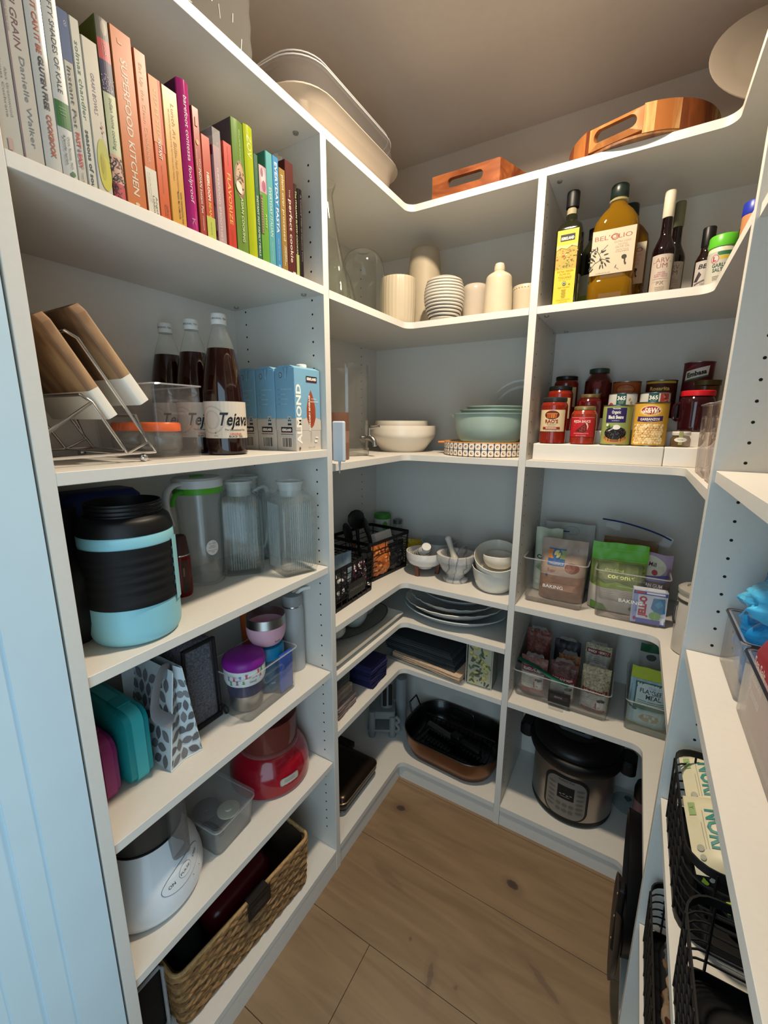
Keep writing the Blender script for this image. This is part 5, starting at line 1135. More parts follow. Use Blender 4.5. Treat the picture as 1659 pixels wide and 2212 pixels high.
def wine(label, x, y, capc, z0=0):
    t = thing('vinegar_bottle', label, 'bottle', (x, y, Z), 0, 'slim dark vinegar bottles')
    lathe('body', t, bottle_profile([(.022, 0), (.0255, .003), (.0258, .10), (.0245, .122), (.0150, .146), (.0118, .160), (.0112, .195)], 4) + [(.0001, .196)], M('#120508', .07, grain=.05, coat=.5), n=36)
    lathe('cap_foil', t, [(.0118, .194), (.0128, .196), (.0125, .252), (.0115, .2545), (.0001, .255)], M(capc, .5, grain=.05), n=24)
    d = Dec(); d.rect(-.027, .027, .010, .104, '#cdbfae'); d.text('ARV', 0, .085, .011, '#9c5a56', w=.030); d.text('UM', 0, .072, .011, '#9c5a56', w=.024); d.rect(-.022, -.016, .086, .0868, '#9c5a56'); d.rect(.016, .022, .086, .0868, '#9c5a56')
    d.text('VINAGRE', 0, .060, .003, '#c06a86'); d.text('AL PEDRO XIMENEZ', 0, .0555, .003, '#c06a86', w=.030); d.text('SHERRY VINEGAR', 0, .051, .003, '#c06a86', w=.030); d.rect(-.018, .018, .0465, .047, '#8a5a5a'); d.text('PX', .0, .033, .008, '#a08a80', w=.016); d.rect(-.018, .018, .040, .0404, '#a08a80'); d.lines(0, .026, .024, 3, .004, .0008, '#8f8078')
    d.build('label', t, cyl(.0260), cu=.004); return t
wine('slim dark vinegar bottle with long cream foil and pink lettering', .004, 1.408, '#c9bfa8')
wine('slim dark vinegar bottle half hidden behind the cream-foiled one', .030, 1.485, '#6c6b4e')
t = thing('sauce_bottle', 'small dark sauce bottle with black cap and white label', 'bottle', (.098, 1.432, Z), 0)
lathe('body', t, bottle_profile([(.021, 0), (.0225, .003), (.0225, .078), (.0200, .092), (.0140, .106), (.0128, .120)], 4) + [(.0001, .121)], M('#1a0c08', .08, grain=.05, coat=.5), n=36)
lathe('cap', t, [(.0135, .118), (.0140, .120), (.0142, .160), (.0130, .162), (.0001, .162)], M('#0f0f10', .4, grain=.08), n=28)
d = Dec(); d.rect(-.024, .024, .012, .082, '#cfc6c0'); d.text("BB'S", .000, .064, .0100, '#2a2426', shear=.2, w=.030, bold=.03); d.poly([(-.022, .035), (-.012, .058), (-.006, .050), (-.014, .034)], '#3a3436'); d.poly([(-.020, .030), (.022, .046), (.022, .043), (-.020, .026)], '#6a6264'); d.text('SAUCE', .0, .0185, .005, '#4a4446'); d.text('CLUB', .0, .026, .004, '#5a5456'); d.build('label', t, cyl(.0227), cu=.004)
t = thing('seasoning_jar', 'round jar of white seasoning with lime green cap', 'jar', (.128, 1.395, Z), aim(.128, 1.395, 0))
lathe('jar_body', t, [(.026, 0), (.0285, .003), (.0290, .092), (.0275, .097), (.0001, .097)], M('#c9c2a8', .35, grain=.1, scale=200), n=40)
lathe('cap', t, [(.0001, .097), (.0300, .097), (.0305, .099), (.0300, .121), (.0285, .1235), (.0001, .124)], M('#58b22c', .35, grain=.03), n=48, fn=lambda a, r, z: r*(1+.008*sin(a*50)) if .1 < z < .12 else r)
d = Dec(); d.rect(-.044, .044, .010, .086, '#d6d2c4'); d.rect(-.010, .044, .0765, .085, '#2f7a4a'); d.rect(-.010, .044, .068, .0755, '#e2c83c'); d.ell(-.014, .070, .0095, .0105, '#ddd8cc'); d.ell(-.014, .070, .0085, .0095, '#b8384a'); d.ell(-.014, .070, .0072, .0082, '#ddd8cc'); d.text('L', -.0145, .065, .010, '#b8384a', bold=.05)
d.text('GARLIC', -.002, .051, .0082, '#35604c', w=.032, bold=.02); d.text('SALT', -.006, .041, .0075, '#35604c', w=.020, bold=.02); d.ell(.012, .028, .006, .003, '#b8942f', 10); d.ell(.017, .027, .003, .0022, '#5a4a24', 10); d.lines(-.008, .030, .014, 3, .0035, .0009, '#6a7a6a'); d.text('NET WT', -.002, .0145, .0026, '#4a5a4a'); d.build('label', t, cyl(.0292), cu=.004)
t = thing('seasoning_jar', 'small brown jar with a deep blue cap beside the lime green one', 'jar', (.163, 1.275, Z), aim(.163, 1.275))
lathe('jar_body', t, [(.020, 0), (.022, .003), (.022, .118), (.0001, .12)], M('#b07a50', .4, grain=.08), n=32); lathe('cap', t, [(.0001, .1), (.0225, .118), (.0230, .120), (.0225, .142), (.021, .144), (.0001, .144)], M('#1f2f9a', .35, grain=.03), n=36)
t = thing('seasoning_jar', 'black-capped spice jar between the lime and the blue caps', 'jar', (.172, 1.345, Z), 0)
lathe('jar_body', t, [(.022, 0), (.024, .003), (.024, .09), (.0001, .09)], M('#4a2a1a', .3, grain=.08), n=28); lathe('cap', t, [(.0001, .0902), (.025, .0902), (.025, .118), (.0001, .12)], BLK, n=28)
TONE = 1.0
# ================================================================ rear right, middle shelf (z 1.333): tiered rack with jars and tins
Z = RZ[1]
RW = M('#dcd6cc', .4, grain=.01)
def riser(label, x0, x1, y0):
    t = thing('tiered_shelf', label, 'organizer', ((x0+x1)/2, y0, Z), 0, 'white stepped organisers'); w_ = x1-x0
    for k, (hh, dd) in enumerate(((.050, .085), (.088, .090), (.126, .100))):
        yy = [0, .085, .175][k]; b = MB(); b.rbox(w_, dd-.0005, hh, .003, 0, 0, yy+dd/2, e=.0015); b.build('step', t, RW)
    return t
riser('white three-step organiser carrying the sauce jars and tins', -.2685, .0625, 1.333)
riser('white three-step organiser in the corner, carrying the honey and plum jars', .0635, .190, 1.334)
S1, S2, S3 = Z+.050, Z+.088, Z+.126
def screw_jar(name, label, x, y, z, prof, body, lidr, lid_z, lid_h, lidc, lab=None, labR=None, gl=None, rot=None, group=None, gold=False):
    t = thing(name, label, 'jar', (x, y, z), rot if rot is not None else aim(x, y, -8), group)
    lathe('jar_body', t, prof, body, n=40)
    lathe('lid', t, [(.0001, lid_z), (lidr, lid_z), (lidr+.0008, lid_z+.0015), (lidr+.0008, lid_z+lid_h-.002), (lidr-.0015, lid_z+lid_h), (.0001, lid_z+lid_h)], M(lidc, .3, metal=.6 if gold else .0, grain=.04), n=44)
    if lab: d = Dec(); lab(d); d.build('label', t, cyl(labR), cu=.005)
    return t
def lab_red(d):
    d.rect(-.040, .040, .036, .098, '#d3bf95'); d.ell(.0, .0835, .0205, .0125, '#3a1410', 30); d.ell(0, .0835, .0190, .0110, '#6b2414', 30)
    for k in range(5): d.rect(-.0125+.0055*k, -.0095+.0055*k, .0745, .0855, random.choice(['#c8641e', '#e08a2c', '#a84a18']))
    d.rect(-.015, .015, .086, .088, '#d98a3a'); d.text("RAO'S", 0, .0605, .0098, '#8e2f24', w=.036, bold=.03); d.text('HOMEMADE', 0, .0552, .0034, '#8e4a34', w=.026); d.lines(0, .052, .020, 1, .002, .0008, '#8a6a4a')
    d.rect(-.0245, .0245, .0425, .0490, '#8e1f22'); d.text('MARINARA', 0, .0442, .0034, '#f0dcc0', w=.030, bold=.03); d.text('NET WT 24 OZ (1 LB 8 OZ) 680g', 0, .0385, .0019, '#5a3a2a', w=.030)
TOM = M('#7c1d0d', .12, grain=.10, scale=60, coat=.5); TOMD = M('#4e0d0d', .12, grain=.10, scale=60, coat=.5)
rp = bottle_profile([(.030, 0), (.0360, .003), (.0370, .012), (.0372, .10), (.0365, .112), (.0330, .120)], 4) + [(.0001, .120)]
for lb, x, y, z, c in (('red sauce jar with cream label and dark lid, at the front left of the organiser', -.2240, 1.376, S1, '#2a2c2a'), ('red sauce jar with dark lid, second step of the organiser at the left', -.2245, 1.462, S2, '#20211f'), ('red sauce jar with dark lid, highest at the back left of the organiser', -.2230, 1.560, S3, '#1d1d1c')):
    screw_jar('pasta_sauce_jar', lb, x, y, z, rp, TOM, .0330, .121, .013, c, lab_red, .0376, group='red sauce jars')
def lab_pizza(d):
    d.rect(-.038, .038, .022, .078, '#b01c26'); d.rect(-.036, .036, .0755, .0762, '#e2b4ac'); d.text('ORGANIC', 0, .0715, .0024, '#e2b4ac'); d.text('PIZZA SAUCE', 0, .0620, .0065, '#f2ddd2', w=.046, bold=.02)
    d.poly([(-.016, .038), (.010, .060), (.014, .040), (.006, .034)], '#2a1210'); d.poly([(-.013, .0385), (.009, .0565), (.012, .041), (.005, .0362)], '#8a2a1a')
    for u, v in ((-.002, .044), (.006, .048), (.005, .041), (-.007, .040)): d.ell(u, v, .0020, .0020, '#2a1210', 8)
    d.poly([(.010, .061), (.015, .052), (.015, .041), (.018, .050), (.015, .060)], '#e8d2b0')
    for k in range(9): a = radians(20+k*20); d.poly([(.0+.018*cos(a), .048+.016*sin(a)), (.001+.021*cos(a), .048+.019*sin(a)), (.0+.0215*cos(a), .0475+.019*sin(a))], '#e2b4ac')
    d.text('WITH EXTRA VIRGIN OLIVE OIL', 0, .0305, .0022, '#f0d0c8', w=.040); d.text('NET WT 14 OZ (396g)', 0, .0245, .0020, '#f0d0c8', w=.026)
pp_ = bottle_profile([(.028, 0), (.0330, .003), (.0342, .012), (.0345, .078), (.0330, .088), (.0285, .096)], 4) + [(.0001, .0965)]
screw_jar('pizza_sauce_jar', 'small jar of tomato sauce with bright red label and gold lid', -.1410, 1.380, S1, pp_, M('#8a2a18', .15, grain=.15, scale=80, coat=.4), .0275, .097, .0105, '#a89460', lab_pizza, .0348, gold=True)
def lab_dark(d): d.rect(-.034, .034, .030, .075, '#4a1018'); d.text('PASTA SAUCE', 0, .055, .005, '#b89a7a', w=.034); d.lines(0, .047, .03, 3, .004, .0010, '#8a6a5a')
screw_jar('dark_sauce_jar', 'dark red jar with a gold lid just behind the one with the bright red label', -.139, 1.462, S2, pp_, TOMD, .0280, .097, .0105, '#8a7650', lab_dark, .0348, gold=True)
t = thing('tall_sauce_jar', 'tall dark red jar with a narrow green lid on the highest step', 'jar', (-.128, 1.562, S3), 0)
lathe('jar_body', t, bottle_profile([(.034, 0), (.0385, .004), (.0395, .10), (.0375, .118), (.0270, .134), (.0255, .138)], 4) + [(.0001, .139)], TOMD, n=40); lathe('lid', t, [(.0001, .139), (.0285, .139), (.0290, .141), (.0290, .151), (.0270, .153), (.0001, .153)], M('#2c3a30', .35, grain=.05), n=40)
d = Dec(); d.ell(0, .100, .012, .011, '#7a1a1c'); d.text('TOMATO', 0, .085, .003, '#a0685a'); d.text('Basil', .006, .072, .006, '#a88a7a', shear=.2); d.build('label', t, cyl(.0397), cu=.005)
def tin(label, x, y, z, R, H, base, deco, da=-6, group=None):
    t = thing('food_tin', label, 'tin', (x, y, z), aim(x, y, da), group)
    lathe('tin_body', t, [(R-.001, .0015), (R, .003), (R, H-.003), (R-.001, H-.0015)], M(base, .35, grain=.03), n=48, caps=True)
    TN = M('#8f8c88', .3, metal=1, grain=.05)
    for z_ in (0, H-.0032): b = MB(); b.lathe([(R-.0006, z_), (R+.0012, z_+.0006), (R+.0012, z_+.0026), (R-.0006, z_+.0032)], 48); b.build('rim', t, TN)
    lathe('tin_top', t, [(.0001, H-.0015), (R-.004, H-.0015), (R-.003, H-.0025)], TN, n=40, caps=False)
    d = Dec(); deco(d); d.build('label', t, cyl(R+.0002), cu=.004); return t
def t_black(d):
    d.rect(-.045, .045, .004, .106, '#8e9a58'); d.rect(-.026, .026, .062, .102, '#2c2258'); d.text('TRADER', 0, .0985, .0025, '#e8e2d6', w=.020, bold=.04); d.text('Organic', 0, .0865, .0082, '#efe9dc', w=.022, bold=.02); d.text('Black Beans', 0, .0730, .0088, '#efe9dc', w=.038, bold=.03); d.text('Sea Salt Reduced', 0, .0665, .0026, '#e0d8c8', w=.018)
    d.ell(.002, .018, .033, .013, '#c08a4a', 26); d.ell(.002, .021, .030, .011, '#8a5a2c', 26); d.ell(.002, .034, .029, .017, '#14100e', 26); random.seed(3)
    for k in range(70):
        a, r_ = random.uniform(0, 2*pi), random.random()**.5; u, v = .002+.027*r_*cos(a), .035+.016*r_*sin(a); d.ell(u, v, .0026, .0019, random.choice(['#0c0a0a', '#241c1c', '#3a3032']), 8, random.uniform(0, 180)); d.ell(u+.0006, v+.0008, .0006, .0005, '#a8a2a4', 5)
    d.ell(.004, .050, .0095, .0065, '#e4ded6', 16); d.poly([(-.014, .038), (.004, .050), (-.004, .048), (-.016, .041)], '#b8b0b8')
    for k in range(7): d.ell(-.018+k*.002, .051+.003*sin(k), .0035, .0014, '#3d5a2a', 7, k*37)
    d.ell(-.019, .056, .0035, .004, '#d8dcc8'); random.seed(11)
tin('tin of black beans with purple panel, third along the front of the organiser', -.0555, 1.377, S1, .0372, .110, '#8e9a58', t_black)
def t_garb(d):
    d.rect(-.05, .05, .004, .110, '#c99a34'); d.ell(.002, .094, .0275, .0145, '#d8b050', 30); d.ell(.002, .094, .0235, .0118, '#efe4c8', 30); d.ell(.002, .094, .0225, .0109, '#98202a', 30); d.text('S&W', .002, .0885, .0125, '#f4ead8', w=.031, bold=.04, shear=.1)
    d.poly([(-.030, .066), (-.028, .079), (0, .0775), (.034, .080), (.033, .067), (0, .0635)], '#3d2260'); d.text('GARBANZOS', .002, .0685, .0062, '#efe6d6', w=.046, bold=.02); d.text('CHICK PEAS', .002, .0645, .0022, '#cfc4c4', w=.012)
    random.seed(8); d.poly([(-.036, .008), (.036, .006), (.038, .050), (.02, .058), (0, .060), (-.02, .057), (-.038, .050)], '#b07a34')
    for r_ in range(9):
        for c in range(11):
            u, v = -.034+c*.0068+(r_ % 2)*.0034+random.uniform(-.001, .001), .010+r_*.0058+random.uniform(-.001, .001)
            if abs(u) < .037: d.ell(u, v, .0040, .0034, random.choice(['#e0b878', '#ecc98c', '#d6a868', '#f0d49c']), 9, random.uniform(0, 90)); d.ell(u-.001, v+.001, .0014, .0010, '#f6e4bc', 6)
    random.seed(11)
tin('large tin of chickpeas with yellow label and red oval, right of the black beans', .0245, 1.376, S1, .0400, .116, '#c99a34', t_garb)
def t_365(red):
    def f(d):
        d.rect(-.045, .045, .004, .106, '#c2c2bc'); d.rect(-.0125, .0125, .074, .106, '#1d4a48'); d.text('365', 0, .088, .0105, '#e6e6de', w=.021, bold=.03); d.lines(0, .084, .017, 3, .003, .0009, '#9ab4ac')
        d.text('Organic', .0, .066, .0055, '#4a4a44', shear=.2); d.ell(.021, .090, .004, .0022, '#b98a4a', 9, 60); d.ell(.026, .082, .004, .0022, '#8a9a5a', 9, 40); d.ell(.028, .074, .004, .0022, '#a86a4a', 9, 10); d.ell(-.028, .072, .009, .009, '#a83238', 16)
        if red:
            d.rect(.016, .040, .055, .104, '#96403a'); 
            for k in range(22): d.ell(random.uniform(.018, .037), random.uniform(.058, .101), .003, .0025, random.choice(['#b0584c', '#7a2c2a', '#c4786a']), 7)
    return f
tin('white tin with dark green square badge behind the black beans', -.0505, 1.464, S2, .0372, .108, '#c2c2bc', t_365(False)); tin('white tin with dark green square badge and kidney bean picture behind the chickpeas', .0300, 1.464, S2, .0372, .108, '#c2c2bc', t_365(True))
tin('orange tin on the highest step behind the white ones at the left', -.0470, 1.560, S3, .0385, .110, '#a8552c', lambda d: (d.rect(-.045, .045, .004, .106, '#a8552c'), d.ell(0, .085, .028, .016, '#8f3a1c', 26), d.ell(0, .085, .025, .013, '#b4683a', 26), d.text('DICED TOMATOES', 0, .083, .005, '#e0b48c', w=.038)))
def t_rosa(d): d.rect(-.047, .047, .004, .106, '#4a1c14'); d.rect(-.047, .047, .100, .106, '#c2a83c'); d.text('Rosarita', 0, .080, .0105, '#e6c878', w=.052, bold=.035); d.ell(0, .068, .020, .007, '#d9c9a0', 20); d.ell(0, .066, .014, .004, '#8a5a34', 16)
tin('brown tin with yellow script lettering on the highest step', .0440, 1.560, S3, .0400, .110, '#4a1c14', t_rosa)
t_herd = lambda d: (d.rect(-.045, .045, .004, .106, '#3a1216'), d.rect(-.024, .024, .086, .104, '#8f8a86'), d.text('HERDEZ', 0, .0905, .0085, '#8a2a30', w=.038, bold=.04))
tin('dark red tin under the tilted-banner one in the corner', .1300, 1.560, S3-.044, .0372, .108, '#3a1216', t_herd)
def t_emb(d): d.rect(-.045, .045, .004, .088, '#551218'); d.poly([(-.030, .040), (.028, .054), (.030, .080), (-.028, .066)], '#d4cec4'); d.poly([(-.030, .037), (.028, .051), (.028, .055), (-.030, .041)], '#2f6a44'); d.text('Embasa', 0, .054, .0120, '#1b1816', rot=13, w=.048, bold=.045, shear=.15); d.rect(-.004, .018, .026, .034, '#9a3a3c'); d.text('TOMATE', .007, .028, .004, '#d8b0a8'); d.poly([(-.03, .072), (-.01, .084), (.0, .082), (-.02, .070)], '#7a2a2c')
tin('dark red tin with slanted white banner stacked on another in the corner', .1300, 1.560, S3+.0645, .0365, .092, '#551218', t_emb)
# plum jam jar with a red lid and honey jar
t = thing('jam_jar', 'wide dark jam jar with bright red lid and small handle', 'jar', (.128, 1.462, S2), 0)
lathe('jar_body', t, bottle_profile([(.030, 0), (.036, .004), (.039, .05), (.041, .08), (.036, .094)], 4) + [(.0001, .095)], M('#2c0a10', .08, grain=.1, coat=.6), n=40); lathe('lid', t, [(.0001, .0955), (.0385, .0955), (.0395, .098), (.0395, .108), (.0375, .110), (.0001, .110)], M('#c81c24', .35, grain=.04), n=48, fn=lambda a, r, z: r*(1+.012*sin(a*22)))
b = MB(); b.tube(smooth_path([(-.034, -.01, .078), (-.050, -.014, .072), (-.050, -.014, .040), (-.038, -.01, .030)], 5), .004, 8); b.build('handle', t, M('#2c0a10', .1, coat=.5))
t = thing('jam_jar', 'dull gold lid peeking out behind the bright red one', 'jar', (.150, 1.545, S2+.038), 0); lathe('jar_body', t, [(.03, 0), (.034, .004), (.034, .088), (.0001, .09)], M('#5a3a1a', .2, grain=.1), n=30); lathe('lid', t, [(.0001, .0902), (.036, .0902), (.036, .104), (.0001, .105)], M('#5a4a24', .4, metal=.4, grain=.1), n=36)
t = thing('honey_jar', 'squat little honey jar with white lid and paper seal at the front corner', 'jar', (.098, 1.378, S1), aim(.098, 1.378))
lathe('jar_body', t, [(.020, 0), (.0225, .003), (.0225, .020), (.0180, .029), (.0001, .0295)], GL('#7a5a2a', .4, .04, 1.2), n=36); lathe('lid', t, [(.0001, .030), (.0205, .030), (.0212, .0315), (.0212, .038), (.0195, .040), (.0001, .040)], M('#d3cabc', .4, grain=.03), n=36)
d = Dec(); d.rect(-.0045, .0045, .006, .040, '#8f8c5a'); d.ell(0, .019, .0145, .0060, '#d8d2c2', 24); d.text('honey', 0, .0180, .0035, '#7a6a4a', shear=.2); d.build('label', t, cyl(.0229), cu=.004)
# clear bins at the right end of that shelf
def tall_bin(label, x, y, rot, w_, d_, h_, tint='#e6d4cc'):
    t = thing('clear_bin', label, 'bin', (x, y, Z), rot); bin_(t, w_, d_, h_, tw=1.03, r=.012, mat=GL(tint, .05, .04, 1.2), handle=(h_*.72, w_*.42, .034)); return t
tall_bin('rosy clear plastic bin nearest the entrance on the jar shelf', .2450, .990, -90, .145, .245, .148)
tall_bin('rosy clear plastic bin in front of the organiser at its right end', .2450, 1.150, -90, .150, .245, .150)
t = thing('snack_bag', 'rust coloured bag of dried food inside the rear rosy bin', 'bag', (.205, 1.150, Z+.004), -90); pouch(t, 'bag_body', .11, .115, .10, M('#8a4a34', .5, grain=.3, scale=80), seed=21, wr=.008)
# ================================================================ rear right, fourth shelf (z .865)
Z = RZ[2]
t = thing('clear_bin', 'clear bin of baking sugar bags, left one on the shelf', 'bin', (-.1815, 1.490, Z), 0); bin_(t, .172, .235, .150, tw=1.09, r=.012, mat=GL('#ece4e2', .03, .03, 1.2), handle=(.122, .085, .024), low=None)
d = Dec(); d.text('BAKING', 0, .062, .0105, '#e6e2de', w=.060, bold=.01); d.build('lettering', t, flat(0, -.1235), label='white lettering on the bin front')
t = thing('clear_bin', 'clear bin of coconut and jelly packets, right one on the shelf', 'bin', (.030, 1.485, Z), 0); bin_(t, .172, .235, .150, tw=1.09, r=.012, mat=GL('#ece4e2', .03, .03, 1.2), handle=(.122, .085, .024))
d = Dec(); d.text('BAKING', .004, .062, .0105, '#e6e2de', w=.060, bold=.01); d.build('lettering', t, flat(0, -.1235), label='white lettering on the bin front')
def dsug(d):
    d.rect(-.046, .006, .120, .172, '#3a5a94'); d.rect(-.046, -.030, .140, .168, '#c07a34'); d.rect(-.010, .006, .140, .168, '#8c9a5a'); d.ell(-.020, .154, .0145, .0160, '#2f5e92', 26); d.ell(-.019, .155, .0098, .0118, '#c9bd72', 22); d.rect(-.046, .006, .120, .134, '#3f6296'); d.text('ORGANICS', -.020, .1235, .0062, '#cfd6dc', w=.044); d.text('Sugar', -.030, .102, .0085, '#8c3a44', w=.026); d.rect(-.046, .046, .040, .062, '#9a7358'); d.ell(-.044, .088, .004, .004, '#3a4a6a'); d.ell(.030, .118, .022, .014, '#6d3a26', 20)
t = thing('sugar_bag', 'translucent bag of brown sugar with blue and orange logo panel', 'bag', (-.165, 1.440, Z+.004), 0); pouch(t, 'bag_body', .138, .205, .075, M('#9c8878', .35, grain=.15, scale=25), seed=31, wr=.005, flat_top=.2, deco=dsug, bands=[(0, .42, M('#8f6a50', .5, grain=.2, scale=40))])
def dcoco(d):
    d.text('Coco', -.005, .118, .013, '#3a3a32', w=.050, bold=.03)
    for k in range(8): d.ell(-.012+.012*cos(radians(60+k*14)), .078+.014*sin(radians(60+k*14)), .013, .0018, '#6a8a3a', 8, 60+k*14)
    d.ell(.014, .062, .022, .020, '#4e3024', 22); d.ell(-.022, .035, .010, .008, '#c9d0c2', 14); d.ell(.012, .150, .012, .012, '#7c8a4a')
t = thing('coconut_bag', 'pale green and white bag at the left edge of the left bin', 'bag', (-.2250, 1.500, Z+.004), 0); pouch(t, 'bag_body', .085, .222, .07, M('#bcc4ac', .4, grain=.05), seed=33, wr=.004, deco=dcoco)
t = thing('flour_bag', 'white paper bag with faint drawing standing at the back of the left bin', 'bag', (-.170, 1.575, Z+.004), 4); pouch(t, 'bag_body', .160, .232, .05, M('#b9bab4', .5, grain=.04), seed=35, wr=.004, deco=lambda d: (d.ell(.008, .205, .024, .016, '#9a9c98', 24), d.ell(.008, .205, .022, .014, '#b4b5b0', 24), d.rect(-.02, .0, .198, .202, '#2a3a7a')))
def dgreen(d):
    d.poly([(-.07, .080), (-.05, .102), (-.03, .096), (0, .104), (.03, .098), (.06, .088), (.07, .1), (.07, .155), (-.07, .155)], '#5f6a44'); d.text('coconut', .012, .112, .0125, '#c8d884', w=.075, bold=.02); d.text('shredded', -.010, .130, .008, '#a8ba6a', w=.050); d.lines(0, .080, .095, 8, .0052, .0012, '#8f8a80', .1); d.ell(.046, .022, .007, .007, '#6a5a4a', 14); d.poly([(-.066, .0), (-.02, .004), (-.03, .022), (-.066, .028)], '#5a8a34'); d.rect(-.07, .07, .1615, .163, '#8fc25a'); d.rect(-.07, .07, .1945, .1955, '#8fd25a')
t = thing('shredded_coconut_bag', 'clear bag with a wide bright green band round its top', 'bag', (-.008, 1.440, Z+.004), 2)
pouch(t, 'bag_body', .150, .215, .085, M('#b3aca0', .4, grain=.1, scale=25), seed=37, wr=.006, flat_top=.22, deco=dgreen, bands=[(.72, 1.01, M('#5fae2a', .35, grain=.06)), (.36, .72, M('#768a3c', .4, grain=.1))])
t = thing('gelatin_box', 'small blue and white dessert box with big red lettering leaning in the bin', 'box', (.082, 1.385, Z+.006), 4); t.rotation_euler = (radians(-4), 0, radians(4))
b = MB(); b.rbox(.086, .030, .100, .001, e=.0004); b.build('carton', t, M('#c7cdda', .4, grain=.02))
d = Dec(); d.rect(-.042, .042, 0, .014, '#5a62a8'); d.rect(-.042, -.030, 0, .096, '#93a0cc'); d.rect(-.042, .042, .086, .096, '#3a52a0'); d.rect(-.038, -.014, .089, .094, '#c23a2a'); d.rect(-.010, .036, .089, .094, '#d8dce4'); d.text('JELL-O', -.008, .050, .0175, '#b22a34', rot=90, w=.062, bold=.05); d.text('Berry Blue', -.030, .050, .0055, '#5a6aa8', rot=90, w=.034)
d.poly([(.004, .048), (.008, .078), (.036, .080), (.040, .038), (.026, .032), (.014, .038)], '#2f7aa6'); d.poly([(.012, .060), (.026, .074), (.034, .062), (.022, .050)], '#4a96bc'); d.ell(.016, .026, .015, .0125, '#7aa86a', 20); d.rect(.016, .0165, .014, .038, '#a8cc92'); d.ell(-.034, .012, .004, .006, '#9a3a5a', 10); d.rect(.030, .040, .004, .024, '#ccd0dc'); d.text('20', .035, .006, .006, '#6a6a9a', rot=90)
d.build('carton_print', t, flat(0, -.015))
def dgum(d): d.rect(-.05, .05, .085, .110, '#1c1a2a'); d.text('XANTHAN GUM', 0, .0915, .0110, '#c6c2cc', w=.084, bold=.01); d.ell(.0, .150, .046, .032, '#d0c8b0', 30); d.text("Bob's Mill", -.008, .150, .0115, '#4a1c28', w=.055, bold=.02, shear=.1); d.ell(.018, .134, .008, .008, '#a84048', 16); d.poly([(-.05, .11), (.05, .11), (.05, .130), (0, .122), (-.05, .126)], '#5a5a92')
t = thing('gum_packet', 'lilac packet with cream oval and black band at the right of the bin', 'bag', (.072, 1.475, Z+.004), -4); pouch(t, 'bag_body', .120, .190, .06, M('#a88fa6', .45, grain=.05), seed=39, wr=.004, deco=dgum, bands=[(0, .5, M('#5b5688', .45, grain=.05))])
t = thing('zip_bag', 'clear zip bag of tan crumbs with a dark blue zip standing at the back', 'bag', (.018, 1.560, Z+.004), -3)
pouch(t, 'bag_contents', .155, .205, .07, M('#8f6a3e', .5, grain=.25, scale=30), seed=41, wr=.007, flat_top=.25)
b = MB(); b.grid(lambda u, v: (-.085+.19*u + .01*v, -.006+.004*sin(u*9)*v, .195+v*(.062-.026*u*u) - .008*u), 12, 4); b.build('bag_top', t, GL('#cfcac2', .14, .08), label='clear empty top of the bag')
b = MB(); b.tube(smooth_path([(-.088, -.006, .262), (-.03, -.008, .258), (.03, -.008, .246), (.075, -.004, .232), (.108, 0, .217)], 5), .0058, 8, flat=.45); b.build('zip_strip', t, M('#223a7c', .35, grain=.04), label='dark blue zip strip')
t = thing('canister', 'tall pale canister with clamp lid beside the right bin', 'canister', (.180, 1.262, Z), 0)
lathe('body', t, [(.040, 0), (.045, .003), (.046, .150), (.043, .160)], M('#b9b2a6', .35, grain=.04), n=48); lathe('metal_band', t, [(.0462, .138), (.0472, .139), (.0472, .145), (.0462, .146)], M('#57524c', .35, metal=.6, grain=.05), n=48, caps=False); lathe('lid', t, [(.0001, .160), (.0465, .160), (.048, .163), (.048, .171), (.042, .176), (.030, .177), (.028, .172), (.0001, .172)], GL('#c4beb4', .5, .08), n=48)
b = MB(); b.tube(smooth_path([(-.044, -.012, .135), (-.050, -.014, .120), (-.050, -.014, .09), (-.046, -.012, .075)], 5), .0028, 8); b.build('clamp_handle', t, M('#4a4644', .35, metal=.7, grain=.05))
t = thing('spice_jar', 'mustard jar with navy lid behind the pale canister', 'jar', (.222, 1.440, Z), 0); lathe('jar_body', t, [(.033, 0), (.036, .004), (.036, .150), (.0001, .152)], M('#b28a28', .35, grain=.08), n=32); lathe('lid', t, [(.0001, .153), (.037, .153), (.038, .156), (.038, .180), (.0001, .182)], M('#141a44', .4, grain=.05), n=40)
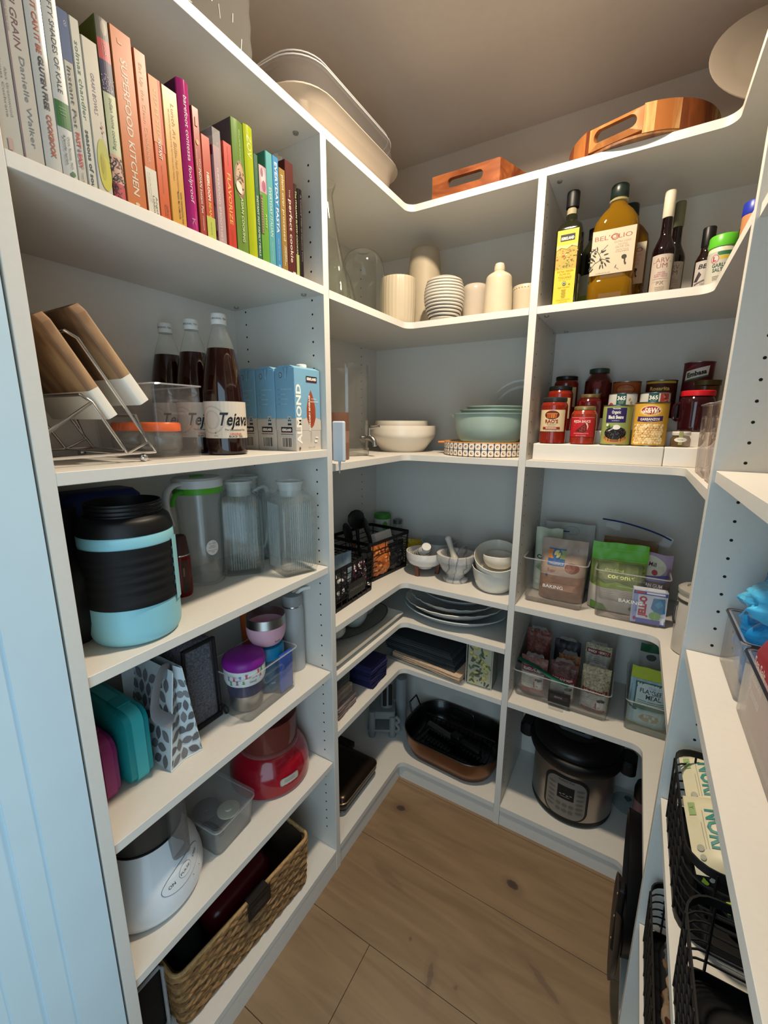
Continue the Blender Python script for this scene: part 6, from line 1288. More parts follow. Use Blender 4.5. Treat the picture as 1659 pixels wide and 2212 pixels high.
# ================================================================ rear right, fifth shelf (z .5115)
Z = RZ[3]
t = thing('clear_bin', 'wide clear bin of bagged dried beans with black name tag', 'bin', (-.1315, 1.490, Z), 0); bin_(t, .286, .240, .192, tw=1.04, r=.012, mat=GL('#dcdad6', .025, .04, 1.2), low=.095)
b = MB(); b.rbox(.068, .003, .044, .001, .018, .002, -.1265, e=.0006); b.build('name_tag', t, M('#15110f', .5, grain=.1)); d = Dec(); d.rect(-.028, .028, .034, .050, '#2a2120'); d.text('BEANS', -.002, .039, .0062, '#8f8780', w=.024); d.build('tag_print', t, flat(.002, -.128)); 
b = MB(); b.rbox(.046, .014, .003, .002, .0, -.004, -.134, e=.001); b.build('clip', t, GL('#dcd6c8', .5, .1))
BEAN = lambda c, s: M(c, .45, grain=.55, scale=s)
def dran(face=True, y0=.0):
    def f(d):
        d.rect(-.036, .036, y0+.088, y0+.102, '#7c2226'); d.text('RANCHO GORDO', 0, y0+.0915, .0068, '#d8cfc0', w=.062, bold=.04); d.rect(-.036, .036, y0+.030, y0+.086, '#a9a79c'); d.lines(-.010, y0+.080, .044, 8, .006, .0013, '#77736a', .4); d.rect(-.036, .036, y0+.020, y0+.030, '#8c3a30')
        if face: d.ell(.020, y0+.050, .011, .016, '#bfb8ac', 18); d.ell(.021, y0+.066, .012, .006, '#2a2424', 14); d.ell(.018, y0+.042, .004, .002, '#7a2c2c', 8); d.rect(.006, .010, y0+.034, y0+.058, '#8c2c26')
    return f
for lb, x, y, z0, w_, h_, th, mt_, fc, sd in (('bag of speckled brown beans in clear film, front left in the bean bin', -.222, 1.410, .004, .088, .135, .058, BEAN('#7a5248', 160), dran(True, .0), 51), ('bag of dark beans in clear film, middle of the bean bin', -.128, 1.425, .004, .088, .135, .062, BEAN('#5a3a34', 150), dran(True, -.01), 53), ('bag of pale beans with red label at the front right of the bean bin', -.030, 1.425, .004, .084, .150, .062, BEAN('#a89878', 170), dran(True, -.02), 55), ('bag of cream beans standing behind the pale ones in the bean bin', -.034, 1.500, .030, .080, .165, .055, BEAN('#9c9274', 160), dran(False, .045), 57), ('bag of reddish beans at the back left of the bean bin', -.230, 1.510, .030, .085, .165, .07, BEAN('#6a3a30', 150), None, 59), ('bag of black beans at the back middle of the bean bin', -.132, 1.510, .028, .085, .150, .06, BEAN('#1f1c20', 140), None, 61), ('orange bean bag lying between the dark and the black ones', -.118, 1.468, .028, .070, .120, .03, BEAN('#8a5a38', 140), None, 63)):
    t = thing('bean_bag', lb, 'bag', (x, y, Z+z0), 0, 'bags of dried beans'); pouch(t, 'bag_body', w_, h_, th, mt_, seed=sd, wr=.006, flat_top=.12, deco=fc); b = MB()
    b.grid(lambda u, v: ((u-.5)*w_*.8*(1-.3*v), .004*sin(u*14+sd)*v, h_*.93+v*.022), 8, 3); b.build('film_top', t, GL('#b8b4ae', .25, .06))
t = thing('zip_bag', 'clear zip bag with a dark green zip lying over the front bean bags', 'bag', (-.190, 1.385, Z+.088), -6)
b = MB(); b.tube(smooth_path([(-.085, .0, .040), (-.03, -.002, .030), (.03, -.004, .012), (.085, -.004, -.002)], 6), .011, 8, flat=.22); b.build('zip_strip', t, M('#1c5a48', .4, grain=.08), label='dark green zip strip')
b = MB(); b.grid(lambda u, v: (-.09+.18*u, -.010-.004*sin(u*20)*(1-v), -.055+v*.085-.03*u), 14, 6); b.build('bag_film', t, GL('#d6d2cc', .08, .05, 1.5))
t = thing('clear_bin', 'narrow clear bin holding the bright green meal packet', 'bin', (.1215, 1.490, Z), 0); bin_(t, .120, .235, .100, tw=1.02, r=.010, mat=GL('#dfe6da', .04, .03, 1.3))
def dflax(d):
    d.rect(-.055, .055, .004, .150, '#8fa9b0'); 
    for k in range(9): d.rect(-.052+k*.012, -.048+k*.012, .10, .150, '#7f9cc0' if k % 2 else '#9ab4bc')
    d.rect(-.038, .056, .062, .142, '#2c5a46'); d.rect(-.034, .056, .078, .138, '#c2ccc6'); d.text('Organic', .012, .124, .0075, '#7a8cb8', shear=.25, w=.032); d.text('FLAXSEED', .010, .110, .0115, '#33333a', w=.070, bold=.02); d.text('MEAL', .012, .096, .0115, '#33333a', w=.040, bold=.02); d.lines(.010, .088, .080, 5, .0052, .0016, '#3a6a5a', .1); d.poly([(.02, .138), (.05, .138), (.035, .148)], '#2c5a46')
    d.rect(-.034, .056, .012, .058, '#a9bcbc'); d.ell(.008, .036, .028, .014, '#9c8a68', 26); d.ell(-.046, .060, .006, .004, '#2c3a34', 10); d.ell(-.034, .058, .007, .005, '#2c3a34', 10); d.text('COLD MILLED', .0, .014, .0042, '#4a6a7a', w=.044)
t = thing('flaxseed_bag', 'lime green packet of seed meal with white panel', 'bag', (.1185, 1.425, Z+.004), -2); pouch(t, 'bag_body', .106, .190, .05, M('#a9b832', .4, grain=.04), seed=71, wr=.003, flat_top=.3, deco=dflax)
t = thing('organic_bag', 'dark green and white packet behind the lime green one', 'bag', (.135, 1.520, Z+.004), 0); pouch(t, 'bag_body', .10, .225, .05, M('#a3a39c', .45, grain=.05), seed=73, wr=.003, bands=[(.86, 1.01, M('#14502c', .4, grain=.05))], deco=lambda d: (d.ell(-.018, .182, .014, .010, '#3a3e3a', 18), d.text('Org', .02, .17, .012, '#6a6c66', w=.03)))
# ================================================================ rear right, floor shelf (z .082)
Z = .082
t = thing('pressure_cooker', 'electric pressure cooker with black lid, wing handles and steel body', 'appliance', (-.070, 1.492, Z), aim(-.070, 1.492, -6))
ST = M('#9b9086', .28, metal=.85, grain=.06, scale=6)
lathe('base_ring', t, bottle_profile([(.120, 0), (.131, .003), (.135, .012), (.1345, .024)], 3) + [(.0001, .024)], BLK, n=64)
lathe('steel_body', t, [(.1335, .024), (.1345, .026), (.1345, .205), (.1335, .208)], ST, n=64)
lathe('top_collar', t, bottle_profile([(.1345, .208), (.150, .214), (.156, .235), (.155, .250), (.146, .256)], 4) + [(.0001, .256)], BLK, n=64)
lathe('lid', t, bottle_profile([(.142, .256), (.146, .262), (.142, .280), (.120, .296), (.100, .302)], 4) + [(.0001, .303)], M('#0e0e0f', .35, grain=.05), n=64)
lathe('lid_plate', t, [(.088, .3032), (.090, .3045), (.080, .3060), (.0001, .3062)], M('#3d3a36', .3, metal=.6, grain=.05), n=56)
b = MB()
for s_ in (-1, 1): b = MB(); b.rbox(.050, .090, .052, .018, .205, s_*.166, 0, e=.010, n=5); b.build('wing_handle', t, BLK)
b = MB(); b.rbox(.112, .042, .020, .016, .304, 0, -.040, e=.006, n=5); b.build('lid_grip', t, M('#55585a', .4, metal=.3, grain=.05)); b = MB(); b.rbox(.062, .036, .0225, .004, .304, 0, -.042, e=.002); b.build('grip_panel', t, BLK)
R_ = .1347
fm = cyl(R_)
d = Dec(); O = [(x, .108+z) for x, z in rr(.146, .166, .040, 8)]; d.poly(O, '#0d0d0e'); I = [(x, .104+z) for x, z in rr(.130, .150, .034, 8)]; d.poly(I, '#7a7268')
d.text('Instant Pot', 0, .1690, .0072, '#2a2826', w=.050, bold=.02); d.rect(-.027, .027, .100, .152, '#0b0b0c')
for k in range(4): d.rect(-.020+.011*k, -.013+.011*k, .116+.003*(k % 2), .1185+.003*(k % 2), '#9a9a98')
d.rect(-.016, .014, .110, .1115, '#8a8a88')
for s_ in (-1, 1):
    for k in range(6): d.ell(s_*.046, .148-.0175*k, .0125, .0052, '#655e55', 16); d.text(['Soup', 'Meat', 'Bean', 'Poultry', 'Rice', 'Grain'][k], s_*.046, .1465-.0175*k, .0034, '#35322e', w=.014)
for k in range(3):
    for j in range(2): d.ell(-.020+.020*k, .078-.022*j, .0085, .0062, '#655e55', 14); d.text(['Slow', 'Keep', 'Steam'][k], -.020+.020*k, .0765-.022*j, .003, '#35322e', w=.011)
d.build('control_panel', t, fm, cu=.008, lift=.0012, eps=.0002)
t = thing('water_bottle', 'pink transparent bottle with black cap beside the pressure cooker', 'bottle', (.150, 1.440, Z), 0)
lathe('body', t, bottle_profile([(.026, 0), (.033, .008), (.036, .03), (.034, .06), (.028, .10), (.029, .15)], 4) + [(.0001, .15)], GL('#c48a92', .45, .08, 1.0), n=36); b = MB(); b.tube([(0, 0, .15), (0, 0, .185), (0, 0, .205)], [.030, .031, .026], 24); b.build('cap', t, M('#1a1819', .25, grain=.1)); 
t = thing('glass_cover', 'clear glass cover with knob lying behind the pressure cooker', 'cover', (.115, 1.560, Z), 0); lathe('lid_disc', t, [(.050, .001), (.052, .003), (.035, .014), (.0001, .018)], GL('#a9bcc0', .2, .04, 1.3), n=36); lathe('knob', t, [(.006, .018), (.012, .026), (.0001, .03)], M('#3a5560', .3), n=20)
# pans standing on edge at the right
def disc_v(name, label, x, y, z, r_, th, mt_, rim=None, rot=90, cat='pan'):
    t = thing(name, label, cat, (x, y, z), 0); t.rotation_euler = (0, radians(rot), 0)
    lathe('pan_body', t, [(.0001, 0), (r_*.86, 0), (r_*.96, th*.35), (r_, th*.95), (r_*.985, th), (r_*.93, th*.4), (r_*.83, th*.14), (.0001, th*.14)], mt_, n=64); return t
disc_v('frying_pan', 'black frying pan standing on edge at the right of the floor shelf', .148, 1.115, Z+.166, .165, .048, M('#0c0c0d', .4, grain=.1), rot=-92)
disc_v('frying_pan', 'second black frying pan leaning against the first, further in', .215, 1.120, Z+.150, .148, .045, M('#101011', .45, grain=.1), rot=-92)
t = disc_v('griddle_pan', 'taupe flat pan standing on edge with a tall black grip, nearest the aisle', .0960, 1.020, Z+.112, .110, .014, M('#4a3f36', .4, metal=.3, grain=.08), rot=-90)
MI = (Matrix.Translation((.0960, 1.020, Z+.112)) @ Matrix.Rotation(radians(-90), 4, 'Y')).inverted()
b = MB(); b.rbox(.016, .030, .190, .006, .168, .0885, .985, e=.004, n=4); b.xform(MI); b.build('grip', t, BLK, label='tall black riveted grip')
b = MB()
for k in range(3): b.tube([(.0805, .985, .19+.07*k), (.079, .985, .19+.07*k)], .004, 10)
b.xform(MI); b.build('rivets', t, M('#8a7a5a', .3, metal=1, grain=.05))
# ================================================================ rear left, fourth shelf (z .861)
Z = CZ[2]
bk1 = wire_basket('wire_basket', 'black wire basket of small packets nearest the left bay', (-.845, 1.075, Z), 92, .235, .19, .142, 'black wire baskets on the left corner shelf', cols=7, r=.010, rows=5, tw=1.03, depth_cols=2)
d = Dec(); d.rect(-.052, .052, .022, .072, '#161616'); d.text('POPSICLES', .0, .042, .0085, '#6a6a68', w=.080); d.build('name_tag', bk1, flat(.012, -.0975), label='black tag with grey lettering')
bk2 = wire_basket('wire_basket', 'black wire basket of utensils and packets in the corner, higher than the other', (-.875, 1.375, Z), 84, .245, .195, .152, 'black wire baskets on the left corner shelf', cols=3, r=.012, rows=5, tw=1.05)
random.seed(17)
def pack(label, x, y, z0, rot, w_, h_, th, colr, seed, deco=None, cat='bag', name='snack_packet', **k):
    t = thing(name, label, cat, (x, y, z0), rot); pouch(t, 'bag_body', w_, h_, th, M(colr, .35, grain=.18, scale=60), seed=seed, wr=.006, deco=deco); return t
def blotch(cols, n, w_, h_):
    def f(d):
        for k in range(n):
            u, v, r_ = random.uniform(-w_/2, w_/2), random.uniform(.01, h_), random.uniform(.003, .009); d.ell(u, v, r_, r_*random.uniform(.4, 1), random.choice(cols), 8, random.uniform(0, 180))
    return f
pack('pink and black packet at the front right of the near wire basket', -.775, 1.140, Z+.014, 92, .080, .108, .035, '#4a2028', 81, blotch(['#a8506a', '#e0d8d4', '#1a1416', '#c88a9a', '#d9cfc8'], 44, .07, .10))
pack('silver foil packet at the front left of the near wire basket', -.780, 1.030, Z+.014, 92, .110, .100, .04, '#2a2a2c', 82, blotch(['#9a9a98', '#c8c8c4', '#3a3a3a', '#181818', '#7a7c7c'], 34, .10, .09))
pack('blue and white packet leaning in the near wire basket', -.835, 1.120, Z+.014, 80, .100, .125, .03, '#8fa9bc', 83)
pack('grey crumpled packet behind in the near wire basket', -.900, 1.05, Z+.014, 90, .16, .10, .05, '#55575a', 84)
for i, (x, y) in enumerate(((-.850, 1.005), (-.865, 1.060))):
    t = thing('drinking_glass', ['small ribbed clear glass at the left of the near wire basket', 'small clear glass just right of the ribbed one in the basket'][i], 'glass', (x, y, Z+.014), 0)
    lathe('body', t, [(.024, .0), (.030, .004), (.033, .150), (.031, .150), (.0275, .010), (.0001, .008)], GL('#c9b8b4', .10, .03, 1.6), n=30, fn=lambda a, r, z: r*(1+.015*cos(a*10)))
pack('copper orange crinkled packet in the corner wire basket', -.800, 1.320, Z+.014, 84, .105, .128, .05, '#b4622c', 85, blotch(['#e09a5c', '#6a3014', '#d98444', '#8a4420'], 30, .09, .11))
pack('black packet with white print in the corner wire basket', -.785, 1.415, Z+.014, 84, .11, .105, .03, '#1c1c1e', 86, blotch(['#3a3a3c', '#5a5a58', '#2a2a2a'], 14, .09, .09))
t = thing('white_box', 'white cardboard box tilted in the corner wire basket', 'box', (-.825, 1.415, Z+.055), 84); t.rotation_euler = (radians(-18), 0, radians(84))
b = MB(); b.rbox(.105, .022, .098, .001, e=.0004); b.build('carton', t, M('#d9d2c6', .5, grain=.02))
def spoon(label, x, y, z0, lean, turn, hl, colr, head='spoon'):
    t = thing('cooking_spoon', label, 'utensil', (x, y, z0), 0); t.rotation_euler = (radians(lean), 0, radians(turn))
    b = MB(); b.tube([(0, 0, 0), (0, 0, hl*.6), (0, 0, hl)], [.007, .006, .008], 8)
    b.build('handle', t, M(colr, .5, grain=.1))
    b = MB(); b.loft([[(x_*k, y_*k*.25, hl+z_) for x_, y_ in circ(.042, 16)] for k, z_ in ((.3, -.002), (.75, .012), (1, .036), (.9, .058), (.5, .072), (.1, .076))]); b.build('head', t, M('#151415', .5, grain=.1)); return t
spoon('black utensil with a broad round head leaning left over the corner basket', -.905, 1.345, Z+.012, -8, 70, .155, '#1d1b1b')
spoon('black ladle leaning right over the corner basket', -.850, 1.380, Z+.012, -14, 120, .130, '#2a2321')
spoon('wooden-handled spoon between the two black utensils', -.885, 1.33, Z+.012, -22, 110, .12, '#6a4428')
t = thing('storage_can', 'white can with a green lid at the very back of the corner', 'can', (-.940, 1.575, Z+.0), 0)
lathe('body', t, [(.032, 0), (.034, .003), (.036, .165), (.0001, .167)], M('#b9bfb6', .4, grain=.03), n=36); lathe('lid', t, [(.0001, .167), (.0375, .167), (.0375, .183), (.034, .186), (.030, .183), (.0001, .183)], M('#3f8a2c', .4, grain=.05), n=36)
d = Dec(); d.ell(.012, .135, .012, .022, '#5a9a3a', 16); d.build('label', t, cyl(.0360, 0, -60), cu=.005)
t = thing('spice_jar', 'small clear jar with a metal lid at the back of the corner', 'jar', (-.872, 1.590, Z), 0)
lathe('jar_body', t, [(.021, 0), (.022, .10), (.018, .145), (.0001, .145)], GL('#c2c8c2', .18, .05, 1.4), n=28); lathe('lid', t, [(.0001, .146), (.020, .146), (.020, .163), (.0001, .164)], M('#6a6c68', .35, metal=.6, grain=.05), n=28)
pack('yellow packet peeking between the corner basket and the footed bowl', -.775, 1.555, Z+.001, 10, .07, .095, .04, '#b89a1c', 87)
t = thing('footed_bowl', 'white bowl on wooden feet with rolled striped napkins in it', 'bowl', (-.668, 1.446, Z), 0)
WC = M('#d5d1ca', .25, grain=.02, coat=.3)
lathe('bowl', t, [(r_, z_+.024) for r_, z_ in bowl_prof(.074, .068, .40)], WC, n=52)
for a in (-100, 20, 140):
    b = MB(); b.loft([[(x+.048*cos(radians(a)), y+.048*sin(radians(a)), 0) for x, y in rr(.016, .014, .002, 2)], [(x+.056*cos(radians(a)), y+.056*sin(radians(a)), .052) for x, y in rr(.014, .011, .002, 2)]]); b.build('wooden_foot', t, M('#6b4030', .5, grain=.15))
for i, (dx, a, lb) in enumerate(((-.030, 60, 'black and white striped rolled napkin in the footed bowl'), (.004, 40, 'white rolled napkin with grey bands in the footed bowl'))):
    t = thing('rolled_napkin', lb, 'napkin', (-.668+dx, 1.440, Z+.075), 0); t.rotation_euler = (radians(a), 0, radians(60-30*i))
    b = MB(); b.m(M('#cfcac2', .8, grain=.05)); b.tube([(0, 0, -.040), (0, 0, .060)], .0175, 16); b.m(M('#2d2d32', .8))
    for k in range(5): b.tube([(0, 0, -.028+.015*k), (0, 0, -.024+.015*k)], .0179, 16)
    b.build('cloth_roll', t)
t = thing('serving_bowl', 'wide white bowl standing behind the footed one', 'bowl', (-.660, 1.560, Z), 0); lathe('body', t, bowl_prof(.072, .105, .5), M('#a9acac', .3, grain=.02), n=48)
# marble mortar and pestle
def marble():
    m = bpy.data.materials.new('marble'); m.use_nodes = True; nt = m.node_tree; b = nt.nodes['Principled BSDF']; N = nt.nodes.new; L = nt.links.new
    tc = N('ShaderNodeTexCoord'); n = N('ShaderNodeTexNoise'); n.inputs['Scale'].default_value = 14; n.inputs['Detail'].default_value = 6; L(tc.outputs['Object'], n.inputs['Vector'])
    wv = N('ShaderNodeTexWave'); wv.inputs['Scale'].default_value = 9; wv.inputs['Distortion'].default_value = 9; wv.inputs['Detail'].default_value = 3; wv.inputs['Detail Scale'].default_value = 1.2; L(tc.outputs['Object'], wv.inputs['Vector'])
    r = N('ShaderNodeValToRGB'); r.color_ramp.elements[0].position = 0; r.color_ramp.elements[0].color = hexc('#8d8d90'); r.color_ramp.elements[1].position = .10; r.color_ramp.elements[1].color = hexc('#c9c5be'); L(wv.outputs['Fac'], r.inputs['Fac'])
    r2 = N('ShaderNodeValToRGB'); r2.color_ramp.elements[0].position = .35; r2.color_ramp.elements[0].color = (.6, .6, .62, 1); r2.color_ramp.elements[1].position = .6; r2.color_ramp.elements[1].color = (1, 1, 1, 1); L(n.outputs['Fac'], r2.inputs['Fac'])
    mx = N('ShaderNodeMix'); mx.data_type = 'RGBA'; mx.blend_type = 'MULTIPLY'; mx.inputs[0].default_value = 1; L(r.outputs['Color'], mx.inputs[6]); L(r2.outputs['Color'], mx.inputs[7]); L(mx.outputs[2], b.inputs['Base Color']); b.inputs['Roughness'].default_value = .3; return m
MRB = marble()
t = thing('mortar', 'grey-veined marble mortar on a round foot', 'mortar', (-.535, 1.435, Z), 20)
lathe('mortar_body', t, bottle_profile([(.044, 0), (.046, .003), (.046, .014), (.034, .020), (.036, .028), (.052, .045), (.062, .068), (.065, .080)], 3) + [(.070, .082), (.072, .094), (.071, .106), (.066, .108), (.058, .106), (.053, .08), (.038, .045), (.0001, .035)], MRB, n=56, fn=lambda a, r, z: r*(1+.03*max(0, cos(a*4))**8) if z > .081 and r > .06 else r)
t = thing('pestle', 'pale marble pestle leaning in the mortar', 'pestle', (-.530, 1.440, Z+.048), 0); t.rotation_euler = (radians(-14), radians(-28), 0)
lathe('pestle_body', t, bottle_profile([(.010, 0), (.0155, .006), (.0155, .03), (.010, .06), (.0105, .10), (.012, .118), (.007, .125)], 4) + [(.0001, .126)], M('#c9c4b8', .25, grain=.06), n=24)
t = thing('square_dish', 'white square dish against the back between mortar and oval dishes', 'dish', (-.500, 1.590, Z), 0)
b = MB(); b.loft([rg(.10, .045, 0, .01), rg(.125, .06, .08, .012), rg(.132, .066, .085, .012), rg(.132, .066, .088, .012), rg(.118, .054, .086, .01), rg(.095, .04, .008, .008)]); b.build('body', t, M('#b5b8b6', .3, grain=.02))
def oval(label, z, R, h, x, y):
    t = thing('oval_dish', label, 'dish', (x, y, z), 14, 'stacked oval white dishes'); lathe('body', t, bottle_profile([(R*.70, 0), (R*.80, h*.08), (R*.93, h*.5), (R, h*.97)], 5) + [(R*1.012, h), (R*.985, h*1.01), (R*.90, h*.55), (R*.74, h*.12), (.0001, h*.10)], M('#d8d4c8', .2, grain=.015, coat=.4), n=60, sx=1.0, sy=1.35); return t
oval('lower oval white dish of the stack beside the side panel', Z, .080, .078, -.393, 1.455)
oval('upper oval white dish of the stack beside the side panel', Z+.052, .080, .072, -.389, 1.462).rotation_euler = (radians(15), 0, radians(14))
t = thing('sauce_boat', 'small white pouring bowl inside the upper oval dish', 'bowl', (-.385, 1.470, Z+.068), 0)
lathe('body', t, bottle_profile([(.025, 0), (.042, .008), (.050, .03), (.048, .048)], 4) + [(.045, .050), (.046, .03), (.0001, .008)], M('#cfcbc0', .25, grain=.02), n=40, fn=lambda a, r, z: r*(1+.25*max(0, cos(a+2.4))**8*(z/.05)))
# ================================================================ rear left, fifth shelf (z .7025)
Z = CZ[3]
def plate(label, x, y, z, R, h, sy=1.0, scal=0, colr='#d6d6d2', rot=0, group=None, name='plate', n=72, th=.0035):
    t = thing(name, label, 'plate', (x, y, z), rot, group)
    fn = (lambda a, r, zz: r*(1+scal*(abs(sin(a*11))-.5)*(r/R)**6)) if scal else None
    lathe('body', t, bottle_profile([(R*.55, 0), (R*.60, h*.06), (R*.78, h*.35), (R*.98, h*.94)], 5) + [(R, h), (R*.985, h+th*.5), (R*.76, h*.45+th), (R*.56, th*1.4), (.0001, th*1.3)], M(colr, .22, grain=.015, coat=.3), n=n, sy=sy, fn=fn); return t
g = 'stacked white serving platters'
plate('largest white platter at the bottom of the plate stack', -.548, 1.470, Z, .204, .040, .76, 0, '#b9bfc0', 0, g, th=.006)
plate('white platter with a scalloped rim, second in the plate stack', -.552, 1.470, Z+.018, .190, .046, .80, .030, '#d8d5cc', 8, g)
plate('white scalloped plate third in the plate stack', -.556, 1.474, Z+.043, .172, .040, .84, .045, '#c9c8c4', -6, g)
plate('smallest white plate on top of the plate stack', -.540, 1.485, Z+.070, .145, .030, .85, 0, '#b4b6b6', 0, g)
t = plate('long rectangular white platter at the front left of that shelf', -.795, 1.120, Z, .10, .02, 1, 0, '#d5d1c8') if 0 else None
t = thing('platter', 'long white rectangular platter under the dark oval one', 'plate', (-.795, 1.130, Z), 90)
b = MB(); b.loft([rg(.36, .13, 0, .01), rg(.37, .14, .004, .012), rg(.44, .18, .018, .012), rg(.44, .18, .0205, .012), rg(.37, .14, .008, .012), rg(.35, .12, .006, .01)]); b.build('body', t, M('#d2cec4', .25, grain=.02, coat=.3))
t = thing('platter', 'grey oval platter with dark rim carrying little cups', 'plate', (-.815, 1.155, Z+.0215), 84)
lathe('body', t, bottle_profile([(.11, 0), (.12, .002), (.155, .010), (.175, .018)], 4) + [(.176, .020), (.165, .0175), (.12, .006), (.0001, .005)], M('#74746e', .35, grain=.06), n=64, sy=.52); b = MB(); b.tube([(.1755*cos(2*pi*i/60), .1755*.52*sin(2*pi*i/60), .0195) for i in range(60)], .0018, 6, closed=True); b.build('dark_rim', t, M('#2c2a26', .4, grain=.1))
def cup(label, x, y, s_=1.0, a=0, tilt=0):
    t = thing('small_bowl', label, 'bowl', (x, y, Z+.030+.012*abs(sin(radians(tilt)))), a, 'little pouring bowls on the grey platter'); t.rotation_euler = (radians(tilt), 0, radians(a))
    lathe('body', t, bottle_profile([(.016*s_, 0), (.022*s_, .004), (.034*s_, .024*s_), (.038*s_, .044*s_)], 4) + [(.0355*s_, .044*s_), (.031*s_, .022*s_), (.0001, .006)], M('#a9a79f', .35, grain=.04), n=40, fn=lambda a_, r, z: r*(1+.28*max(0, cos(a_+pi/2))**10*(z/(.044*s_))**2)); return t
cup('little grey bowl with a spout, middle one on the grey platter', -.805, 1.150, 1.4, -40)
cup('little grey bowl with a spout, farthest one on the grey platter', -.825, 1.250, 1.25, 20)
cup('little grey bowl tipped on its side at the near end of the grey platter', -.790, 1.045, 1.25, -60, 35)
# ================================================================ rear left, sixth shelf (z .509)
Z = CZ[4]
def folded(name, label, x, y, z, w_, d_, h_, colr, rot, group, layers=3, seed=0, stripe=None, curl=0.0):
    t = thing(name, label, 'napkin' if 'nap' in name else 'placemat', (x, y, z), rot, group); b = MB(); mt_ = M(colr, .85, grain=.18, scale=150); b.m(mt_)
    lh = h_/layers
    for k in range(layers):
        def prof(u, k=k):   # wavy fold edge
            return .0012*noise.noise(Vector((u*5, seed+k, 1)))
        R = []
        for i in range(13):
            u = i/12; x_ = (u-.5)*w_; zc = lh*(k+.5) + prof(u)*1.2 + curl*sin(pi*u)
            hw = d_/2*(1-.012*(k % 2)); yo = .003*noise.noise(Vector((u*3, seed*2+k, 4)))
            R.append([(x_, -hw+yo + .001*cos(a)*0 - lh*.46*max(0, cos(a)) * 1.0, zc + lh*.47*sin(a)) for a in [pi/2 - pi*j/6 for j in range(7)]] + [(x_, hw+yo, zc-lh*.47), (x_, hw+yo, zc+lh*.47)])
        b.loft([r_[::-1] for r_ in R])
    b.build('cloth', t, ang=50); return t
random.seed(29)
zz = Z; ORD = ['lowest', 'second from below', 'third from below', 'fourth from below', 'fifth from below', 'sixth from below', 'seventh from below', 'topmost']
def pos(k, n): return 'topmost' if k == n-1 else ORD[k]
for k in range(4): folded('folded_napkin', 'striped taupe napkin by the side panel, %s of the taupe ones' % pos(k, 4), -.790, .990, zz, .110, .130, .0095, ['#7d6c66', '#8d7b72', '#6d5f5c', '#857670'][k], 94+random.uniform(-2, 2), 'striped taupe napkins'); zz += .0098
for k in range(3): folded('folded_napkin', 'tan curled napkin by the side panel, %s of the tan ones' % pos(k, 3), -.800, .985, zz, .115, .120, .011, ['#9a8674', '#8c7866', '#a08c7a'][k], 92+random.uniform(-3, 3), 'tan napkins in the middle', layers=3); zz += .0115
for k in range(4): folded('folded_napkin', 'olive grey napkin by the side panel, %s of the olive ones' % pos(k, 4), -.812, .988, zz, .115, .118, .0145, ['#565650', '#4c4c47', '#5c5b54', '#504f4a'][k], 90+random.uniform(-2, 2), 'olive grey napkins on top', layers=3); zz += .0150
zz = Z
for k in range(7): folded('folded_napkin', 'navy blue folded napkin, %s of the navy stack' % pos(k, 7), -.792+random.uniform(-.004, .004), 1.183, zz, .105, .150, .0118, ['#1a1a42', '#15153a', '#1f1f4c'][k % 3], 88+random.uniform(-5, 5), 'navy blue napkins', layers=3); zz += .0121
t = thing('tray', 'thin clear tray under the stack of placemats', 'tray', (-.610, 1.450, Z), -4)
b = MB(); b.loft([rg(.33, .235, 0, .01), rg(.345, .25, .014, .012), rg(.345, .25, .0155, .012), rg(.33, .236, .004, .01)]); b.build('body', t, GL('#aeb6b6', .25, .06))
zz = Z+.0058
for k in range(2): folded('placemat', 'cream pinstriped placemat, %s of the two under the dark ones' % ['lower', 'upper'][k], -.598, 1.448, zz, .300, .215, .0100, '#c4a88c', -6+random.uniform(-1, 1), 'cream placemats', layers=3); zz += .0102
for k in range(8): folded('placemat', 'charcoal ribbed placemat, %s of the dark stack' % pos(k, 8), -.630-.004*k, 1.466+.001*k, zz, .310, .215, .0080, ['#33383a', '#2c3032', '#3f4344'][k % 3], -5+random.uniform(-2, 2), 'charcoal placemats', layers=2); zz += .0084
t = thing('napkin_box', 'tall clear-wrapped pack of paper napkins with lemon and leaf print', 'box', (-.3985, 1.385, Z+.002), 2)
b = MB(); b.rbox(.088, .080, .158, .006, e=.003); b.build('paper_pack', t, M('#b9b49c', .5, grain=.04))
random.seed(4); d = Dec()
for k in range(12):
    u, v = -.030+.060*random.random(), .012+.0125*k; r_ = random.uniform(.009, .014); d.ell(u, v, r_, r_*.8, random.choice(['#b8a850', '#c9bd6a', '#a89844']), 14, random.uniform(0, 90)); d.ell(u-.002, v+.002, r_*.6, r_*.45, '#cfc47c', 12)
for k in range(30): d.ell(random.uniform(-.036, .036), random.uniform(.010, .148), .0105, .0038, random.choice(['#3f5236', '#56683e', '#2f3f2c', '#6a7a48']), 8, random.uniform(0, 180))
for k in range(12): d.ell(random.uniform(-.034, .034), random.uniform(.012, .146), .0024, .0024, random.choice(['#2a2420', '#e0dac4', '#4a3028']), 8)
d.build('lemon_print', t, flat(0, -.040)); random.seed(11)
b = MB(); b.loft([rg(.096, .088, -.001, .006), rg(.096, .088, .160, .006)], cap1=False); b.build('clear_case', t, GL('#c2ccc2', .05, .05, 1.4)); b = MB()
for sx in (-1, 1): b.tube([(sx*.047, -.043, 0), (sx*.047, -.043, .16)], .0012, 5)
b.tube([(-.047, -.043, 0), (.047, -.043, 0)], .0012, 5); b.build('case_edge', t, GL('#dfe6df', .5, .05))
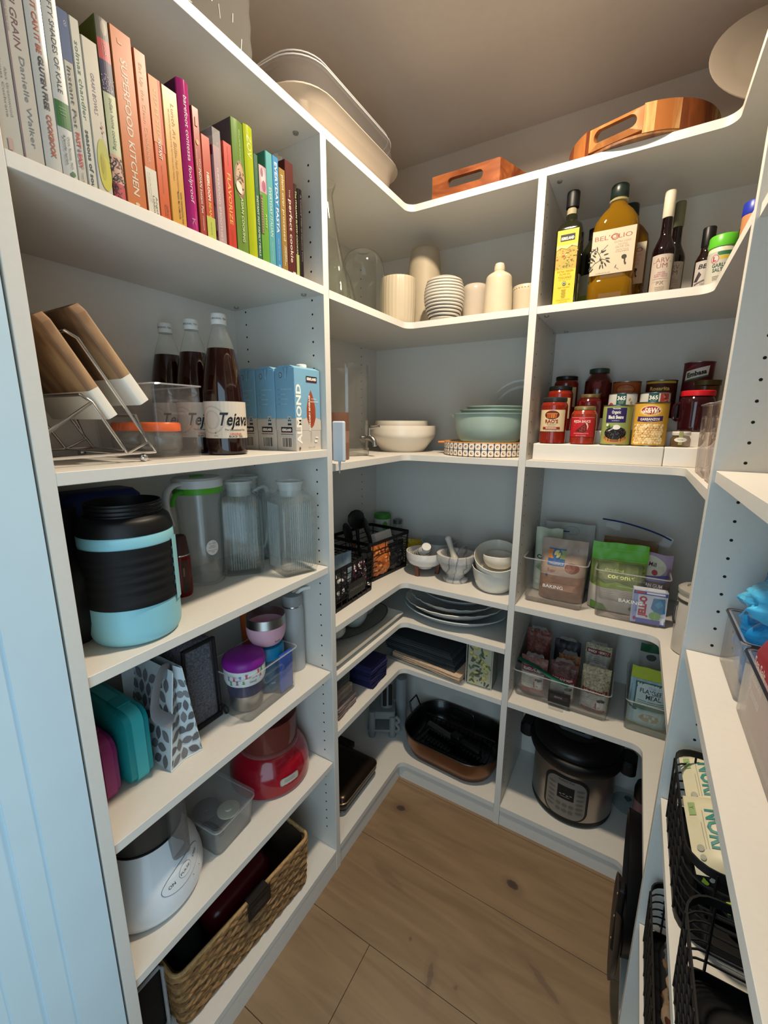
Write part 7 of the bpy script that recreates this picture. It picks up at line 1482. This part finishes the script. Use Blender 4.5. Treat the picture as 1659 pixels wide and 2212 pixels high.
# ================================================================ rear left, floor shelf (z .083)
Z = .083
t = thing('contact_grill', 'flat bronze brown electric grill with a chrome trim line and black handle', 'appliance', (-.865, 1.092, Z), 90)
b = MB(); b.m(M('#7c8082', .4, metal=.4, grain=.06)); b.rbox(.225, .25, .020, .02, 0, e=.004, n=5); b.build('base', t)
b = MB(); b.m(BLK); b.rbox(.222, .25, .014, .02, .020, e=.002, n=5); b.build('grill_plate', t)
b = MB(); b.loft([rg(.228, .258, .034, .022), rg(.232, .262, .040, .024), rg(.232, .262, .056, .024), rg(.222, .252, .068, .022), rg(.20, .23, .074, .02), rg(.15, .18, .0765, .02)]); b.build('lid', t, M('#3a2f27', .28, metal=.75, grain=.06, scale=8), ang=60)
b = MB(); b.tube([(x, y, .0585) for x, y in rr(.233, .263, .024, 6) if y < .09], .0022, 8); b.build('trim_line', t, M('#c9b89a', .15, metal=1, grain=.02))
b = MB(); b.rbox(.040, .115, .026, .006, .050, .120, .055, e=.004, n=4); b.build('handle', t, BLK)
PG = M('#7d8282', .45, grain=.03)
t = thing('mixer_part', 'grey white plastic kitchen machine attachment with round legs in the corner', 'appliance', (-.850, 1.430, Z), 30)
b = MB(); b.rbox(.115, .095, .036, .012, .085, e=.004, n=4); b.build('deck', t, PG)
b = MB(); b.rbox(.13, .11, .010, .010, .028, e=.003, n=4); b.build('lower_plate', t, PG)
for x, y, h_ in ((-.045, -.042, .125), (.045, -.042, .10), (-.045, .04, .13), (.045, .04, .13)): lathe('leg', t, [(.0001, 0), (.0145, 0), (.0165, .004), (.0155, h_-.004), (.012, h_), (.0001, h_)], PG, n=24, cx=x, cy=y)
lathe('feed_tube', t, [(.030, .121), (.028, .26), (.025, .26), (.026, .122)], PG, n=32, cx=.02, cy=.01)
b = MB(); b.rbox(.016, .004, .10, .002, .14, .01, -.030, e=.001); b.rbox(.016, .004, .10, .002, .14, .035, -.024, e=.001); b.build('dark_stripes', t, BLK)
lathe('tall_post', t, [(.0001, 0), (.026, 0), (.026, .235), (.0001, .24)], M('#8a8f90', .45, grain=.03), n=36, cx=.085, cy=.045)
b = MB(); b.tube(smooth_path([(.06, -.05, .03), (.075, -.058, .05), (.062, -.05, .07), (.076, -.056, .088), (.06, -.046, .10)], 5), .0075, 8); b.build('coiled_cord', t, PG)
t = thing('roasting_pan', 'big copper-bottomed black roasting pan with wire rack and lifting handles', 'pan', (-.524, 1.474, Z), -3); t.scale = (1.06, 1.06, 1.08)
CU = M('#7d5436', .32, metal=.75, grain=.12, scale=14); BP = M('#0a0a0b', .3, grain=.08, coat=.3)
b = MB(); b.loft([rg(.31, .215, 0, .08), rg(.335, .24, .006, .09), rg(.365, .268, .045, .10), rg(.375, .276, .088, .105)], cap1=False); b.build('copper_wall', t, CU, ang=60)
b = MB(); b.loft([rg(.375, .276, .0882, .105), rg(.382, .283, .092, .108), rg(.378, .279, .095, .106), rg(.368, .269, .090, .10), rg(.355, .257, .045, .095), rg(.325, .23, .010, .085), rg(.30, .205, .008, .08)], cap0=False); b.build('black_liner', t, BP, ang=60)
b = MB(); b.tube([(x, y, .0945) for x, y in rr(.380, .281, .107, 8)], .0022, 6, closed=True); b.build('rim', t, M('#4e4640', .3, metal=.8, grain=.05))
b = MB()
for k in range(15): x = -.14+.02*k; b.tube([(x, .05, .075), (x, .03, .035), (x, -.03, .030), (x, -.085, .040), (x, -.095, .060)], .0019, 5)
b.tube([(-.15, .05, .075), (.15, .05, .075)], .0025, 6); b.tube([(-.15, -.095, .06), (.15, -.095, .06)], .0025, 6); b.tube([(-.15, -.03, .030), (.15, -.03, .030)], .0025, 6); b.build('wire_rack', t, BLKG, kind='stuff')
b = MB(); b.tube(smooth_path([(-.055, .06, .075), (-.05, .068, .125), (-.035, .070, .135), (.035, .070, .135), (.05, .068, .125), (.055, .06, .075)], 4), .0032, 8); b.build('rack_handle', t, BLKG)
b = MB(); b.tube([(-.185, .06, .09), (-.205, .055, .135), (-.205, .0, .135), (-.188, -.01, .09)], .0036, 8); b.build('pan_handle', t, BLKG); b = MB(); b.tube([(.185, .06, .09), (.205, .05, .12), (.205, -.02, .12), (.188, -.03, .09)], .0036, 8); b.build('pan_handle', t, BLKG)
t = thing('grater', 'black perforated rack lying in the roasting pan', 'utensil', (-.520, 1.440, Z+.048), -8); b = MB(); b.m(BLKG)
for k in range(16):
    for j in range(5): b.lathe([(.0035, 0), (.0055, .0035), (.0032, .0036)], 6, cx=-.12+.016*k, cy=-.035+.014*j, z0=.002, caps=False)
b.rbox(.27, .082, .0025, .01, e=.001); b.build('grating', t, kind=None)
t = thing('knife_block', 'grey metal bar tool with a black grip lying across the roasting pan', 'utensil', (-.565, 1.470, Z+.062), -14)
b = MB(); b.tube([(-.085, 0, .012), (.05, 0, .012)], .014, 14, flat=.6); b.build('bar', t, M('#55524e', .35, metal=.6, grain=.08)); b = MB(); b.rbox(.045, .036, .040, .008, 0, .060, 0, e=.006); b.rbox(.12, .028, .026, .008, .004, .115, .0, e=.006); b.build('grip', t, BLK)
# ================================================================ right bay
Z = PZ[2]
def rbin(label, y0, y1, h_, z=None):
    w_ = y1-y0-.004; t = thing('clear_bin', label, 'bin', (.162+.115, (y0+y1)/2, z or Z), -90, None)
    bin_(t, w_, .225, h_, tw=1.0, r=.008, mat=GL('#f0e8e4', .12, .03, 1.2)); b = MB(); b.tube([(x, y, h_+.001) for x, y in rr(w_+.003, .228, .009, 4)], .0022, 6, closed=True); b.build('dark_rim', t, M('#24242c', .3, grain=.05)); return t  # pale milky wall colour stands in for the lamp's reflection on clear plastic
rbin('clear bin with dark rim on the right shelf, holding blue foil bags', .738, .878, .092)
rbin('clear bin with dark rim on the right shelf, holding a red nut bag', .470, .728, .092)
def dred(d): 
    d.rect(-.10, .10, .0, .15, '#8e1f28')
    for k, s_ in enumerate(('Sea Salt', 'Roasted', 'Peanuts')): d.text(s_, -.070, .098-.022*k, .0125, '#e6d2cc', w=.052, bold=.02)
t = thing('nut_bag', 'dark red nut bag with white lettering standing in the nearer clear bin', 'bag', (.200, .596, Z+.004), -90)
b = MB(); b.loft([[(x, y, 0) for x, y in rr(.226, .050, .012, 4)], [(x, y, .008) for x, y in rr(.232, .060, .014, 4)], [(x, y, .100) for x, y in rr(.232, .060, .014, 4)], [(x, y*.5, .138) for x, y in rr(.230, .050, .012, 4)], [(x, y*.12, .150) for x, y in rr(.228, .030, .010, 4)]]); b.build('bag_body', t, M('#8e1f28', .35, grain=.05), ang=50)
d = Dec()
for k, s_ in enumerate(('Sea Salt', 'Roasted', 'Peanuts')): d.text(s_, -.078, .082-.021*k, .0125, '#e6d2cc', w=.052, bold=.02)
d.build('printing', t, flat(0, -.030))
t = thing('snack_bag', 'crumpled pale brown bag low in the nearer clear bin', 'bag', (.280, .545, Z+.004), -90); pouch(t, 'bag_body', .13, .075, .05, M('#b5a290', .5, grain=.2, scale=30), seed=92, wr=.008)
BLU = M('#1c86c8', .28, grain=.25, scale=30, coat=.3)
for i, (x, y, z0, w_, h_, r_, c, lb) in enumerate(((.205, .812, .006, .120, .165, -90, '#1b7fc0', 'bright blue foil bag at the front of the far clear bin'), (.280, .805, .020, .12, .185, -80, '#1567a4', 'blue foil bag rising highest in the far clear bin'), (.200, .800, .120, .09, .062, -100, '#4cb0dc', 'small sky blue foil bag lying on top in the far clear bin'))):
    t = thing('foil_bag', lb, 'bag', (x, y, Z+z0), r_, 'blue foil snack bags'); pouch(t, 'bag_body', w_, h_, .06, M(c, .25, grain=.3, scale=25, coat=.4), seed=95+i, wr=.016)
Z = PZ[3]
wire_basket('wire_basket', 'black wire basket of seaweed packs, upper one on the right', (.250, .745, Z), -90, .245, .25, .135, 'black wire baskets on the right shelves', cols=5, rows=5, r=.035, depth_cols=1, tw=1.02)
wire_basket('wire_basket', 'black wire basket with a green packet at the bottom right corner', (.245, .455, Z), -90, .255, .25, .130, 'black wire baskets on the right shelves', cols=9, rows=6, r=.035, depth_cols=1, tw=1.02)
def dnori(d): d.text('NORI', -.002, .0285, .022, '#2e7a74', w=.062, bold=.03); d.rect(-.044, -.022, .006, .016, '#8aa06a'); d.text('Y', -.034, .008, .006, '#2a4a2a'); d.rect(-.03, .03, .024, .0247, '#7a7a6a'); d.rect(-.01, .03, .020, .0207, '#7a7a6a'); d.ell(.030, .013, .005, .005, '#9a9a8a', 12); d.ell(.043, .014, .004, .004, '#9a9a8a', 12); d.text('SEAWEED', -.0, .085, .008, '#5a6a5a', w=.06)
for i, (x, y, z_, lb) in enumerate(((.142, .838, .085, 'cream seaweed pack with teal lettering, upper one in the right basket'), (.142, .735, .078, 'cream seaweed pack with teal lettering, nearer one in the right basket'))):
    xd = Vector((.10, -1, -.22)).normalized(); zd = Vector((1, 0, .35)); zd = (zd - xd*zd.dot(xd)).normalized(); yd = zd.cross(xd)
    t = thing('seaweed_pack', lb, 'bag', (x, y, Z+z_), 0); t.rotation_euler = Matrix((xd, yd, zd)).transposed().to_euler(); pouch(t, 'bag_body', .125, .16, .026, M('#c9c2a4', .4, grain=.04), seed=101+i, wr=.002, deco=dnori)
for i, (x, y, z0) in enumerate(((.180, .79, .02), (.185, .70, .015), (.26, .65, .02))):
    t = thing('snack_packet', ['dark foil packet with leaf print at the far front of the seaweed basket', 'black and lime packet low in the seaweed basket', 'teal and grey packet at the near end of the seaweed basket'][i], 'bag', (x, y, Z+z0), -80+20*i); pouch(t, 'bag_body', .10, .050, .04, M(['#1a1d1a', '#151815', '#5c7a74'][i], .3, grain=.2), seed=105+i, wr=.008, deco=blotch([['#3a3d38', '#5a5c54'], ['#a8c234', '#3a4a20', '#e0dccc'], ['#9ab0a8', '#3a5a54']][i], 9, .08, .045))
t = thing('snack_packet', 'black glossy packet across the near end of the seaweed basket', 'bag', (.27, .665, Z+.015), -60); pouch(t, 'bag_body', .14, .06, .06, M('#0c0c0e', .25, grain=.2), seed=110, wr=.006)
b = MB(); t = thing('green_packet', 'bright green pointed packet in the bottom right basket', 'bag', (.245, .430, Z+.014), -100); pouch(t, 'bag_body', .14, .12, .06, M('#2f8a34', .3, grain=.3, scale=20), seed=112, wr=.022)
t = thing('paper_stack', 'stack of white paper sheets under the wire baskets', 'paper', (.300, .598, Z), 0)
for k in range(5): b = MB(); b.rbox(.17, .030, .0028, .001, .0002+.0030*k, .003*(k % 2), 0, e=.0004); b.build('sheet_bundle', t, M('#b9b9bd', .6, grain=.03))
Z = PZ[4]
wire_basket('wire_basket', 'black wire basket of brown bags, lower one on the right', (.250, .715, Z), -90, .320, .25, .135, 'black wire baskets on the right shelves', cols=8, rows=5, r=.030, depth_cols=1, tw=1.02)
for i, (x, y, h_, c, lb) in enumerate(((.20, .800, .175, '#7f8488', 'grey and tan crumpled bag at the far end of the lower right basket'), (.195, .71, .16, '#a58a6c', 'tan bag with rust streaks in the middle of the lower right basket'), (.195, .61, .13, '#33332f', 'dark bag at the near end of the lower right basket'))):
    t = thing('snack_bag', lb, 'bag', (x, y, Z+.014), -88); pouch(t, 'bag_body', .10, h_, .09, M(c, .35, grain=.3, scale=25), seed=120+i, wr=.012, deco=blotch([['#4a5058', '#c9c2b4', '#8a6a4a'], ['#a8441c', '#e8dcc4', '#5a2a18', '#c87a3a'], ['#5a5a54', '#1a1a18', '#8a8478']][i], 26, .09, h_*.9))
t = thing('storage_box', 'pale box edge beside the baskets on the floor shelf at the right', 'box', (.26, .45, .083), -90)
b = MB(); b.rbox(.25, .20, .20, .006, e=.003); b.build('body', t, M('#b9a890', .6, grain=.1))
